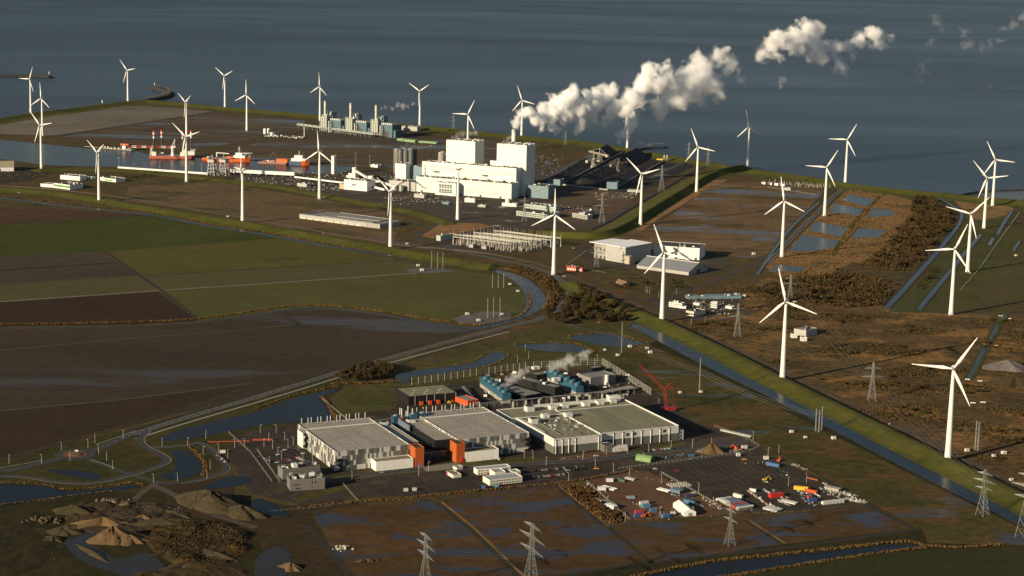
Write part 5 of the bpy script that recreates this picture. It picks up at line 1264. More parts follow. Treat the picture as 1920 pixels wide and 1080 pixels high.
# white and green shed at the far left, warehouse corner
s1 = Fr((76, 353), (131, 356)); 
t, f, h = simple('low white shed with a green stripe and solar roof at the left', (101, 352), (131, 356), 36, 343, WCLAD, ROOFD, 'shed', rc=10)
o = MB(mat('green_stripe', (.10, .26, .06), .6)); o.box(0, f.W, -.1, .02, h*.35, h*.75); o.build('stripe', t)
simple('small white wing at the left of the green striped shed', (76, 350), (102, 352), 20, 344, WCLAD, ROOFD, 'shed', rc=4)
simple('white shed with a dark roof behind the green striped shed', (113, 336), (150, 339), 26, 328, WCLAD, ROOFD, 'shed', rc=6)
t, f, h = simple('white shed with a small green stripe right of the turbine tower', (188, 338), (217, 342), 28, 332, WCLAD, ROOFD, 'shed', rc=6)
o = MB(MATS['green_stripe']); o.box(f.W*.3, f.W*.8, -.1, .02, h*.2, h*.6); o.build('stripe', t)
simple('narrow white shed between the dark roofed sheds at the left', (152, 335), (172, 337), 14, 331, WCLAD, ROOFD, 'shed', rc=3)
wb = Fr((-70, 322), (34, 308)); t = thing('quay_warehouse', 'big pale gabled warehouse cut by the left edge', 'warehouse', tuple(G(-60, 322)), .25); o = MB(WCLAD); o.gable(0, 98, 0, 60, 0, 9, 20, None, mat('tan_roof', (.34, .30, .20), .9, .2, .1)); o.build('walls', t); o = MB(DARKM); o.box(60, 70, -.1, .02, 0, 6); o.build('door', t)
sheet('storage_yard', [(-100, 325), (40, 312), (100, 322), (60, 338), (-100, 355)], ground('scrap_ground', (.03, .025, .02), (.05, .04, .03), .03, fine=.2, fineamt=.6), .09)
litter(-40, 318, 85, 336, 260, 'dark scrap and timber stored behind the pale warehouse', 10, [mat('scrap', (.08, .055, .035), .9), mat('scrap_dark', (.03, .025, .02), .9)], 4, 3)
# works yard behind the canal dike
simple('white two storey office of the works yard behind the dike turbine', (1254, 575), (1278, 578), 10, 566, WCLAD, ROOFD, 'office', win=(8, 2), rc=5)
simple('cream low building with dark doors in the works yard', (1286, 591), (1304, 594), 26, 582, mat('cream_wall', (.55, .52, .42), .8), ROOFD, 'building', win=(4, 1), rc=2)
simple('long blue grey shed with roof lights in the works yard', (1290, 562), (1390, 560), 14, 556, BCLAD, BCLAD, 'shed', rc=12)
simple('white cabin with a blue base in the works yard', (1332, 577), (1344, 578), 8, 566, WCLAD, ROOFG, 'cabin', win=(4, 2), rc=0)
simple('small white cabin left of the blue based cabin', (1300, 571), (1311, 573), 8, 567, WCLAD, ROOFG, 'cabin', rc=2)
simple('white cabin at the right end of the works yard', (1360, 578), (1372, 580), 8, 573, WCLAD, ROOFG, 'cabin', rc=2)
simple('white site hut at the far right end of the long blue grey shed', (1380, 557), (1398, 558), 7, 553, WCLAD, ROOFG, 'hut', rc=2)
simple('low white annex beside the two storey office', (1272, 578), (1286, 579), 8, 574, WCLAD, ROOFG, 'building', rc=2)
litter(1296, 564, 1372, 590, 130, 'parked vehicles and stores in the works yard', 11, MIXM, 4, 2)
# heath transformer station
t, f, h = simple('pale flat roofed hut of the fenced transformer station on the heath', (1511, 632), (1532, 627), 20, 620, GCLAD, ROOFG, 'building', rc=3)
for k, (x, y) in enumerate([(1484, 634), (1502, 640)]):
    p = G(x, y); t = thing('transformer', ['white walled transformer on the heath, left one', 'white walled transformer on the heath, right one'][k], 'transformer', (p.x, p.y, 0), .1); o = MB(WHITE); o.box(0, 8, 0, .6, 0, 6); o.box(0, .6, .6, 6, 0, 6); o.build('firewall', t); o = MB(PCLAD); o.box(1.5, 7, 1.2, 5, .4, 4.4); o.build('tank', t); o = MB(PALE); [o.bar((q, 2, 4.4), (q, 2, 6.4), .2) for q in (2, 4, 6)]; o.build('bushing', t)
# ---------------------------------------------------------------- ships and quay machines
RED = mat('ship_red', (.60, .17, .12), .5, .15, .2); ORANGE = mat('ship_orange', (.62, .12, .025), .5, .12, .2); NAVY = mat('ship_navy', (.035, .065, .13), .5)
def hull(o, L, B, h, m_, bow=.18, deck=None, raise_=0.0):
    n = 12; top = []; bot = []
    for side in (-1, 1):
        for i in range(n+1):
            t = i/n; w_ = B/2*(1 if bow <= 0 or t < 1-bow else max(.03, 1-((t-(1-bow))/bow)**1.8)); z = h + raise_*max(0, (t-(1-bow*1.6))/max(.01, bow*1.6))
            top.append((L*t, side*w_, z)); bot.append((L*t*(.97), side*w_*.86, 0))
    k = n+1
    for s in (0, 1):
        for i in range(n):
            a = s*k+i; o.face([bot[a], bot[a+1], top[a+1], top[a]], m_)
    for i in range(n): o.face([top[i], top[i+1], top[k+i+1], top[k+i]], deck or m_)
    o.face([bot[0], top[0], top[k], bot[k]], m_); o.face([bot[n], bot[k+n], top[k+n], top[n]], m_)
def ship(a, b, label, name='ship'):
    pa, pb = G(*a), G(*b); d = pb-pa
    return thing(name, label, 'ship', (pa.x, pa.y, .25), atan2(d.y, d.x)), d.length
t, L = ship((281, 296), (368, 297), 'red and white jack-up ship with four tall striped legs in the harbour', 'jackup_ship')
o = MB(RED); hull(o, L, 34, 6.5, RED, .12, GREYM, 2); o.build('hull', t)
lh = hgt(290, 292, 241)
for k, (x, y) in enumerate([(.10, -10), (.25, 11), (.72, -10), (.885, 11)]):
    o = MB(mat('leg_brown', (.07, .045, .035), .7)); o.cyl(L*x, y, 0, lh*.72, 2.3, None, 12); lg = o.build('leg', t)
    o = MB(WHITE); o.cyl(L*x, y, lh*.72, lh*.80, 2.32, None, 12); o.cyl(L*x, y, lh*.86, lh*.94, 2.32, None, 12); o.build('white_band', lg)
    o = MB(mat('signal_red', (.6, .04, .03), .5)); o.cyl(L*x, y, lh*.80, lh*.86, 2.36, None, 12); o.cyl(L*x, y, lh*.94, lh, 2.36, None, 12); o.build('red_band', lg)
    o = MB(WHITE); o.box(L*x-5, L*x+5, y-4, y+4, 6.5, 16 if y < 0 else 13); o.build('jacking_house', t)
o = MB(WHITE); o.box(L*.72, L*.80, -13, 13, 6.6, 22); o.box(L*.66, L*.715, -10, 12, 6.6, 13); o.box(L*.81, L*.97, -11, 11, 8.5, 18); o.box(L*.88, L*.99, -12, 12, 20, 21); o.build('superstructure', t)
o = MB(GLASS); o.box(L*.7195, L*.7205, -11, 11, 17, 20); o.build('bridge_window', t)
o = MB(WHITE); o.lathe([(5, 6.6), (3.4, 12), (3.4, 22), (4.6, 24), (4.6, 26)], None, 14, L*.5, -8); o.build('crane_pedestal', t)
o = MB(WHITE); [o.bar((L*.5+q, -8+s, 26), (L*.55, -8+s*.4, 46), .7) for q in (-3, 3) for s in (-2, 2)]; o.box(L*.46, L*.56, -11, -5, 26, 30); o.build('crane_house', t)
for k in range(8):
    o = MB(MATS['signal_red'] if k % 2 == 0 else WHITE)
    x0, x1 = L*.46-k*11.5, L*.46-(k+1)*11.5
    for s in (-2.2, 2.2):
        for z in (25, 28.5): o.bar((x0, -6+s, z), (x1, -6+s, z), .55)
    o.bar((x0, -8.2, 25), (x1, -3.8, 28.5), .4); o.bar((x0, -3.8, 25), (x1, -8.2, 28.5), .4); o.build('boom_section', t)
o = MB(WHITE); lattice_mast(o, 5, 3, 6.6, 24, 4, .5); o.build('boom_rest', t, loc=(4, -6, 0))
t, L = ship((381, 300), (470, 304), 'orange offshore ship with a white bridge and round helideck', 'offshore_ship')
o = MB(ORANGE); hull(o, L, 20, 6, ORANGE, .2, GREYM, 7); o.build('hull', t)
o = MB(WHITE); o.box(L*.66, L*.90, -8, 8, 9, 15); o.box(L*.70, L*.84, -7, 7, 15, 21); o.build('superstructure', t)
o = MB(ORANGE); o.box(L*.52, L*.655, -8, 8, 6.2, 12); o.build('deck_house', t)
o = MB(WHITE); o.cyl(L*.94, 0, 20, 20.8, 12, None, 20); [o.bar((L*.94+a, b, 11), (L*.94+a, b, 20), .4) for a in (-5, 5) for b in (-5, 5)]; o.build('helideck', t)
o = MB(WHITE); o.bar((L*.76, 0, 21), (L*.76, 0, 36), .6); o.bar((L*.73, 0, 30), (L*.79, 0, 30), .4); o.build('mast', t)
o = MB(WHITE); o.bar((L*.3, -4, 6), (L*.3, -4, 20), 1.6, None, 8); o.bar((L*.3, -4, 19), (L*.56, -4, 18), 1.2, None, 6); o.build('crane', t)
o = MB(); clutter(o, L*.05, L*.5, -8, 7, 6.1, 26, 12, [GREYM, ORANGE, WHITE, DARKM], 6, 5); o.build('deck_gear', t)
t, L = ship((486, 306), (580, 310.5), 'supply ship with navy side, orange bow and white bridge at the far quay', 'supply_ship')
o = MB(ORANGE); hull(o, L, 19, 5, NAVY, .0, GREYM); o.f = []; o.fm = []; o.v = []
hull(o, L*.62, 19, 4.5, mat('ship_grey_red', (.30, .18, .14), .6), .02, GREYM); o.build('hull', t)
o = MB(NAVY); o.box(L*.62, L*.86, -9.5, 9.5, 0, 9.5, None, WHITE); o.build('hull', t)
o = MB(ORANGE); n0 = MB(); hull(o, L*.14, 19, 10, ORANGE, .9, WHITE, 3); [None]; b_ = o.build('bow', t, loc=(L*.862, 0, 0))
o = MB(WHITE); o.box(L*.66, L*.93, -8, 8, 9.6, 16); o.box(L*.72, L*.88, -7, 7, 16, 23); o.bar((L*.80, 0, 23), (L*.80, 0, 33), .6); o.build('superstructure', t)
o = MB(ORANGE); o.box(L*.36, L*.58, -7, 7, 4.6, 13); o.build('deck_house', t)
o = MB(mat('dark_crane', (.06, .05, .05), .6)); o.bar((L*.2, 0, 4.6), (L*.2, 0, 15), 1.2, None, 8); o.bar((L*.2, 0, 14), (L*.3, 0, 28), .7); o.bar((L*.3, 0, 28), (L*.33, 0, 18), .6); o.build('crane', t)
o = MB(); clutter(o, L*.04, L*.34, -8, 7, 4.6, 18, 13, [ORANGE, GREYM, WHITE], 6, 3); o.build('deck_gear', t)
# jetty with red structure
jf = Fr((160, 276), (256, 284)); t = jf.thing('jetty', 'pale timber jetty with a red framed building in the harbour', 'jetty', 0, -4); o = MB(CONC); o.box(0, jf.W*.4, 0, 5, 2, 3, bottom=True); o.box(jf.W*.4, jf.W*.95, -6, 8, 2, 3.5, bottom=True); o.build('deck', t)
o = MB(PALE)
for k in range(14): x = jf.W*.4+k*jf.W*.04; [o.bar((x, y, -2), (x, y, 2), .6) for y in (-5, 7)]
o.build('piles', t); 
for k in range(22): o = MB(); clutter(o, jf.W*.35, jf.W*.9, -6, 6, 3.5, 1, 140+k, [WHITE, GREYM, CONC], 6, 4); o.build('pontoon', t) if o.v else None

o = MB(mat('red_frame', (.50, .12, .05), .6)); [o.bar((jf.W*.72+a, b, 3.5), (jf.W*.72+a, b, 16), .8) for a in (0, 22) for b in (0, 10)]; o.box(jf.W*.72-1, jf.W*.72+23, -1, 11, 14, 17); o.box(jf.W*.74, jf.W*.80, 1, 9, 3.5, 12, WHITE); o.build('red_building', t)
ql = Fr((388, 323), (460, 328))
for k, px in enumerate((398, 420)):
    p = G(px, 329); t = thing('ship_unloader', ['grey lattice ship unloader crane on the quay, left of two', 'grey lattice ship unloader crane on the quay, right of two'][k], 'quay crane', (p.x, p.y, 0), ql.rz, 'ship unloaders on the quay')
    o = MB(GREYM); [o.bar((a, b, 0), (a*.6, b*.8, 30), .8) for a in (-9, 9) for b in (-7, 7)]
    for z in (8, 16, 24): [o.bar((-9+z*.11, b, z), (9-z*.11, b, z), .5) for b in (-6.5, 6.5)]; o.bar((-9+z*.1, -6.5, z), (9-z*.1, -6.5, z-8), .4)
    o.build('portal', t); o = MB(GREYM); o.box(-8, 8, -8, 8, 30, 36); clutter(o, -8, 8, -9, 9, 36, 14, k+20, [GREYM, CONC, DARKM], 5, 5); clutter(o, -8, 8, -6, 6, 10, 12, k+30, [GREYM, DARKM, CONC], 6, 6); o.build('machine_house', t)
    o = MB(GREYM); [o.bar((s, 7, 31), (s, 42, 36), .6) for s in (-2, 2)]; o.bar((0, 0, 46), (0, 40, 37), .35); o.bar((0, 0, 34), (0, 0, 47), .8); o.bar((0, 38, 36), (0, 38, 16), 1.2, None, 8); o.build('boom', t)
for k, (x, y, yt) in enumerate([(223, 315, 296), (300, 318, 303), (378, 325, 308), (667, 318, 287), (693, 312, 293)]):
    p = G(x, y); t = thing('light_mast', 'tall thin light mast on the harbour quay', 'light mast', (p.x, p.y, 0), 0, 'light masts along the harbour quay'); h = hgt(x, y, yt); o = MB(GREYM); o.bar((0, 0, 0), (0, 0, h), .5, None, 6, .25); o.build('pole', t); o = MB(GREYM); o.box(-2, 2, -.5, .5, h, h+.8); o.build('lamp', t)
t = MB(STONE); t = None
for k, (x, y, lb) in enumerate([(92, 139, 'tiny white beacon hut at the end of the far breakwater'), (290, 160, 'small pale beacon on the tip of the curved breakwater'), (192, 193, 'small white beacon on the sea dike of the peninsula')]):
    p = G(x, y); t = thing('beacon', lb, 'beacon', (p.x, p.y, 5)); o = MB(WHITE); o.lathe([(1.8, -5), (1.4, 2.5), (1.1, 4)], None, 10); o.build('tower', t); o = MB(MATS['signal_red']); o.lathe([(1.2, 4), (.8, 5.2), (.1, 5.8)], None, 10); o.build('lantern', t)
# ---------------------------------------------------------------- data halls in the foreground
def striped(name):
    if name in MATS: return MATS[name]
    m_, t, b = newmat(name)
    tc = nd(t, 'ShaderNodeTexCoord').outputs['Object']; sp = nd(t, 'ShaderNodeSeparateXYZ'); t.links.new(tc, sp.inputs[0])
    def mth(op, a, b_=None):
        n = nd(t, 'ShaderNodeMath', operation=op)
        for i, v in enumerate((a, b_)):
            if v is None: continue
            if isinstance(v, bpy.types.NodeSocket): t.links.new(v, n.inputs[i])
            else: n.inputs[i].default_value = v
        return n.outputs[0]
    row = mth('FLOOR', mth('DIVIDE', sp.outputs[2], 5.1))
    u = mth('FLOOR', mth('DIVIDE', mth('ADD', mth('ADD', sp.outputs[0], mth('MULTIPLY', sp.outputs[1], 1.37)), mth('MULTIPLY', row, 1.3)), 2.3))
    cb = nd(t, 'ShaderNodeCombineXYZ'); t.links.new(u, cb.inputs[0]); t.links.new(row, cb.inputs[1])
    wn = nd(t, 'ShaderNodeTexWhiteNoise', noise_dimensions='2D'); t.links.new(cb.outputs[0], wn.inputs['Vector'])
    r_ = nd(t, 'ShaderNodeValToRGB'); r_.color_ramp.interpolation = 'CONSTANT'; e = r_.color_ramp.elements
    e[0].position = 0; e[0].color = (.085, .085, .08, 1); e[1].position = .36; e[1].color = (.145, .145, .135, 1)
    n_ = e.new(.66); n_.color = (.52, .51, .47, 1)
    t.links.new(wn.outputs['Value'], r_.inputs[0]); t.links.new(r_.outputs[0], b.inputs['Base Color']); b.inputs['Roughness'].default_value = .55
    MATS[name] = m_; return m_
STRIPE = striped('striped_panels')
def membrane(name, c, seam=(16, 24)):
    """roof sheeting with seams, stains and pale lines"""
    if name in MATS: return MATS[name]
    m_, t, b = newmat(name)
    tc = nd(t, 'ShaderNodeTexCoord').outputs['Object']
    br = nd(t, 'ShaderNodeTexBrick'); br.inputs['Scale'].default_value = 1; br.inputs['Brick Width'].default_value = seam[0]; br.inputs['Row Height'].default_value = seam[1]
    br.inputs['Mortar Size'].default_value = .30; br.inputs['Color1'].default_value = c4(c); br.inputs['Color2'].default_value = c4(tuple(x*.93 for x in c)); br.inputs['Mortar'].default_value = c4(tuple(x*.55 for x in c)); br.offset = 0
    t.links.new(tc, br.inputs[0])
    g = ramp(t, noise(t, mapped(t, True, (.05, .012, 1)), 1, 6, .65), .3, .7, (.76, .76, .75, 1), (1.12, 1.12, 1.1, 1))
    g2 = ramp(t, noise(t, mapped(t, True, (.25, .25, 1)), 1, 5, .7), .35, .6, (.86, .85, .84, 1), (1.05, 1.05, 1.05, 1))
    t.links.new(mix(t, 1, mix(t, 1, br.outputs[0], g, 'MULTIPLY'), g2, 'MULTIPLY'), b.inputs['Base Color']); b.inputs['Roughness'].default_value = .8; b.inputs['Specular IOR Level'].default_value = .2
    MATS[name] = m_; return m_
RF1 = membrane('grey_roof_sheeting', (.37, .335, .29)); RF3 = membrane('olive_roof_sheeting', (.25, .24, .155), (13, 44))
BLACKC = clad('black_cladding', (.016, .016, .017), 2); ORC = clad('orange_cladding', (.42, .095, .022), 1.2, .6, .25)
ORR = mat('orange_red_panel', (.62, .085, .02), .55, .1, .2)
LGREY = clad('light_grey_cladding', (.60, .59, .56), 4, .5, .08); MGREY = clad('mid_grey_cladding', (.125, .125, .11), 4, .5, .1)
df = Fr((629, 848), (992, 812), 20)
def figure3(label, x, y, z, h, rz):
    t = df.thing('wall_figure', label, 'wall figure', x, y)
    t.rotation_euler = (0, 0, df.rz+rz)
    o = MB(mat('black_figure', (.006, .006, .006), .5))
    P = [(-.30, .92), (.15, 1.0), (.38, .80), (.02, .58), (-.12, .52), (.02, .50), (.42, .30), (.12, .04), (-.36, .0)]
    for a, b in zip(P, P[1:]): o.bar((a[0]*h*.7, 0, z+a[1]*h), (b[0]*h*.7, 0, z+b[1]*h), h*.10, None, 8)
    for p in P[1:-1]: o.bar((p[0]*h*.7, -.02, z+p[1]*h-.001), (p[0]*h*.7, .02, z+p[1]*h+.001), h*.105, None, 8)
    o.build('numeral', t)
    o = MB(DARKM); [o.bar((0, 0, z+q*h), (0, 1.2, z+q*h), .15) for q in (.9, .5, .1)]; o.build('bracket', t)
def stacks(t, n, x0, x1, y, h):
    for k in range(n):
        o = MB(PALE); x = x0+(x1-x0)*k/(n-1)+(.9 if k % 2 else -.9); o.cyl(x, y, 0, h, .42, None, 8); o.build('exhaust_stack', t)
t = df.thing('data_hall', 'large hall with grey and white striped panels and flat grey roof, left of two', 'data hall', 0, 0)
W1 = df.loc(769, 835, 20)[0]; D1 = 116
building(t, W1, D1, 20.4, STRIPE, RF1, .7)
o = MB(WHITE); o.box(.5, W1-.5, D1-21.5, D1-20.9, 19.75, 20.7)
for x in (0, .35), (W1-.35, W1): o.box(x[0]-.02, x[1]+.02, -.02, D1+.02, 20.41, 20.7)
o.box(.4, W1-.4, D1-.36, D1+.02, 20.41, 20.7); o.build('roof_edge', t)
stacks(t, 14, 6, W1-4, D1+3, 26)
o = MB(WCLAD); o.box(-2.2, -.1, D1-22, D1-5, 0, 16.5, None, ROOFG); o.build('annex', t)
o = MB(DARKM); o.bar((W1*.3, 50, 19.9), (W1*.3, 50, 20.4), .3); o.bar((W1*.62, 80, 19.9), (W1*.62, 80, 20.4), .3); o.build('roof_vent', t)
x2, y2 = df.loc(862, 827, 20); x2b, y2b = df.loc(992, 812, 20)
W2 = x2b-x2; y2 = 0
t = df.thing('data_hall', 'large hall with grey and white striped panels, right of two, beside the white hall', 'data hall', x2, y2)
building(t, W2, D1+1, 20.4, STRIPE, RF1, .7)
D2 = D1+1
o = MB(WHITE); o.box(.5, W2-.5, D2-21.5, D2-20.9, 19.75, 20.7)
for x in (0, .35), (W2-.35, W2): o.box(x[0]-.02, x[1]+.02, -.02, D2+.02, 20.41, 20.7)
o.box(.4, W2-.4, D2-.36, D2+.02, 20.41, 20.7); o.build('roof_edge', t)
stacks(t, 14, 4, W2-4, D2+3, 26)
o = MB(DARKM); o.bar((W2*.4, 60, 19.9), (W2*.4, 60, 20.4), .3); o.build('roof_vent', t)
figure3('tall black numeral standing at the front corner of the left striped hall', 3.2, -1.4, 0, 12.5, 0)
figure3('tall black numeral on the rear left edge of the left striped hall', -1.4, 88, 3, 14, -pi/2)
figure3('tall black numeral on the right front corner of the right striped hall', x2b-2.5, -1.4, 2, 12.5, 0)
# middle link: two dark wings with an atrium between
gap = x2-W1
for k, (xa, xb, yb, lab) in enumerate([(.4, .30*gap, 16, 'dark wing with a grey roof attached to the left striped hall'), (.60*gap, gap-.4, 12, 'dark wing with a grey roof attached to the right striped hall')]):
    t = df.thing('link_wing', lab, 'link wing', W1+xa, yb)
    building(t, xb-xa, D1-yb-12, 18.6 if k else 17.6, BLACKC, RF1, .6)
    o = MB(WHITE); o.box(xb-xa-.34, xb-xa+.02, 0, D1-yb-12, 18.7 if k else 17.7, 19 if k else 18); o.build('roof_edge', t)
    o = MB(WHITE); o.box(3, 11, D1-yb-26, D1-yb-21, 17.6, 19.8); o.box(4, 8, D1-yb-20, D1-yb-15, 17.6, 19); o.build('roof_unit', t)
t = df.thing('entrance_atrium', 'dark glazed entrance between the two orange towers', 'entrance', W1+.31*gap, 14)
o = MB(BLACKC); o.box(0, gap*.28, 5, D1-40, 0, 14, None, ROOFD); o.build('atrium', t)
o = MB(mat('green_glass', (.035, .05, .045), .15, .1, 1, 0, None, .6)); o.box(-gap*.27, gap*.62, -9, -8.6, 0, 9); o.build('glass_front', t)
o = MB(GREYM); [o.box(-gap*.27+k*gap*.089, -gap*.27+k*gap*.089+.2, -9.15, -9.01, 0, 9) for k in range(11)]; o.box(-gap*.27, gap*.62, -9.2, -9.16, 8.6, 9.1); o.build('mullions', t)
o = MB(BLACKC); o.box(-gap*.27, gap*.62, -8.5, 1.6, 9.1, 9.6); o.build('canopy', t)
BLU = mat('cooling_blue', (.03, .10, .15), .5, .18, .2); BLU2 = mat('deep_blue', (.02, .07, .13), .6, .2, .3)
for k, (px, py, lab) in enumerate([(747, 790, 'blue plant box behind the left dark wing'), (777, 785, 'blue cooling unit behind the right dark wing, left of two'), (795, 783, 'blue cooling unit behind the right dark wing, right of two')]):
    x, y = df.loc(px, py, 19); t = df.thing('plant_box', lab, 'plant unit', x-3, D1-14+k); o = MB(BLU2 if k == 0 else BLU); o.box(0, 7, 0, 8, 0, 23, None); o.build('casing', t); o = MB(GREYM); o.cyl(3.5, 4, 23, 24, 2.6, None, 16); o.build('fan', t)
t = df.thing('flue_group', 'group of slim white flue pipes behind the link wings', 'flue', W1+gap*.62, D1-6); 
for k in range(5): o = MB(WHITE); o.cyl(k*3.6, (k % 2)*4, 0, 30-(k % 3)*2, .5, None, 8); o.build('flue', t)
t = df.thing('blue_wall', 'blue grey wall fin between the dark wings', 'wall', W1+gap*.52, D1-46); o = MB(mat('blue_grey_panel', (.12, .16, .20), .6)); o.box(0, 1.2, 0, 40, 0, 20.5); o.build('panel', t); o = MB(ORC); o.box(1.3, 5, 30, 33, 0, 21.5); o.build('orange_pier', t)
# orange towers and white boxes
def orange_tower(px, py, label):
    x, y = df.loc(px, py, 0); t = df.thing('orange_tower', label, 'tower', x, y); h = 20.5
    building(t, 9.5, 17, h, ORC, ROOFD, .8)
    o = MB(DARKM); o.box(1, 1.6, 3, 14, h-.75, h-.2); o.build('roof_hatch', t)
orange_tower(778.5, 876.5, 'rust orange tower beside the left striped hall')
orange_tower(855.5, 868.5, 'rust orange tower beside the right striped hall')
for lab, a, b, yt in (('long white box annex in front of the left striped hall', (705, 884), (776, 877.5), 866), ('white box annex in front of the right striped hall', (872, 867), (935, 860.5), 848)):
    x, y = df.loc(*a); xb, yb = df.loc(*b); t = df.thing('white_annex', lab, 'annex', x, y); h = hgt(a[0], a[1], yt)
    building(t, xb-x, 14, h, clad('cream_white', (.86, .84, .77), 9, .6, .03), RF3, .5)
    o = MB(DARKM); [o.box((xb-x)*q, (xb-x)*q+.5, -.06, .02, 2.5, 3.2) for q in (.25, .5, .8)]; o.build('lamp', t)
for px, py, c, lab in ((787, 877, (.06, .16, .42), 'blue letter shaped sculpture beside the left orange tower'), (866, 868, (.55, .03, .02), 'red letter shaped sculpture beside the right orange tower'), (805, 866, (.05, .12, .3), 'small blue figure inside the glazed entrance court')):
    p = G(px, py); t = thing('letter_sculpture', lab, 'sculpture', (p.x, p.y, 0), df.rz); c_ = mat('paint_'+lab.split()[0]+lab.split()[1], c, .5); o = MB(c_); o.bar((-2, 0, 0), (0, 0, 5.2), .5); o.bar((2, 0, 0), (0, 0, 5.2), .5); o.bar((-1.1, 0, 2), (1.1, 0, 2), .4); o.build('letter', t)
# white hall
x3, y3 = df.loc(1039, 823, 16.5); x3r, y3r = df.loc(1277, 800, 16.5); x3b, y3b = df.loc(1185, 745, 16.5)
rf = Fr((1039, 823), (1277, 800), 16.5); H3 = 16.6; W3 = rf.W; D3 = 140
xb_, yb_ = rf.loc(1185, 745, H3); D3 = yb_
t = rf.thing('data_hall', 'white and grey hall with an olive flat roof and rooftop cabins', 'data hall')
XS = W3*.37
building(t, XS, D3*.70, H3, LGREY, RF3, 1.2, name='walls_upper', z0=8.2)
building(t, W3-XS, D3-5.2, H3, LGREY, RF3, 1.2, x0=XS+.01, y0=5.2, name='walls_upper', z0=8.2)
o = MB(LGREY); x0l = -6
for a in ((x0l, XS, D3-.4, D3), (x0l, x0l+.4, D3*.71, D3-.4), (x0l, 0, D3*.70+.01, D3*.71)): o.box(a[0], a[1], a[2], a[3], 8.2, H3)
o.build('walls_upper', t)
o = MB(RF3); o.box(x0l+.4, XS, D3*.705, D3-.4, H3-1.5, H3-1.2); o.build('roof', t)
o = MB(MGREY); o.box(.25, XS-.25, .25, D3*.7, 0, 8.2); o.box(XS-.2, W3-.25, 5.45, D3-.2, 0, 8.19); o.box(x0l+.25, XS-.3, D3*.702, D3-.25, 0, 8.18); o.build('walls_lower', t)
for k in range(13):
    o = MB(WHITE)
    x = (2+k*W3*.05) if k < 5 else XS+5+(k-5)*(W3-XS)*.118; y = -.3 if k < 5 else 4.9
    if k == 4: x = XS-4
    o.bar((x, y, 0), (x, y, H3-1.5), .38, None, 6); o.box(x-1.3, x+1.3, y-.35, y+.3, H3-1.6, H3-1.2, DARKM); o.build('downpipe', t)
for k in range(7):
    o = MB(DARKM); x = 9+k*4.6 if k < 4 else XS+(W3-XS)*[.33, .42, .80][k-4]; y = -.06 if k < 4 else 5.14; w_ = .9 if k < 4 else 4
    o.box(x, x+w_, y, y+.1, 10.2, 12.2 if k < 4 else 13.6); o.build('window', t)
o = MB(WHITE); o.box(XS+.4, XS+.9, 5.7, D3*.72, H3-1.15, H3+.1); o.box(XS*.99, W3*.99, D3*.80, D3*.803, H3-1.15, H3-.3); o.build('roof_wall', t)
o = MB(WHITE); o.box(XS*.5, W3*.86, D3-5, D3-4.4, H3-1.1, H3+2.6); o.box(W3*.86, W3*.95, D3-9, D3-1, H3-1.1, H3+5.2); o.build('plant_screen', t)
o = MB(WHITE); o.box(2, 3, D3*.2, D3*.69, H3+.01, H3+.2); o.box(W3-.4, W3, 5.3, D3-.1, H3+.01, H3+.3); o.build('roof_edge', t)
cab = None
for k, (px, py) in enumerate([(1036, 764), (1058, 761), (1098, 758), (1124, 755), (1148, 752), (1022, 780), (1065, 778)]):
    x, y = rf.loc(px, py, H3+1); o = MB(clad('cabin_white', (.68, .68, .64), 2)); h = 4.4
    o.box(x-4, x+4, y-3.5, y+3.5, H3-.8, H3-1.2+h, None, LGREY); o.box(x-4.2, x+4.2, y-3.7, y+3.7, H3-1.2+h, H3-.9+h, LGREY, bottom=True); c = o.build('roof_cabin', t)
    o = MB(GREYM); o.box(x-1.5, x+.2, y-3.56, y-3.45, H3-.9, H3+1.6); o.build('cabin_door', c)
for k, (px, py, w_) in enumerate([(992, 767, 9), (1000, 790, 8)]):
    x, y = rf.loc(px, py, H3+1); o = MB(LGREY); o.box(x-4, x+w_-4, y-4, y+5, H3-1.2, H3+4.6, None, ROOFD); o.build('roof_stairhead', t)
o = MB(); r_ = random.Random(3)
for k in range(46): x, y = r_.uniform(XS*.3, XS*.95), r_.uniform(D3*.08, D3*.62); o.box(x, x+r_.uniform(.6, 3), y, y+r_.uniform(.5, 2), H3-1.2, H3-.6+r_.random()*1.4, r_.choice([WHITE, GREYM, DARKM]))
for q in (.72, .76): o.bar((XS*.3, D3*q, H3+.3), (W3*.97, D3*q, H3+.3), .35, GREYM, 6)
for k in range(26): x = XS*.3+k*(W3*.97-XS*.3)/26; o.bar((x, D3*.72, H3-1.1), (x, D3*.72, H3+.4), .18, GREYM); o.bar((x, D3*.76, H3-1.1), (x, D3*.76, H3+.4), .18, GREYM)
o.bar((XS*.25, D3*.1, H3), (XS*.25, D3*.62, H3), .3, GREYM); o.build('roof_pipes', t)
for k in range(8):
    for q in (-.7, .7): o = MB(PALE); x = W3*.1+k*W3*.105+q; o.cyl(x, D3+2.4, 0, H3+6.5, .42, None, 8); o.build('exhaust_stack', t)
o = MB(PALE); lattice_mast(o, 6, 6, 0, 11, 3, .3); o.build('escape_stair', t, loc=(W3+3.4, 9, 0))
x, y = rf.loc(1132, 848); t = rf.thing('plant_shed', 'small dark grey plant shed in front of the white hall', 'shed', x, y-2); building(t, 10, 12, 8, MGREY, ROOFD, .5); o = MB(WHITE); o.box(2, 8, 9, 9.6, 8.05, 8.5); o.build('roof_edge', t)
p = G(1150, 848); t = thing('round_house', 'low pale polytunnel beside the small plant shed', 'polytunnel', (p.x, p.y, 0), rf.rz); o = MB(mat('pale_sheet', (.45, .44, .40), .7))
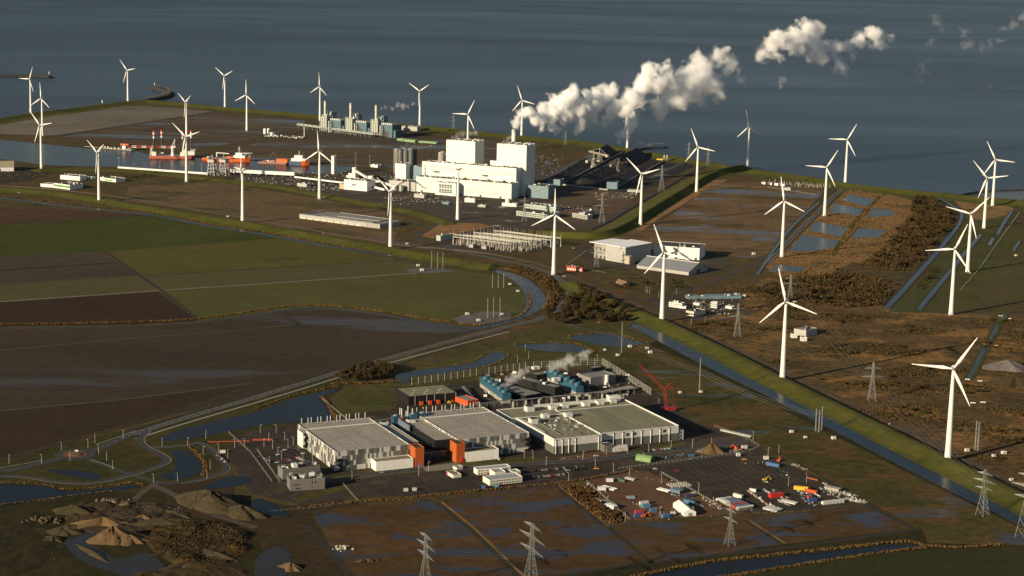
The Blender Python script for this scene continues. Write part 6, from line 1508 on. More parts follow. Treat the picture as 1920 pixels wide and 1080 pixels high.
for i in range(10):
    a, b = pi*i/10, pi*(i+1)/10; o.face([(0, -4*cos(a)+4, 6.2*sin(a)), (17, -4*cos(a)+4, 6.2*sin(a)), (17, -4*cos(b)+4, 6.2*sin(b)), (0, -4*cos(b)+4, 6.2*sin(b))])
o.face([(0, -4*cos(pi*i/10)+4, 6.2*sin(pi*i/10)) for i in range(11)]); o.face([(17, -4*cos(pi*i/10)+4, 6.2*sin(pi*i/10)) for i in range(11)]); o.build('cover', t)
o = MB(WHITE); [o.bar((q, -.1, 0), (q, .6, 4.2), .15) for q in range(0, 18, 2)]; o.build('hoops', t)
# cooling towers
def cooling_row(a, b, n, label, h, tw_, m_):
    pa, pb = G(*a), G(*b); d = pb-pa; L = d.length; t = thing('cooling_tower', label, 'cooling tower', (pa.x, pa.y, 0), atan2(d.y, d.x))
    for k in range(n):
        x0, x1 = L*k/n+.15, L*(k+1)/n-.15
        o = MB(m_); o.box(x0, x1, 0, tw_, h*.42, h); c = o.build('cell', t)
        o = MB(CONC); o.box(x0+.4, x1-.4, .3, tw_-.3, 0, h*.42); o.build('louvre', c)
        o = MB(m_); xm = (x0+x1)/2; r_ = min(x1-x0, tw_)*.40; o.lathe([(r_*1.08, h), (r_*.95, h+1.6), (r_*1.05, h+3.4), (r_*.93, h+3.4), (r_*.85, h+1.4)], None, 20, xm, tw_/2); o.build('fan_stack', c, smooth=True)
    o = MB(GREYM); [o.bar((L*k/n, -.2, h), (L*k/n, -.2, h+1.1), .07) for k in range(n*2)]; o.bar((0, -.2, h+1.1), (L, -.2, h+1.1), .07); o.build('railing', t)
    return t
cooling_row((899, 725), (942, 757), 5, 'row of five blue cooling towers behind the striped halls', 11.5, 10.5, BLU)
cooling_row((1022, 713), (1080, 744), 6, 'row of six blue cooling towers in the rear plant yard', 12, 9.5, BLU)
# rear plant yard
def hall(label, a, b, depth, h, wall, roof, cat='building', name='plant_building', rc=0):
    f = Fr(a, b); t = f.thing(name, label, cat); building(t, f.W, depth, h, wall, roof, min(.7, h*.15), rc, int(a[0])); return t, f
bt, bf = hall('black loading hall with a grey roof behind the striped halls', (766, 761), (857, 753), 44, 11, BLACKC, RF3, 'hall')
for k, q in enumerate((.22, .40, .57)): o = MB(ORR); o.box(bf.W*q, bf.W*q+4, -2.5, -.1, 0, 4.2); o.build('dock_door', bt)
for k, q in enumerate((.13, .37, .53, .75, .97)): o = MB(PALE); o.bar((bf.W*q, -.4, 0), (bf.W*q, -.4, 11), .2); o.build('downpipe', bt)
for k in range(9): o = MB(WHITE); o.box(bf.W*(.1+.09*k), bf.W*(.1+.09*k)+2, 8+(k % 3)*9, 9+(k % 3)*9, 10.35, 10.7); o.build('roof_light', bt)
hall('orange red workshop beside the black loading hall', (877, 762), (897, 759), 34, 6.5, ORR, ROOFG, 'workshop')
p = G(842, 757); t = thing('digger', 'small yellow machine beside the orange red workshop', 'machine', (p.x, p.y, 0), .3); o = MB(mat('yellow_paint', (.65, .42, .03), .5)); o.box(-2, 2, -1, 1, 1, 2.4); o.box(-1, .6, -.8, .8, 2.45, 3.6); o.build('body', t); o = MB(DARKM); o.box(-2.2, 2.2, -1.3, -.7, 0, .9); o.box(-2.2, 2.2, .7, 1.3, 0, .9); o.build('tracks', t); o = MB(MATS['yellow_paint']); o.bar((2, 0, 2), (4, 0, 4.4), .25); o.bar((4, 0, 4.4), (5.4, 0, 1), .2); o.build('arm', t)
hall('long low grey roofed plant building beside the cooling towers', (985, 755), (1016, 749), 70, 8, BLACKC, ROOFG)
hall('black plant building with a flat roof in the middle of the yard', (1040, 745), (1054, 742), 75, 12, BLACKC, ROOFG, rc=6)
hall('black block at the far left of the plant yard', (1006, 718), (1026, 715), 14, 10, BLACKC, ROOFG)
hall('grey panelled building at the right of the plant yard', (1107, 725), (1154, 718), 24, 11, clad('zinc_cladding', (.22, .22, .22), 4), ROOFG)
hall('small dark building at the far right corner of the plant yard', (1112, 702), (1132, 699), 12, 8, BLACKC, RF1)
hall('low dark canopy building behind the white hall', (1130, 746), (1195, 733), 14, 5, BLACKC, RF1)
for k, (px, py, lab) in enumerate([(1005, 699, 'white container on the left black block'), (1043, 724, 'white rooftop unit on the middle black building')]):
    p = G(px, py+8); t = thing('rooftop_unit', lab, 'rooftop unit', (p.x, p.y, [0, 0][k]), df.rz); o = MB(WHITE); z = [10.1, 12.1][k]; o.box(-5, 4, -2, 3, z, z+3.4); o.build('casing', t); o = MB(GREYM); o.box(-3, 0, -2.05, -1.95, z+.5, z+2.8); o.build('louvre', t)
t, f = hall('white cylinder tank house in the plant yard', (1136, 722), (1142, 721), 4, 3, WHITE, WHITE, 'tank', 'tank_base'); o = MB(WHITE); o.cyl(2, 1, 3.1, 12, 2.4, None, 16); o.build('tank', t)
for k in range(3): p = G(1122+k*5, 722-k); t = thing('red_unit', ['red pump unit before the grey panelled building, left', 'red pump unit before the grey panelled building, middle', 'red pump unit before the grey panelled building, right'][k], 'pump unit', (p.x, p.y, 0), df.rz); o = MB(mat('pump_red', (.5, .04, .03), .5)); o.box(-2, 2, -1.5, 1.5, .3, 3+k*.5); o.build('casing', t); o = MB(GREYM); o.bar((0, 0, 3), (0, 0, 5), .3); o.build('pipe', t)
o = MB(); 
for k in range(260):
    q = R.random(); p = G(890+q*290+R.uniform(-12, 12), 745-q*40+R.uniform(-2, 26)) if False else G(R.uniform(905, 1180), R.uniform(700, 752)); a, b, h = R.uniform(.5, 5), R.uniform(.5, 2), R.uniform(.5, 3.5); o.box(p.x, p.x+a, p.y, p.y+b, 0, h, R.choice([GREYM, DARKM, DARKM, WHITE, CONC]))
tag(o.build('clutter'), 'pipes, ducts and plant crowding the yard behind the data halls', 'plant clutter', None, 'stuff')
def pipebridge(pts, z, label, name='pipe_bridge'):
    t = thing(name, label, 'pipe bridge', tuple(G(*pts[0]))); o = MB(GREYM); b0 = G(*pts[0]); q = MB(GREYM)
    for a, b in zip(pts, pts[1:]):
        pa, pb = G(*a)-b0, G(*b)-b0; n = Vector((-(pb-pa).y, (pb-pa).x, 0)).normalized()
        for s in (-1.5, 0, 1.5): o.bar(tuple(pa+n*s+Vector((0, 0, z))), tuple(pb+n*s+Vector((0, 0, z))), .35)
        m_ = max(2, int((pb-pa).length/9))
        for k in range(m_): c = pa.lerp(pb, (k+.5)/m_); q.bar(tuple(c+n*1.6), tuple(c+n*1.6+Vector((0, 0, z))), .2); q.bar(tuple(c-n*1.6), tuple(c-n*1.6+Vector((0, 0, z))), .2)
    o.build('pipes', t); q.build('supports', t)
pipebridge([(620, 812), (760, 790), (905, 766), (960, 758)], 6, 'long pipe bridge running behind both striped halls')
pipebridge([(962, 762), (1100, 748), (1195, 738)], 7, 'pipe bridge running behind the white hall')
pipebridge([(905, 772), (880, 745), (868, 730)], 4, 'short pipe bridge beside the orange red workshop')
# open screen fence round the plant yard
def screen(pts, h, label, step=9):
    t = thing('screen_fence', label, 'screen fence', tuple(G(*pts[0]))); b0 = G(*pts[0]); n_ = 0; rl_ = MB(PALE)
    for a, b in zip(pts, pts[1:]):
        pa, pb = G(*a)-b0, G(*b)-b0; L = (pb-pa).length; k = max(1, int(L/step))
        for i in range(k+1):
            c = pa.lerp(pb, i/k); o = MB(PALE); o.bar(tuple(c), tuple(c+Vector((0, 0, h))), .22); o.bar(tuple(c+Vector((0, 2.5, 0))), tuple(c+Vector((0, 0, h*.8))), .14); o.build('post', t)
        for z in [h*q for q in (.15, .4, .65, .9)]: rl_.bar(tuple(pa+Vector((0, 0, z))), tuple(pb+Vector((0, 0, z))), .10)
    rl_.build('rails', t)
screen([(772, 722), (905, 703), (985, 692)], 9, 'open steel screen fence along the pond behind the black loading hall')
screen([(1000, 691), (1060, 687), (1129, 684)], 9, 'open steel screen fence at the rear of the plant yard')
screen([(1131, 685), (1175, 712), (1220, 741)], 9, 'open steel screen fence along the right side of the plant yard', 5)
# red crawler crane
cf = Fr((1236, 772), (1262, 770))
CR_ = mat('crane_red', (.36, .022, .022), .45, .1, .3)
x0, y0 = cf.loc(1256, 770); t = cf.thing('crawler_crane', 'tall red lattice crawler crane beside the white hall', 'crane', x0, 0)
def cp(px, py): x, z = cf.hit(px, py, 0); return Vector((x-x0, 0, z))
def lat(o, a, b, w0, w1, n):
    d = (b-a).normalized(); u = Vector((0, 1, 0)); v = d.cross(u); P = []
    for i in range(n+1):
        q = a.lerp(b, i/n); w_ = (w0+(w1-w0)*i/n)/2; P.append([q+u*w_+v*w_, q-u*w_+v*w_, q-u*w_-v*w_, q+u*w_-v*w_])
    for A, B in zip(P, P[1:]):
        for i in range(4): o.bar(A[i], B[i], .15, None, 4, caps=False); o.bar(A[i], B[(i+1) % 4], .08, None, 3, caps=False)
J = cp(1246, 731)
o = MB(CR_); lat(o, Vector((-5, 0, 3)), J, 2.4, 2.2, 14); o.build('main_boom', t)
o = MB(CR_); lat(o, J, cp(1198, 683), 2.6, 1.2, 20); o.build('jib', t)
o = MB(CR_); o.bar(J, cp(1255, 719), .45); o.bar(J, cp(1261, 726), .45); o.build('strut', t)
o = MB(CR_); o.bar(cp(1255, 719), cp(1200, 685), .12); o.bar(cp(1261, 726), Vector((5, 0, 4)), .15); o.bar(cp(1255, 719), cp(1261, 726), .15); o.bar(J, Vector((4, 0, 4)), .18); o.build('pendant_rope', t)
o = MB(DARKM); o.bar(cp(1198, 684), cp(1198, 684)-Vector((0, 0, 22)), .08); o.box(cp(1198, 684).x-.5, cp(1198, 684).x+.5, -.5, .5, cp(1198, 684).z-24, cp(1198, 684).z-22); o.build('hook', t)
o = MB(CR_); o.box(-5, 6, -3, 3, 1.6, 4.4); o.box(-6, -5, -2.4, -.4, 2, 4.6); o.build('upper_body', t)
o = MB(DARKM); o.box(-5, 5, -4.2, -2.8, 0, 1.5); o.box(-5, 5, 2.8, 4.2, 0, 1.5); o.build('crawler_track', t)
# grey office block at the front left
t, f = hall('grey stone clad office block in the left car park with rooftop plant', (544, 921), (609, 917), 18, 11.5, clad('stone_cladding', (.16, .148, .128), 6, .8, .06), ROOFD, 'office block', 'office_block', 22)
o = MB(GLASS); [o.box(f.W*q, f.W*q+1.1, -.06, .03, 6, 8.6) for q in (.62, .72)]; o.box(f.W*.62, f.W*.65, -.06, .03, 1.5, 3); o.box(f.W*.1, f.W*.26, -.06, .03, 5.4, 6.4); o.box(f.W*.16, f.W*.3, -.06, .03, 1.6, 2.8); o.build('window', t)
o = MB(mat('blue_glass', (.12, .22, .26), .2, .1, 1, 0, None, .6)); o.box(-.08, .02, 1, 5, 1, 11); o.build('glass_strip', t)
t, f = hall('rear wing of the grey stone clad office block with a white penthouse', (530, 900), (600, 893), 16, 11, MATS['stone_cladding'], ROOFD, 'office block', 'office_block', 20)
o = MB(WHITE); o.box(f.W*.3, f.W*.42, 2, 9, 10.4, 14); o.build('penthouse', t); o = MB(MATS['blue_glass']); o.box(-.08, .02, 1, 6, 1, 10); o.build('glass_strip', t)
# site cabins
SANDW = clad('sandwich_panel', (.70, .68, .58), 3, .6, .12); SLATE = clad('zinc_roof', (.34, .37, .39), 3, .5, .2)
def cabins(label, a, b, depth, h, nw, rows=2):
    t, f = hall(label, a, b, depth, h, SANDW, SLATE, 'site cabin', 'site_cabin'); panes(t, 'window_band', 1, f.W-1, .9, h, nw, rows, GLASS, gap=.5)
    o = MB(mat('red_board', (.5, .04, .03), .6)); o.box(f.W*.3, f.W*.36, -.12, -.06, .3, 2); o.build('notice_board', t)
cabins('front wing of the cream site cabins before the right striped hall', (918, 911), (979, 904), 16, 6, 12)
cabins('rear wing of the cream site cabins before the right striped hall', (895, 891), (957, 885), 10, 6, 12)
cabins('short linking wing of the cream site cabins', (928, 897), (948, 895), 14, 6.2, 4)
cabins('small cream cabin at the right of the site cabins', (962, 893), (976, 891), 10, 4.5, 3, 1)
hall('small pale hut left of the site cabins', (856, 882), (868, 880), 7, 3, SANDW, ROOFG, 'hut', 'hut')
hall('white flat roofed cabin beside the red container row', (850, 897), (865, 895), 16, 3.4, SANDW, ROOFG, 'cabin', 'site_cabin')
# ---------------------------------------------------------------- cars
CC = {'white': (.75, .75, .73), 'silver': (.42, .43, .44), 'black': (.012, .012, .013), 'dark blue': (.02, .035, .09), 'red': (.42, .02, .02), 'grey': (.12, .12, .125), 'yellow': (.7, .4, .02), 'green': (.02, .12, .06)}
CARM = {}
def car_mb(c):
    P = mat('car_paint_'+c.replace(' ', '_'), CC[c], .28, .05, 1, .1, None, .6); o = MB(P); g = MATS['dark_glass']
    prof = [(-2.15, .35), (-2.2, .85), (-1.5, .98), (1.55, .98), (2.15, .75), (2.2, .35)]
    n = len(o.v)
    for s in (-.88, .88):
        for x, z in prof: o.v.append((x, s, z))
    a = o.mi(P); k = len(prof)
    for i in range(k-1): o.f.append([n+i, n+i+1, n+k+i+1, n+k+i]); o.fm.append(a)
    o.f.append([n+i for i in range(k)]); o.fm.append(a); o.f.append([n+k+i for i in range(k)][::-1]); o.fm.append(a)
    b = [(-1.7, .98), (-1.15, 1.46), (.35, 1.46), (1.05, .98)]
    for i in range(3): p, q = b[i], b[i+1]; o.face([(p[0], -.78 if p[1] < 1.2 else -.66, p[1]), (q[0], -.78 if q[1] < 1.2 else -.66, q[1]), (q[0], .78 if q[1] < 1.2 else .66, q[1]), (p[0], .78 if p[1] < 1.2 else .66, p[1])], P if i == 1 else g)
    for s in (-1, 1): o.face([(x, s*(.78 if z < 1.2 else .66), z) for x, z in b], g)
    for x in (-1.35, 1.35):
        for s in (-.9, .9): o.bar((x, s-.1, .33), (x, s+.1, .33), .33, DARKM, 10)
    return o
def car(x, y, rz, c, label, group):
    if c not in CARM:
        o = car_mb(c).build('parked_car'); CARM[c] = o
    else:
        o = CARM[c].copy(); col.objects.link(o)
    o.location = (x, y, .17); o.rotation_euler = (0, 0, rz); tag(o, label, 'car', group); return o
r_ = random.Random(12); wch = ['white']*5+['silver']*5+['black']*5+['dark blue']*3+['grey']*4+['red']*2
f = Fr((500, 886), (585, 880))
for row, (px, py, n) in enumerate([(489, 857, 6), (510, 848, 6), (530, 843, 8), (545, 840, 7), (520, 868, 7), (540, 862, 7), (556, 858, 6)]):
    x0, y0 = f.loc(px, py)
    for k in range(n):
        if r_.random() < .14: continue
        c = r_.choice(wch); X = f.w(x0+k*1.2+r_.uniform(-.2, .2), y0-k*4.3+r_.uniform(-.3, .3))
        car(X[0], X[1], f.rz+.15+r_.choice([0, pi]), c, c+' car in the crowded car park left of the striped hall', c+' cars in the car park left of the striped hall')
f = Fr((985, 893), (1120, 880))
for row, (px, py, n) in enumerate([(1001, 884, 21), (1000, 896, 13), (1062, 883, 8)]):
    x0, y0 = f.loc(px, py)
    for k in range(n):
        if r_.random() < .08: continue
        c = r_.choice(wch); X = f.w(x0+k*2.75, y0-(row == 1)*.0); car(X[0], X[1], f.rz+pi/2+r_.uniform(-.05, .05), c, c+' car in the double row right of the site cabins', c+' cars in the rows right of the site cabins')
for k in range(9):
    x0, y0 = f.loc(1205+k*7, 847-k*.7); c = r_.choice(wch); X = f.w(x0, y0); car(X[0], X[1], f.rz+pi/2, c, c+' car parked along the grass strip before the white hall', c+' cars before the white hall')
for px, py, c, rz, lb in [(1118, 856, 'white', .4, 'white car driving on the site road before the white hall'), (1228, 880, 'white', .2, 'white car standing at the entrance of the empty parking lot'), (1233, 885, 'dark blue', .1, 'dark blue car just beside the white car at the lot entrance'), (1300, 925, 'white', .2, 'white car beside the racks on the near edge of the lot'), (1396, 863, 'yellow', .3, 'yellow van crossing the empty parking lot'), (1270, 884, 'red', .3, 'red and pale pickup in the empty parking lot'), (607, 439, 'red', -.3, 'red car on the road below the flat grey warehouse'), (775, 430, 'dark blue', .7, 'dark van on the road bend near the substation'), (937, 862, 'white', 1.2, 'white van at the right end of the white box annex'), (717, 887, 'silver', .4, 'silver car before the long white box annex, left of three'), (724, 886, 'black', .4, 'black car before the long white box annex, middle of three'), (743, 885, 'dark blue', .4, 'dark blue car before the long white box annex, right of three'), (1118, 880, 'yellow', .2, 'yellow van at the right end of the double car row'), (1075, 466, 'white', .3, 'white car parked before the hall with the sloping roof'), (1058, 519, 'white', .2, 'white van at the foot of the turbine by the road bend'), (608, 371, 'white', .1, 'white van parked beside the turbine on the grass bank')]:
    p = G(px, py); o = car(p.x, p.y, rz, c, lb, None)
    if px in (1396, 937, 1118, 1058, 608): o.scale = (1.25, 1.15, 1.3)
for k in range(30):
    p = G(r_.uniform(730, 830), r_.uniform(372, 380)); c = r_.choice(['white', 'silver', 'dark blue', 'black', 'grey']); car(p.x, p.y, r_.choice([0, .1, 1.5]), c, c+' car on the power station car park', c+' cars on the power station car park')
for k in range(16):
    p = G(r_.uniform(400, 436), r_.uniform(852, 868)); 
    c = r_.choice(wch); q = k/15; p = G(408+q*16, 853+q*14); car(p.x, p.y, 1.0, c, c+' car in the short row by the site gate', c+' cars in the row by the site gate')
# ---------------------------------------------------------------- containers, tents and stores
def container(px, py, rz, c, label, L=6.1, H=2.6, Wd=2.44, z=0, group=None):
    g_ = sum(c)/3; c = tuple(x*.72+g_*.2 for x in c)
    p = G(px, py); t = thing('container', label, 'container', (p.x, p.y, z), rz, group)
    m_ = clad('container_'+'_'.join('%02d' % int(x*99) for x in c), c, .6, .5, .22); o = MB(m_); o.box(0, L, 0, Wd, .15, H); o.build('body', t)
    o = MB(DARKM); [o.box(a, a+.16, b, b+.16, 0, H+.03) for a in (-.03, L-.13) for b in (-.03, Wd-.13)]; o.build('corner_posts', t)
    o = MB(GREYM); o.box(L, L+.05, .2, Wd/2-.05, .3, H-.15); o.box(L, L+.05, Wd/2+.05, Wd-.2, .3, H-.15); o.build('door', t); return t
DR = df.rz
for a in [(1191, 971, DR+.02, (.03, .10, .30), 'dark blue container below the red one in the dirt yard', 10, 3.2), (1192, 965, DR, (.55, .03, .02), 'red container behind the dark blue one in the dirt yard', 9, 4.4), (1206, 953, DR, (.06, .25, .45), 'light blue container beside a white one in the dirt yard', 8, 4.5), (1201, 948, DR, (.66, .64, .58), 'white container behind the light blue one in the dirt yard', 9, 4.5), (1220, 961, DR, (.05, .20, .38), 'light blue container alone near the middle of the dirt yard', 7, 3.2), (1243, 973, DR+.1, (.05, .20, .50), 'bright blue container at the near fence, left half', 8, 3.6), (1253, 971, DR+.1, (.06, .25, .55), 'bright blue container at the near fence, right half', 4, 3.6), (1281, 942, -.75, (.04, .17, .33), 'long light blue container behind the white tent', 13, 4), (1276, 951, -.75, (.60, .07, .03), 'orange red container pressed between tent and blue container', 10, 3), (1287, 934, DR, (.02, .06, .16), 'dark blue container farthest behind the white tent', 8, 3), (1121, 920, .1, (.72, .71, .66), 'white container alone at the left corner of the dirt yard', 8, 4), (1137, 904, .1, (.68, .67, .62), 'small white cabin with a red base in the left of the dirt yard', 7, 3.5), (1259, 967, .2, (.66, .65, .6), 'small white hut between the blue containers and the tent', 4, 4), (1374, 931, -.8, (.66, .64, .58), 'long white trailer among the racks right of the pylon', 11, 3.4), (1405, 921, -.6, (.66, .64, .58), 'short white trailer right of the long one', 7, 3), (1382, 856, .3, (.62, .62, .58), 'white hut at the far gate of the parking lot', 4, 4), (1392, 842, .3, (.6, .58, .5), 'cream hut on the yard behind the sand heap', 6, 4.5), (1345, 845, .3, (.02, .22, .08), 'green container behind the sand heap', 11, 4), (1307, 848, -.3, (.04, .17, .40), 'blue skip left of the sand heap', 6, 2.6), (1292, 857, .2, (.03, .12, .33), 'blue covered load before the blue racks', 6, 2.6), (1436, 872, -.65, (.03, .13, .33), 'long blue container at the right edge of the parking lot', 15, 4.5), (1433, 862, .2, (.66, .65, .6), 'small white cabin behind the long blue container', 5, 4), (836, 891, -.05, (.33, .035, .02), 'rust red container beside the white flat roofed cabin', 13, 3.2), (758, 922, .3, (.62, .6, .55), 'small cream hut with a red roof box at the left parking area', 4, 3), (774, 921, .3, (.62, .6, .55), 'second small cream hut at the left parking area', 4, 3), (904, 917, .2, (.03, .15, .40), 'blue site toilet near the cream cabins', 3, 3), (927, 914, .2, (.06, .28, .50), 'light blue skip before the cream cabins', 4, 2.4), (412, 850, .2, (.66, .65, .6), 'white gate hut beside the row of cars', 6, 3), (1517, 942, DR, (.03, .10, .34), 'blue stacked crates in the right corner of the yard', 9, 4), (1516, 936, DR, (.5, .04, .04), 'red crate beside the blue stacked crates', 4, 4)]:
    container(*a[:5], L=a[5], H=min(a[6], 3.4), Wd=3.2 if a[6] > 3 else 2.44)
for k in range(6): container(1544+k*6.6, 947-k*.7, DR-.02, (.68, .67, .62), ['white open topped box in the row at the right end of the yard, first', 'white open topped box in the row at the right end of the yard, second', 'white open topped box in the row at the right end of the yard, third', 'white open topped box in the row at the right end of the yard, fourth', 'white open topped box in the row at the right end of the yard, fifth', 'white open topped box in the row at the right end of the yard, last'][k], 3.8, 3, 4)
TENT = mat('tent_white', (.80, .79, .74), .6, .06, .3)
tf = Fr((1262, 951), (1283, 969)); t = tf.thing('storage_tent', 'large white gabled tent in the construction yard', 'tent'); o = MB(TENT); o.gable(0, tf.W, 0, 11.5, 0, 4.2, 7, None, TENT, .2); o.build('cover', t); o = MB(GREYM); [o.bar((tf.W*k/6, -.25, 0), (tf.W*k/6, -.25, 4.1), .1) for k in range(7)]; o.box(tf.W+.25, tf.W+.3, 4, 7.5, 0, 3.6); o.build('frame', t)
tf = Fr((1384, 958), (1411, 954)); t = tf.thing('striped_shed', 'grey roofed shed with red and white edges in the yard', 'shed'); DD = 30; o = MB(GREYM); o.box(0, tf.W, 0, DD, .2, 3.6, None, clad('blue_grey_roof', (.16, .17, .24), 3)); o.build('body', t)
o = MB(WHITE); o.box(-.5, tf.W+.5, -.8, -.02, 2.6, 4.2); o.box(-3, 3, DD*.55, DD+2, 3.65, 4.3); o.box(-4, tf.W*.8, DD+.1, DD+1.5, 2, 4.2); o.build('fascia', t); o = MB(MATS['red_paint']); o.box(-1.5, tf.W, 9, 11.5, 3.65, 4.1); o.box(-1.5, -.1, 4, 9, 1, 3.9); o.build('red_band', t)
p = G(1223, 866); t = thing('green_tunnel', 'pale green polytunnel on the verge of the site road', 'polytunnel', (p.x, p.y, 0), DR-.95); m_ = mat('green_sheet', (.15, .25, .09), .6, .1, .3); o = MB(m_)
for i in range(10):
    a, b = pi*i/10, pi*(i+1)/10; o.face([(-17, -5*cos(a), 6.4*sin(a)), (0, -5*cos(a), 6.4*sin(a)), (0, -5*cos(b), 6.4*sin(b)), (-17, -5*cos(b), 6.4*sin(b))])
o.face([(-17, -5*cos(pi*i/10), 6.4*sin(pi*i/10)) for i in range(11)]); o.face([(0, -5*cos(pi*i/10), 6.4*sin(pi*i/10)) for i in range(11)]); o.build('cover', t); o = MB(DARKM); o.box(.02, .1, -1.8, 1.8, 0, 4); o.build('doorway', t)
def stack(px, py, rz, n, L, m_, label, r=.45, rows=1, gap=1.3):
    p = G(px, py); t = thing('beam_stack', label, 'stack', (p.x, p.y, 0), rz)
    for k in range(n): o = MB(m_); [o.box(0, L, k*gap, k*gap+r*2, .2+j*(r*2+.1), .2+j*(r*2+.1)+r*2, bottom=True) for j in range(rows)]; o.build('beam', t)
    o = MB(DARKM); [o.box(L*q, L*q+.3, -.3, n*gap, 0, .19) for q in (.15, .85)]; o.build('bearer', t)
SILV = mat('bare_metal', (.45, .45, .43), .5, .2, .3, .3)
stack(1125, 914, -.72, 4, 17, WHITE, 'four long white beams lying in the dirt yard', .55, 1, 1.9)
stack(1231, 918, -.72, 4, 14, WHITE, 'white boards laid out beside the yard fence', .5, 1, 1.7)
stack(1256, 922, -.72, 4, 12, mat('blue_steel', (.10, .15, .20), .6), 'blue grey steel packs beside the white boards', .8, 2, 2.1)
stack(1171, 898, -.7, 4, 11, SILV, 'bundle of steel sections at the rear of the dirt yard', .35, 2, 1.2)
stack(1152, 900, -.75, 3, 13, mat('dark_green', (.06, .09, .08), .7), 'dark green steel bundle at the rear of the dirt yard', .5, 2, 1.5)
stack(1117, 939, -.75, 3, 22, SILV, 'long pale pipe stack beside the scrub', .6, 1, 1.8)
stack(1132, 952, -.75, 3, 12, WHITE, 'white packs at the near end of the pale pipe stack', .9, 2, 2.3)
stack(1176, 935, .1, 6, 8, mat('grey_blue_sheet', (.22, .30, .35), .6), 'grey blue sheets lying flat in the dirt yard', .4, 1, 1.2)
stack(1430, 955, -.72, 8, 16, SILV, 'rows of silver sections near the lower edge of the yard', .45, 2, 1.4)
stack(1462, 940, -.7, 4, 17, PALE, 'long pale girders near the lower edge of the yard', .6, 1, 1.7)
stack(1545, 918, -.65, 2, 16, CONC, 'flat grey slabs at the far right of the yard', 1.6, 1, 3.6)
stack(1446, 935, DR, 4, 14, mat('signal_red2', (.52, .03, .02), .5), 'bright red pipes stacked in the right of the yard', .6, 3, 1.4)
stack(1488, 918, -.3, 3, 14, MATS['yellow_paint'], 'yellow beams stacked in the right of the yard', .5, 3, 1.4)
stack(1508, 921, -.75, 2, 14, ORR, 'orange red beams beside the yellow ones', .6, 2, 1.6)
stack(1513, 897, -.75, 1, 13, mat('rust_beam', (.30, .08, .03), .8), 'single rust red beam on the lot near the right fence', .6, 1)
stack(1350, 808, -.72, 3, 40, SILV, 'long silver rack along the road behind the parking lot', .7, 1, 1.8)
def field_of_posts(px, py, nx, ny, label, m_):
    p = G(px, py); t = thing('rack_field', label, 'racks', (p.x, p.y, 0), DR)
    for j in range(ny):
        o = MB(m_)
        for i in range(nx): o.box(i*1.9, i*1.9+.7, j*3+(i % 2)*.4, j*3+1.1, 0, 1.5)
        o.build('rack_row', t)
field_of_posts(1262, 916, 12, 5, 'field of small pale frames set in rows on the lot', PALE)
o = MB(); r_ = random.Random(77)
DW = mat('dull_white', (.42, .41, .38), .7, .25, .5)
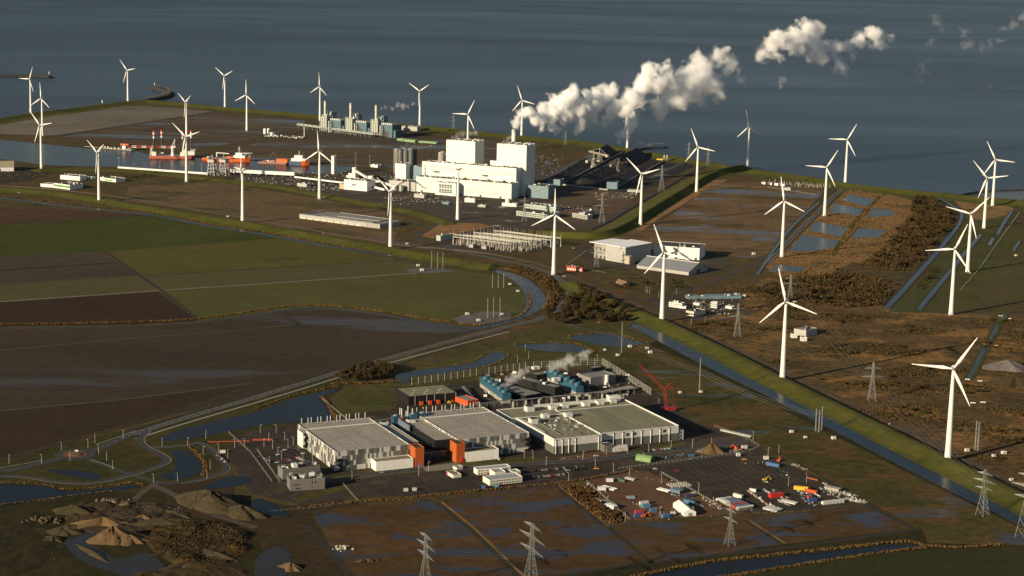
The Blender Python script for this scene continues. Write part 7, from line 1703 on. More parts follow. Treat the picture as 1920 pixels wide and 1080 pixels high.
for x0, y0, x1, y1, n, cs, jx, jy in [(1404, 922, 1437, 945, 60, [DW, SILV, CONC, DARKM], 2, 1), (1432, 918, 1453, 933, 44, [DW, WHITE, SILV], 2, 1), (1442, 945, 1458, 955, 40, [DW, WHITE], 2.5, 1), (1440, 948, 1460, 953, 20, [DW, SILV], 2, 1), (1458, 938, 1483, 950, 30, [SILV, PALE, DW], 2, 1), (1493, 921, 1523, 928, 44, [DW, WHITE, BLU2, DARKM], 2, 1), (1487, 913, 1505, 917, 24, [MATS['yellow_paint'], DARKM, CONC], 2, 1), (1527, 926, 1539, 932, 18, [DW, WHITE], 1.5, .8), (1538, 915, 1563, 925, 44, [DARKM, WHITE, DARKM, DW], 2.5, 1), (1575, 924, 1600, 930, 70, [DW, WHITE, CONC], 6, 2.2), (1585, 936, 1624, 942, 130, [DW, WHITE, CONC], 6, 2), (1318, 935, 1357, 955, 80, [SILV, mat('dull_red', (.28, .07, .04), .7), DW, DARKM], 2.5, 1.2), (1330, 948, 1356, 957, 40, [SILV, DARKM, DARKM], 2, 1), (1118, 950, 1172, 968, 50, [SILV, DW, DARKM], 3, 1.5), (1300, 860, 1312, 856, 18, [DW, BLU2, DARKM], 3, 1), (1242, 860, 1282, 853, 70, [BLU2, BLU2, DARKM, DARKM, SILV], 2, 1.5), (1368, 848, 1398, 842, 30, [CONC, mat('dull_red', (.28, .07, .04), .7), DARKM], 4, 1.5), (1484, 871, 1500, 875, 24, [DW, CONC], 3, 1), (1505, 879, 1514, 881, 14, [DW, CONC], 2, .8), (1430, 903, 1440, 905, 12, [PALE, DARKM], 2, 1), (1052, 861, 1092, 857, 40, [mat('rust2', (.14, .06, .03), .8), DARKM, CONC], 2, 1), (1115, 934, 1150, 945, 30, [SILV, DARKM], 4, 2), (1543, 905, 1552, 912, 26, [DW, CONC, SILV], 3, 1), (1404, 922, 1437, 945, 40, [DW, WHITE, ORR, SILV], 3, 1.5), (1450, 920, 1480, 940, 50, [DW, SILV, DARKM, MATS['signal_red2']], 8, 4), (1500, 925, 1530, 945, 60, [DW, SILV, DARKM, BLU2], 8, 4), (1545, 920, 1590, 940, 60, [DW, CONC, DARKM], 9, 4), (1340, 935, 1400, 955, 60, [DARKM, SILV, DW, CONC], 12, 4), (1255, 925, 1290, 938, 30, [DARKM, SILV, DW], 8, 3), (1290, 940, 1320, 952, 40, [BLU2, DARKM, SILV], 4, 3), (1100, 905, 1140, 930, 24, [DW, SILV, DARKM], 8, 5), (1410, 862, 1480, 890, 24, [DW, CONC, DARKM], 14, 6), (1190, 945, 1255, 970, 40, [DARKM, CONC, SILV], 8, 4), (1180, 885, 1260, 905, 16, [DARKM, SILV], 10, 4)]:
    for k in range(n):
        q = r_.random(); p = G(x0+(x1-x0)*q+r_.gauss(0, jx*.6), y0+(y1-y0)*q+r_.gauss(0, jy*.6)); a, b, h = r_.uniform(.4, 2.2), r_.uniform(.4, 1.2), r_.uniform(.3, 1.5); c_ = r_.choice(cs); n0 = len(o.v); o.box(-a/2, a/2, -b/2, b/2, 0, h, c_)
        ca, sa = cos(DR+r_.choice([0, pi/2])+r_.uniform(-.1, .1)), sin(DR)
        for i in range(n0, len(o.v)): v = o.v[i]; o.v[i] = (p.x+v[0]*ca-v[1]*sa, p.y+v[0]*sa+v[1]*ca, v[2])
tag(o.build('yard_clutter'), 'small crates, pallets and offcuts strewn over the construction yard', 'yard clutter', None, 'stuff')
def excavator(px, py, rz, c, label):
    p = G(px, py); t = thing('excavator', label, 'excavator', (p.x, p.y, 0), rz); o = MB(DARKM); o.box(-2.2, 2.2, -1.5, -.8, 0, 1); o.box(-2.2, 2.2, .8, 1.5, 0, 1); o.build('tracks', t); o = MB(c); o.box(-2.2, 1.4, -1.3, 1.3, 1.1, 2.4); o.box(.2, 1.6, -1.3, -.2, 2.41, 3.5); o.build('body', t); o = MB(c); o.bar((1.4, .3, 2), (4.4, .3, 5), .3); o.bar((4.4, .3, 5), (6.6, .3, 2.2), .25); o.box(6, 7.2, -.3, .9, 1.2, 2.2); o.build('arm', t)
excavator(1206, 970, .3, ORR, 'orange red excavator at the near fence of the dirt yard')
excavator(1460, 866, 1.2, ORR, 'red excavator at the right edge behind the blue container')
excavator(1380, 843, 2.4, ORR, 'orange excavator right of the green container')
excavator(1434, 902, .4, MATS['yellow_paint'], 'yellow crawler machine alone on the empty parking lot')
for px, py, L, rz, lab in [(389, 830, 44, .18, 'long orange red gate barrier at the site entrance')]:
    p = G(px, py); t = thing('gate_barrier', lab, 'barrier', (p.x, p.y, 0), rz); o = MB(mat('dull_orange', (.34, .07, .025), .7)); o.box(0, L, 0, .5, .3, 1.2); o.box(L+3, L+24, 2, 2.4, .3, 2.2); o.build('rail', t); o = MB(GREYM); [o.box(q, q+.4, .3, .9, 0, .3) for q in range(1, int(L), 5)]; o.build('feet', t)
# ---------------------------------------------------------------- heaps, mounds, fences, lamps, huts
SANDM = mat('sand_heap', (.125, .078, .034), 1, .35, .15); EARTH = mat('earth_mound', (.05, .037, .015), 1, .4, .12); BOULD = mat('boulder', (.085, .062, .035), .95, .35, .5)  # sand and earth tones darkened, dimness of the lower-left corner put into the colour
def mound(px, py, rx, ry, h, m_, label, seed, rough=.18, rz=0.0, cat='heap', sharp=1.3, name='earth_heap'):
    p = G(px, py); r_ = random.Random(seed); o = MB(m_); o.mi(m_); N, K = 40, 12
    ph = [(r_.uniform(0, 6.28), r_.uniform(.4, 1)) for _ in range(6)]
    def f(a): return 1+rough*sum(q*sin((i+2)*a+s) for i, (s, q) in enumerate(ph))/2.2
    for j in range(K+1):
        t_ = j/K
        for i in range(N):
            a = 2*pi*i/N; q = f(a)*t_; z = h*max(0, 1-t_**sharp)*(1+.14*sin(3*a+seed)+r_.uniform(-.07, .07)) if j < K else -.3
            o.v.append((rx*q*cos(a), ry*q*sin(a), z))
    for j in range(K):
        for i in range(N): b = (i+1) % N; o.f.append([j*N+i, j*N+b, (j+1)*N+b, (j+1)*N+i]); o.fm.append(0)
    return tag(o.build(name, loc=(p.x, p.y, 0), rz=rz, smooth=False), label, cat)
mound(1334, 848, 15, 10, 8.5, SANDM, 'pointed sand heap on the yard behind the parking lot', 1)
mound(213, 1012, 24, 15, 11, SANDM, 'tall pale sand heap beside the muddy pool', 2, .35)
mound(244, 1016, 17, 9, 6, SANDM, 'knobbly sand bank leaning on the tall sand heap', 22, .3)
mound(192, 985, 26, 12, 7, SANDM, 'sand heap behind the tallest one by the muddy pool', 3, .4)
mound(395, 945, 42, 24, 11, EARTH, 'long grassy earth mound beside the dirt track', 4, .15, -.7, 'mound', 1.6, 'earth_mound')
mound(455, 965, 22, 15, 8, EARTH, 'eroded end of the long earth mound', 44, .3, -.5, 'mound', 1.5, 'earth_mound')
mound(140, 960, 22, 12, 6, EARTH, 'brown scrubby earth heap left of the pits', 5, .3)
mound(305, 985, 44, 11, 6, EARTH, 'long earth bank behind the muddy pool', 6, .3, .1)
mound(118, 1000, 16, 9, 5, EARTH, 'small earth heap at the left of the muddy pool', 8, .35)
mound(235, 948, 7, 5, 4, SANDM, 'tiny pointed heap beside the dirt track', 9, .2)
mound(268, 975, 14, 8, 4.5, SANDM, 'broken sand pit heap in the middle of the dirt ground', 10, .4)
mound(175, 1040, 30, 3.5, 3, EARTH, 'narrow earth dam crossing the muddy pool', 11, .2, -.85)
mound(545, 1065, 12, 8, 4, SANDM, 'low sandy bank at the bottom edge', 12, .3, -.6)
mound(1735, 0, 1, 1, 1, EARTH, 'x', 1) if False else None
mound(1890, 690, 30, 26, 9, mat('gravel_heap', (.14, .125, .11), .95, .35, .2), 'grey gravel heap at the right edge of the heath', 13, .25)
mound(1900, 720, 34, 20, 7, EARTH, 'brown bank below the gravel heap at the right edge', 14, .3)
for k, (px, py, rx, ry, h) in enumerate([(165, 972, 12, 6, 2.5), (330, 965, 16, 7, 3), (355, 985, 20, 8, 4), (285, 962, 10, 6, 2.5), (420, 1000, 18, 8, 4), (400, 1040, 26, 8, 3), (330, 1035, 20, 7, 3), (290, 1010, 14, 6, 3.5), (350, 1060, 24, 7, 2.5), (100, 1012, 10, 6, 3), (130, 990, 12, 6, 3), (430, 1030, 16, 6, 3), (225, 965, 14, 5, 2.5)]):
    mound(px, py, rx, ry, h, EARTH if k % 3 else mat('dark_earth', (.035, .027, .012), 1, .4, .12), 'low rough earth heap on the dug ground at the bottom left', 60+k, .45, R.uniform(-.6, .6), 'heap', 1.7)['group'] = 'low earth heaps on the dug ground'
def boulders(px, py, sx, sy, n, s, label, seed, m_=None):
    r_ = random.Random(seed); o = MB(m_ or BOULD); o.mi(m_ or BOULD); c = G(px, py)
    for k in range(n):
        x, y = r_.gauss(0, sx), r_.gauss(0, sy); q = s*r_.uniform(.5, 1.2); n0 = len(o.v)
        for z, rr in ((-.2, .8), (.35, 1), (.8, .7), (1.0, .25)):
            for i in range(7): a = 2*pi*i/7+r_.uniform(-.2, .2); o.v.append((x+q*rr*cos(a)*r_.uniform(.8, 1.1), y+q*rr*sin(a)*r_.uniform(.8, 1.1), q*z*1.1+max(0, 1.5-hypot(x/sx, y/sy))*s*.6))
        for j in range(3):
            for i in range(7): b = (i+1) % 7; o.f.append([n0+j*7+i, n0+j*7+b, n0+(j+1)*7+b, n0+(j+1)*7+i]); o.fm.append(0)
        o.f.append([n0+21+i for i in range(7)]); o.fm.append(0)
    tag(o.build('boulder_heap', loc=(c.x, c.y, 0)), label, 'boulder heap', None, 'stuff')
boulders(80, 977, 9, 4, 46, 2.0, 'heap of round boulders at the far left of the pits', 1)
boulders(207, 940, 8, 3, 40, 1.6, 'heap of pale boulders beside the dirt track', 2, mat('pale_boulder', (.16, .13, .085), .95, .3, .5))
boulders(686, 1052, 4, 2, 26, 1.3, 'small brown rubble heap on the peat field', 3)
boulders(642, 1028, 6, 4, 22, 1.2, 'pale rubble and bags at the edge of the peat field', 4, mat('pale_rubble', (.45, .42, .34), .9))
boulders(310, 955, 12, 3, 40, .9, 'dark rubble strip along the dirt track', 5, mat('dark_rubble', (.12, .10, .08), .95))
boulders(395, 1002, 3, 1.5, 14, 1.0, 'small pale rubble patch on the scrub mound', 6, MATS['pale_rubble'])
def rough_ground(pix, amp, sc_, step, m_, label, seed, name='earth_mound', cat='mound', n_=6):
    W = [G(*q) for q in crom(pix, 3, True)]; Q = [(q.x, q.y) for q in W]; xs, ys = [q[0] for q in Q], [q[1] for q in Q]
    def edge(x, y): return min(sqrt(max(0, (x-a[0]-(b[0]-a[0])*t)**2+(y-a[1]-(b[1]-a[1])*t)**2)) for a, b in zip(Q, Q[1:]+Q[:1]) for t in [max(0, min(1, ((x-a[0])*(b[0]-a[0])+(y-a[1])*(b[1]-a[1]))/max(1e-6, (b[0]-a[0])**2+(b[1]-a[1])**2)))])
    nx, ny = int((max(xs)-min(xs))/step)+2, int((max(ys)-min(ys))/step)+2; o = MB(m_); o.mi(m_); idx = {}
    HM = {}
    for j in range(ny):
        for i in range(nx):
            x, y = min(xs)+i*step, min(ys)+j*step
            if inpoly(x, y, Q):
                e = min(1, edge(x, y)/9); f = .5+.5*mnoise.fractal(Vector((x*sc_, y*sc_, seed)), 1, 2, n_); f2 = abs(mnoise.noise(Vector((x*sc_*2.3, y*sc_*2.3, seed+9))))
                z = amp*e*max(0, f*1.1-.25+.5*(1-f2)*f) + .12
            else: z = -.25
            HM[i, j] = (x, y, z)
    for j in range(ny-1):
        for i in range(nx-1):
            q = [(i, j), (i+1, j), (i+1, j+1), (i, j+1)]
            if all(HM[k][2] < 0 for k in q): continue
            for k in q:
                if k not in idx: idx[k] = len(o.v); o.v.append(HM[k])
            o.f.append([idx[k] for k in q]); o.fm.append(0)
    tag(o.build(name), label, cat); return HM, Q
SCRUBG = ground('scrub_soil', (.030, .022, .010), (.060, .040, .016), .03, fine=.25, fineamt=.6, cc=(.085, .048, .017), s3=.04, t3=(.52, .64))
HM, HQ = rough_ground([(270, 1000), (300, 985), (400, 975), (462, 995), (470, 1030), (430, 1060), (350, 1065), (290, 1035)], 4.5, .03, 1.6, SCRUBG, 'wide scrub covered mound at the bottom left', 3)
rough_ground([(120, 975), (160, 945), (240, 938), (330, 950), (345, 985), (270, 1000), (170, 1000)], 3.2, .045, 1.6, ground('dug_soil', (.040, .029, .016), (.065, .045, .024), .04, fine=.25, fineamt=.5), 'churned dug ground with tracks between the sand heaps', 5, 'dug_ground', 'dug ground')
rough_ground([(-40, 985), (60, 960), (100, 985), (110, 1020), (60, 1070), (-40, 1080)], 1.2, .05, 2.2, ground('tussock', (.022, .020, .008), (.036, .028, .010), .03, fine=.25, fineamt=.6), 'dark tussocky flat in the lower left corner', 7, 'tussock_flat', 'rough flat')
rough_ground([(250, 1075), (330, 1066), (430, 1062), (470, 1075), (440, 1100), (260, 1100)], 2.5, .05, 1.8, SCRUBG, 'dark scrubby bank at the bottom edge below the mound', 8)
def hz(x, y):
    k = min(HM, key=lambda q: (HM[q][0]-x)**2+(HM[q][1]-y)**2); return max(0, HM[k][2])
r_ = random.Random(41); o = MB(); SCM = [twigmat('dark_scrub', (.055, .038, .016), (.03, .022, .010)), twigmat('dark_scrub_olive', (.04, .034, .013), (.022, .019, .008)), TW[0]]
for x, y in scatter([(275, 1000), (300, 988), (400, 978), (460, 997), (466, 1030), (430, 1056), (350, 1060), (292, 1033)], 900, 0, 41):
    z = hz(x, y)
    for q in range(3):
        a = r_.uniform(0, pi); w_ = r_.uniform(.4, 1.0); h = r_.uniform(.4, 1.5); ox, oy = r_.uniform(-.6, .6), r_.uniform(-.6, .6); o.face([(x+ox-cos(a)*w_, y+oy-sin(a)*w_, z-.2), (x+ox+cos(a)*w_, y+oy+sin(a)*w_, z-.2), (x+ox+cos(a)*w_*.4+r_.uniform(-.5, .5), y+oy+sin(a)*w_*.4, z+h), (x+ox-cos(a)*w_*.5, y+oy-sin(a)*w_*.5, z+h*.8)], r_.choice(SCM))
tag(o.build('undergrowth'), 'scrub and weeds over the wide mound at the bottom left', 'undergrowth', None, 'stuff')
tuft_stuff('undergrowth', scatter([(110, 950), (160, 945), (170, 975), (130, 980)], 160, 0, 42), .5, 2.2, 1.2, TW, 42, 'dry scrub on the brown earth heap left of the pits', 'undergrowth', 2)
tuft_stuff('undergrowth', scatter([(0, 960), (120, 950), (140, 1000), (100, 1080), (0, 1080)], 160, 0, 43), .3, .8, 1.2, [TW[2]], 43, 'scattered dry tussocks on the dark flat at the bottom left', 'undergrowth', 2)
tuft_stuff('undergrowth', scatter([(1045, 908), (1100, 912), (1160, 955), (1178, 972), (1150, 984), (1110, 965)], 1100, 0, 44), .6, 2.2, 1.8, [REED, TW[2]], 44, 'orange scrub and reeds beside the red dirt yard', 'undergrowth', 3)
def fence(pix, label, h=2.2, step=6, m_=None):
    P = [G(*q) for q in pix]; t = thing('site_fence', label, 'fence', tuple(P[0])); o = MB(m_ or PALE); p_ = MB(m_ or PALE)
    for a, b in zip(P, P[1:]):
        a, b = a-P[0], b-P[0]; L = (b-a).length; k = max(1, int(L/step))
        for z in (h*.5, h): o.bar(tuple(a+Vector((0, 0, z))), tuple(b+Vector((0, 0, z))), .06, None, 3)
        for i in range(k+1): c = a.lerp(b, i/k); p_.bar(tuple(c), tuple(c+Vector((0, 0, h+.2))), .09, None, 4)
    o.build('rails', t); pp = p_.build('posts', t); pp['kind'] = 'stuff'
fence([(1240, 888), (1300, 922), (1345, 948)], 'pale fence between the dirt yard and the empty lot', 2.2, 4)
fence([(1160, 880), (1300, 862), (1400, 848), (1425, 838), (1405, 826), (1340, 800)], 'fence along the far side of the empty lot', 2.2, 5)
fence([(1180, 978), (1300, 971), (1400, 964), (1520, 958), (1622, 946), (1560, 905), (1460, 858)], 'fence along the near and right sides of the yards', 2.2, 6, mat('green_fence', (.03, .08, .05), .7))
fence([(1100, 905), (1140, 940), (1180, 976)], 'fence along the left side of the dirt yard', 2.2, 5)
fence([(428, 812), (470, 850), (510, 905)], 'pale concrete fence left of the crowded car park', 2.4, 4, CONC)
fence([(482, 845), (525, 905)], 'pale concrete wall at the near side of the crowded car park', 2.4, 3, CONC)
fence([(640, 906), (672, 942)], 'pale concrete fence right of the grey office block', 2.4, 3, CONC)
fence([(484, 962), (600, 952), (650, 945)], 'low pale fence before the grey office block', 1.6, 5, CONC)
fence([(605, 750), (660, 795), (700, 782)], 'pale fence around the meadow by the dark pond', 1.6, 6)
fence([(1100, 470), (1060, 500), (1135, 512)], 'fence beside the open fronted white hall', 1.8, 6)
fence([(1340, 348), (1440, 352), (1530, 366)], 'pale fence along the far edge of the brown plain', 2, 8)
fence([(1912, 398), (1860, 470), (1840, 500), (1800, 545)], 'straight pale fence across the green meadow at the right', 1.6, 6)
lamp0 = None
def lamp(px, py, yt=None, h=9, label='grey street lamp along the site road before the halls', group='street lamps on the data hall site'):
    global lamp0
    p = G(px, py)
    if lamp0 is None:
        lamp0 = thing('street_lamp', label, 'street lamp', (p.x, p.y, 0), 0, group); o = MB(PALE); o.bar((0, 0, 0), (0, 0, h), .16, None, 6, .1); o.build('pole', lamp0); o = MB(PALE); o.bar((0, 0, h), (1.4, 0, h+.2), .12); o.box(1, 2, -.2, .2, h+.1, h+.3); o.build('lamp_head', lamp0)
    else: dup(lamp0, (p.x, p.y, 0), R.uniform(0, 6), label, group)
for a in [(983, 858), (999, 861), (1024, 873), (1093, 862), (1116, 877), (1137, 853), (1177, 850), (1216, 848), (1258, 842), (1066, 903), (1150, 885), (1180, 892), (1207, 865), (1240, 906), (1310, 923), (1298, 840), (1334, 838), (1412, 825), (1460, 850), (1440, 855), (1512, 905), (1478, 912), (1172, 978), (1237, 968), (1300, 968), (785, 892), (850, 866), (803, 882), (700, 880), (660, 900), (662, 867)]: lamp(*a)
for a in [(495, 838), (504, 828), (511, 842), (521, 855), (528, 862), (534, 826), (540, 840), (550, 835), (561, 838), (568, 866), (586, 869), (505, 872), (518, 812), (488, 812), (560, 842)]: lamp(*a, label='grey lamp post in the crowded car park by the striped hall', group='lamp posts of the crowded car park')
for a in [(17, 869), (78, 869), (115, 844), (131, 864), (178, 830), (185, 850), (200, 864), (211, 880), (231, 822), (304, 837), (352, 836), (381, 853), (394, 880), (388, 897), (333, 903), (288, 905), (410, 848), (427, 860), (440, 840), (458, 838), (386, 823), (165, 840)]: lamp(*a, label='grey street lamp along the curving roads around the roundabout', group='street lamps around the roundabout')
for a in [(1266, 600), (1296, 608), (1322, 606), (1245, 596), (1235, 557), (1268, 551), (1211, 548), (1214, 549), (1218, 550)]: lamp(*a, label='grey lamp post around the works yard behind the dike', group='lamp posts around the works yard')
for a in [(970, 680), (991, 673), (1120, 678), (985, 658), (1235, 760)]: lamp(*a, label='grey lamp post at the rear of the plant yard', group='lamp posts behind the plant yard')
hut0 = None
def hut(px, py, s, label):
    p = G(px, py); t = thing('utility_hut', label, 'hut', (p.x, p.y, 0), .3); o = MB(mat('hut_white', (.66, .64, .56), .7, .15, .5)); o.box(-s, s, -s*.7, s*.7, 0, s*1.3, None, WHITE); o.build('walls', t); o = MB(GREYM); o.box(-s*.3, s*.3, -s*.7-.06, -s*.7+.02, 0, s); o.build('door', t)
for a in [(1181, 651, 2.2, 'small pale hut at the right tip of the pond'), (1213, 654, 2, 'small white hut near the canal, farther of two'), (1219, 662, 2.4, 'long pale hut near the canal, nearer of two'), (1158, 667, 2, 'pale hut at the foot of the single mast'), (1134, 657, 1.6, 'tiny pale hut left of the single mast'), (1314, 736, 1.8, 'tiny hut at the foot of the mast behind the crane'), (1275, 737, 1.8, 'white pump hut right of the red crane'), (1563, 823, 2.2, 'white hut on the canal bank behind the three masts'), (1510, 821, 1.6, 'small pale hut left of the white bank hut'), (1484, 811, 2, 'white hut farthest left on the canal meadow'), (1813, 846, 2.2, 'white box hut left of the masts by the nearest turbine'), (1863, 856, 1.8, 'white box hut right of the nearest turbine, lower one'), (1882, 851, 2.4, 'white box hut right of the nearest turbine, upper one'), (1896, 901, 1.8, 'white box hut beside the railway at the right edge'), (784, 499, 2.4, 'white hut left of the end of the farm path'), (791, 508, 2.8, 'white double hut below the end of the farm path'), (876, 590, 2.4, 'white hut on the left of the pale patch in the canal bend'), (897, 602, 2.4, 'white twin hut at the near side of the pale patch in the canal bend'), (941, 590, 1.8, 'small white hut right of the three masts in the canal bend'), (956, 534, 2, 'white hut at the right end of the seeded field'), (971, 547, 2, 'white hut right of the three masts of the seeded field'), (427, 407, 2, 'white hut beside the road above the green field'), (35, 362, 1.6, 'tiny white hut on the dike at the far left'), (763, 458, 2, 'white kiosk beside the road near the substation'), (1490, 568, 2.2, 'white van shaped hut under the thicket pylon'), (1541, 558, 2, 'white and red hut on the thicket road'), (1905, 480, 2, 'white shed on the dark allotments'), (1413, 477, 2.6, 'cream truck box at the near corner of the brown plain'), (620, 889+0, 1, 'x')][:-1]: hut(*a)
t = None
sheet('pale_patch', crom([(852, 598), (880, 588), (925, 584), (960, 590), (940, 602), (905, 608), (870, 606)], 4, True), ground('gravel_patch', (.10, .095, .085), (.14, .13, .12), .04, fine=.2, wet=.4, wets=.05), .18)
sheet('pale_patch', crom([(765, 505), (800, 502), (840, 505), (850, 509), (800, 512), (770, 511)], 4, True), MATS.get('x') or ground('gravel_patch2', (.10, .095, .085), (.14, .13, .12), .04, fine=.2, wet=.4, wets=.05), .18)
# white birds and small marks on the dike
o = MB(WHITE); r_ = random.Random(9)
for k in range(46):
    q = r_.random(); p = G(1630+q*120+r_.gauss(0, 6), 790+q*66+r_.gauss(0, 4)); o.box(p.x-.35, p.x+.35, p.y-.2, p.y+.2, 1.2, 2.6)
tag(o.build('sheep_flock'), 'tiny white dots scattered along the green dike beside the canal', 'flock', None, 'stuff')
for k, (px, py) in enumerate([(1876, 593), (1895, 598), (1848, 646), (1870, 649), (1814, 712), (1838, 715), (1824, 756), (1843, 755)]):
    p = G(px, py); t = thing('ditch_culvert', ['white culvert head of the heath ditch, far left', 'white culvert head of the heath ditch, far right', 'white culvert head of the heath ditch, second pair left', 'white culvert head of the heath ditch, second pair right', 'white culvert head of the heath ditch, third pair left', 'white culvert head of the heath ditch, third pair right', 'white culvert head of the heath ditch, nearest left', 'white culvert head of the heath ditch, nearest right'][k], 'culvert', (p.x, p.y, 0), -.1); o = MB(WHITE); o.box(-3, 3, -.3, .3, 0, 1.2); o.build('head_wall', t); o = MB(DARKM); o.bar((0, -.35, .5), (0, -.28, .5), .35, None, 10); o.build('pipe_mouth', t)
# ---------------------------------------------------------------- steam
def steam_mat(name, balls, dens, nscale, amp=2.9, bias=.30, gain=1.7, colr=(1, 1, 1), step=1.0, warp=2.2):
    m_ = bpy.data.materials.new(name); m_.use_nodes = True; t = m_.node_tree
    for n in list(t.nodes):
        if n.type != 'OUTPUT_MATERIAL': t.nodes.remove(n)
    out = t.nodes['Material Output']
    pos = nd(t, 'ShaderNodeNewGeometry').outputs['Position']
    def mth(op, a, b=None, c=None, clamp=False):
        n = nd(t, 'ShaderNodeMath', operation=op); n.use_clamp = clamp
        for i, v in enumerate((a, b, c)):
            if v is None: continue
            if isinstance(v, bpy.types.NodeSocket): t.links.new(v, n.inputs[i])
            else: n.inputs[i].default_value = v
        return n.outputs[0]
    rm = sorted(b[1] for b in balls)[len(balls)//2]
    wn = nd(t, 'ShaderNodeTexNoise'); wn.inputs['Scale'].default_value = 1.0/(rm*1.7); wn.inputs['Detail'].default_value = 4; wn.inputs['Roughness'].default_value = .6; t.links.new(pos, wn.inputs['Vector'])
    ws = nd(t, 'ShaderNodeVectorMath', operation='MULTIPLY_ADD'); t.links.new(wn.outputs['Color'], ws.inputs[0]); ws.inputs[1].default_value = (rm*warp,)*3
    t.links.new(pos, ws.inputs[2]); wb = nd(t, 'ShaderNodeVectorMath', operation='SUBTRACT'); t.links.new(ws.outputs[0], wb.inputs[0]); wb.inputs[1].default_value = (rm*warp*.5,)*3
    wpos = wb.outputs[0]
    f = None
    for c, r_ in balls:
        d = nd(t, 'ShaderNodeVectorMath', operation='DISTANCE'); t.links.new(wpos, d.inputs[0]); d.inputs[1].default_value = c
        q = mth('MULTIPLY_ADD', d.outputs['Value'], -1.0/r_, 1.0)
        f = q if f is None else mth('SMOOTH_MAX', f, q, .35)
    n1 = noise(t, pos, nscale, 7, .62, .5)
    v = mth('MULTIPLY_ADD', n1, amp, -amp*.5-bias)
    v = mth('ADD', mth('MULTIPLY', f, 1.25), v)
    v = mth('MULTIPLY', v, gain, clamp=True)
    den = mth('MULTIPLY', v, dens)
    pv = nd(t, 'ShaderNodeVolumePrincipled'); pv.inputs['Color'].default_value = c4(colr); pv.inputs['Anisotropy'].default_value = -.2
    t.links.new(den, pv.inputs['Density']); t.links.new(pv.outputs[0], out.inputs['Volume'])
    m_.cycles.volume_step_rate = step
    return m_
WD = Vector((.75, .66, 0)).normalized()
def ontrail(px, py, origin):
    u, v = px-960, py-540; c, q = cos(CR), sin(CR); u, v = c*u+q*v, -q*u+c*v
    D = Vector((u, CF*cos(CP)-v*sin(CP), -CF*sin(CP)-v*cos(CP))); N = Vector((-WD.y, WD.x, 0))
    t = (origin.dot(N))/D.dot(N); P = D*t; return Vector((P.x, P.y, CH+P.z)), t*CF/CF*D.length/CF
def hull_mesh(balls, k=1.4, vox=.28):
    bm = bmesh.new()
    for c, r_ in balls:
        bmesh.ops.create_icosphere(bm, subdivisions=2, radius=r_*k, matrix=Matrix.Translation(c))
    me = bpy.data.meshes.new('steam'); bm.to_mesh(me); bm.free()
    o = bpy.data.objects.new('steam', me); col.objects.link(o)
    md = o.modifiers.new('r', 'REMESH'); md.mode = 'VOXEL'; md.voxel_size = min(b[1] for b in balls)*vox*1.6
    dg = bpy.context.evaluated_depsgraph_get(); me2 = bpy.data.meshes.new_from_object(o.evaluated_get(dg))
    bpy.data.objects.remove(o); bpy.data.meshes.remove(me); return me2
def steam(name, label, pix, origin, dens, nfrac=.55, jit=.35, seed=1, parent=None, part=None, **kw):
    r_ = random.Random(seed); balls = []; N = Vector((-WD.y, WD.x, 0))
    for px, py, rp in pix:
        P, mpp = ontrail(px, py, origin); r = rp*mpp*1.15
        balls.append((P + N*r_.uniform(-jit, jit)*r, r))
    rm = sorted(b[1] for b in balls)[len(balls)//2]
    c0 = balls[0][0].copy(); c0.z = 0
    me = hull_mesh(balls)
    m_ = steam_mat(name+'_volume_'+str(seed), balls, dens, 1.0/(rm*nfrac*2), **kw)
    me.materials.clear(); me.materials.append(m_)
    o = bpy.data.objects.new(part or name, me); col.objects.link(o)
    if parent: o.parent = parent
    else: tag(o, label, 'steam', None, 'stuff')
    return o
P1 = [(969, 236, 7), (974, 228, 11), (980, 219, 13), (988, 213, 13), (998, 222, 13), (1012, 224, 16), (1028, 212, 20), (1044, 197, 22), (1060, 181, 20), (1070, 168, 12), (1062, 206, 26), (1082, 200, 25), (1088, 226, 18), (1081, 242, 10), (1104, 188, 18), (1108, 210, 24), (1016, 243, 11), (1042, 240, 12)]
P2 = [(1132, 186, 20), (1150, 173, 18), (1152, 202, 25), (1178, 184, 23), (1188, 208, 25), (1184, 232, 15), (1170, 250, 13), (1164, 264, 8), (1203, 168, 20), (1210, 148, 18), (1224, 130, 20), (1242, 125, 14), (1230, 155, 25), (1251, 150, 21), (1140, 225, 12)]
P3 = [(1256, 182, 26), (1280, 150, 23), (1300, 138, 24), (1288, 172, 32), (1320, 122, 26), (1344, 108, 22), (1358, 95, 12), (1330, 152, 34), (1366, 128, 24), (1384, 150, 12), (1310, 188, 24), (1345, 180, 20), (1240, 205, 20)]
P4 = [(1425, 105, 13), (1440, 90, 19), (1460, 76, 21), (1485, 65, 23), (1505, 50, 18), (1520, 66, 23), (1500, 90, 20), (1540, 80, 20), (1535, 105, 20), (1560, 95, 18), (1572, 120, 15), (1580, 138, 9), (1590, 82, 14), (1610, 77, 16), (1634, 66, 16), (1655, 76, 16), (1674, 75, 11), (1600, 106, 12), (1465, 108, 12), (1466, 145, 9), (1462, 160, 8)]
steam('steam_plume', 'dense white steam rolling out of the power station chimney', P1, CHIM, .34, seed=1)
steam('steam_plume', 'middle billows of the long white steam plume above the coal yard', P2, CHIM, .24, seed=2)
steam('steam_plume', 'thinning greyish end of the long steam plume above the sea', P3, CHIM, .075, seed=3, bias=.30, warp=2.4)
steam('steam_cloud', 'detached bright steam cloud above the sea at the upper right', P4, CHIM, .10, seed=4, bias=.20, warp=2.6)
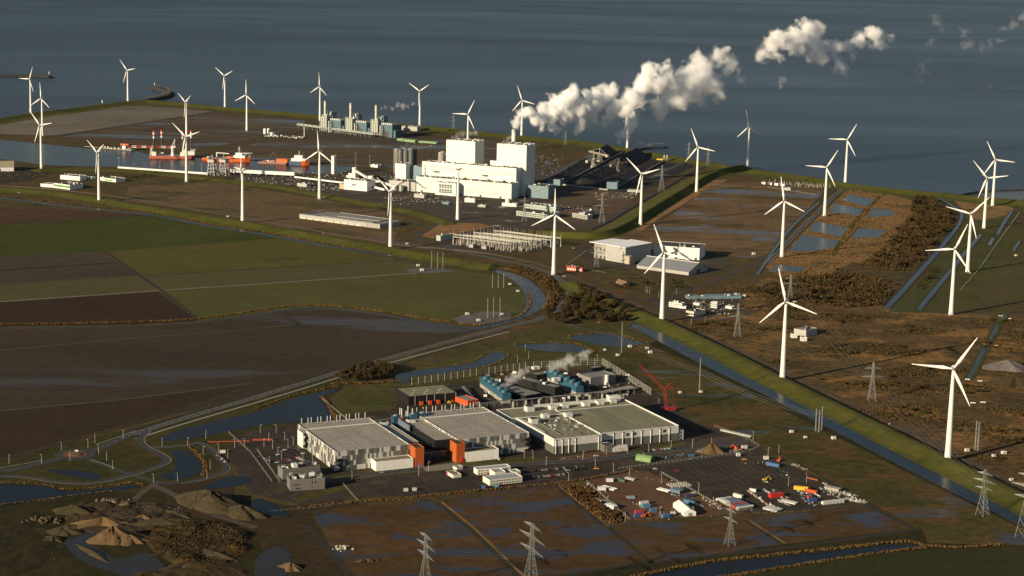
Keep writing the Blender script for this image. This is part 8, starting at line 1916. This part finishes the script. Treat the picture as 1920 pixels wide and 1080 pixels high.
steam('steam_wisp', 'small steam wisp highest at the upper right', [(1752, 34, 11), (1760, 42, 12), (1768, 52, 8)], CHIM, .006, seed=5, bias=.36, warp=3.4)
steam('steam_wisp', 'tiny steam wisp below the high one at the upper right', [(1746, 82, 9), (1754, 74, 7)], CHIM, .005, seed=6, bias=.36, warp=3.4)
steam('steam_wisp', 'curled steam wisp lowest at the upper right', [(1722, 122, 11), (1738, 118, 10), (1730, 134, 12), (1726, 148, 7)], CHIM, .014, seed=7, bias=.36, warp=3.4)
steam('steam_wisp', 'drawn out steam wisp near the right edge', [(1806, 62, 11), (1820, 80, 14), (1838, 88, 12), (1858, 82, 10), (1874, 76, 7)], CHIM, .006, seed=8, bias=.36, warp=3.4)
steam('steam_wisp', 'steam wisp leaving the picture at the upper right corner', [(1884, 52, 11), (1900, 44, 13), (1916, 36, 14), (1935, 28, 14)], CHIM, .006, seed=9, bias=.36, warp=3.4)
B1 = G(846, 300); B1 = Vector(pf.w(30, 70)); B1.z = 104
steam('steam_puff', 'grey steam puff drifting off the left boiler house roof', [(850, 258, 5), (858, 255, 7), (868, 252, 8), (880, 250, 8), (893, 249, 7)], B1, .03, seed=10)
B2 = Vector(pf.w(170, 70)); B2.z = 104
steam('steam_puff', 'small grey steam puff on the right boiler house roof', [(945, 264, 4), (952, 261, 5), (959, 258, 5)], B2, .04, seed=11)
g3 = G(706, 256); g3.z = 30
steam('steam_puff', 'thin steam wisp trailing from the right gas power unit', [(706, 210, 2.5), (715, 205, 3.5), (724, 202, 4.5), (735, 203, 5), (745, 197, 6), (755, 199, 7), (764, 201, 5), (776, 195, 5)], g3, .03, seed=12, bias=.2)
c1 = G(950, 745); c1.z = 14
steam('steam_puff', 'grey steam drifting from the left row of blue cooling towers', [(945, 722, 7), (955, 714, 10), (966, 708, 12), (978, 702, 12), (990, 694, 10)], c1, .05, seed=13, bias=.25)
c2 = G(1040, 716); c2.z = 14
steam('steam_puff', 'grey steam drifting from the right row of blue cooling towers', [(1030, 692, 9), (1044, 686, 12), (1058, 681, 14), (1074, 674, 13), (1090, 665, 11), (1104, 660, 8)], c2, .05, seed=14, bias=.25)
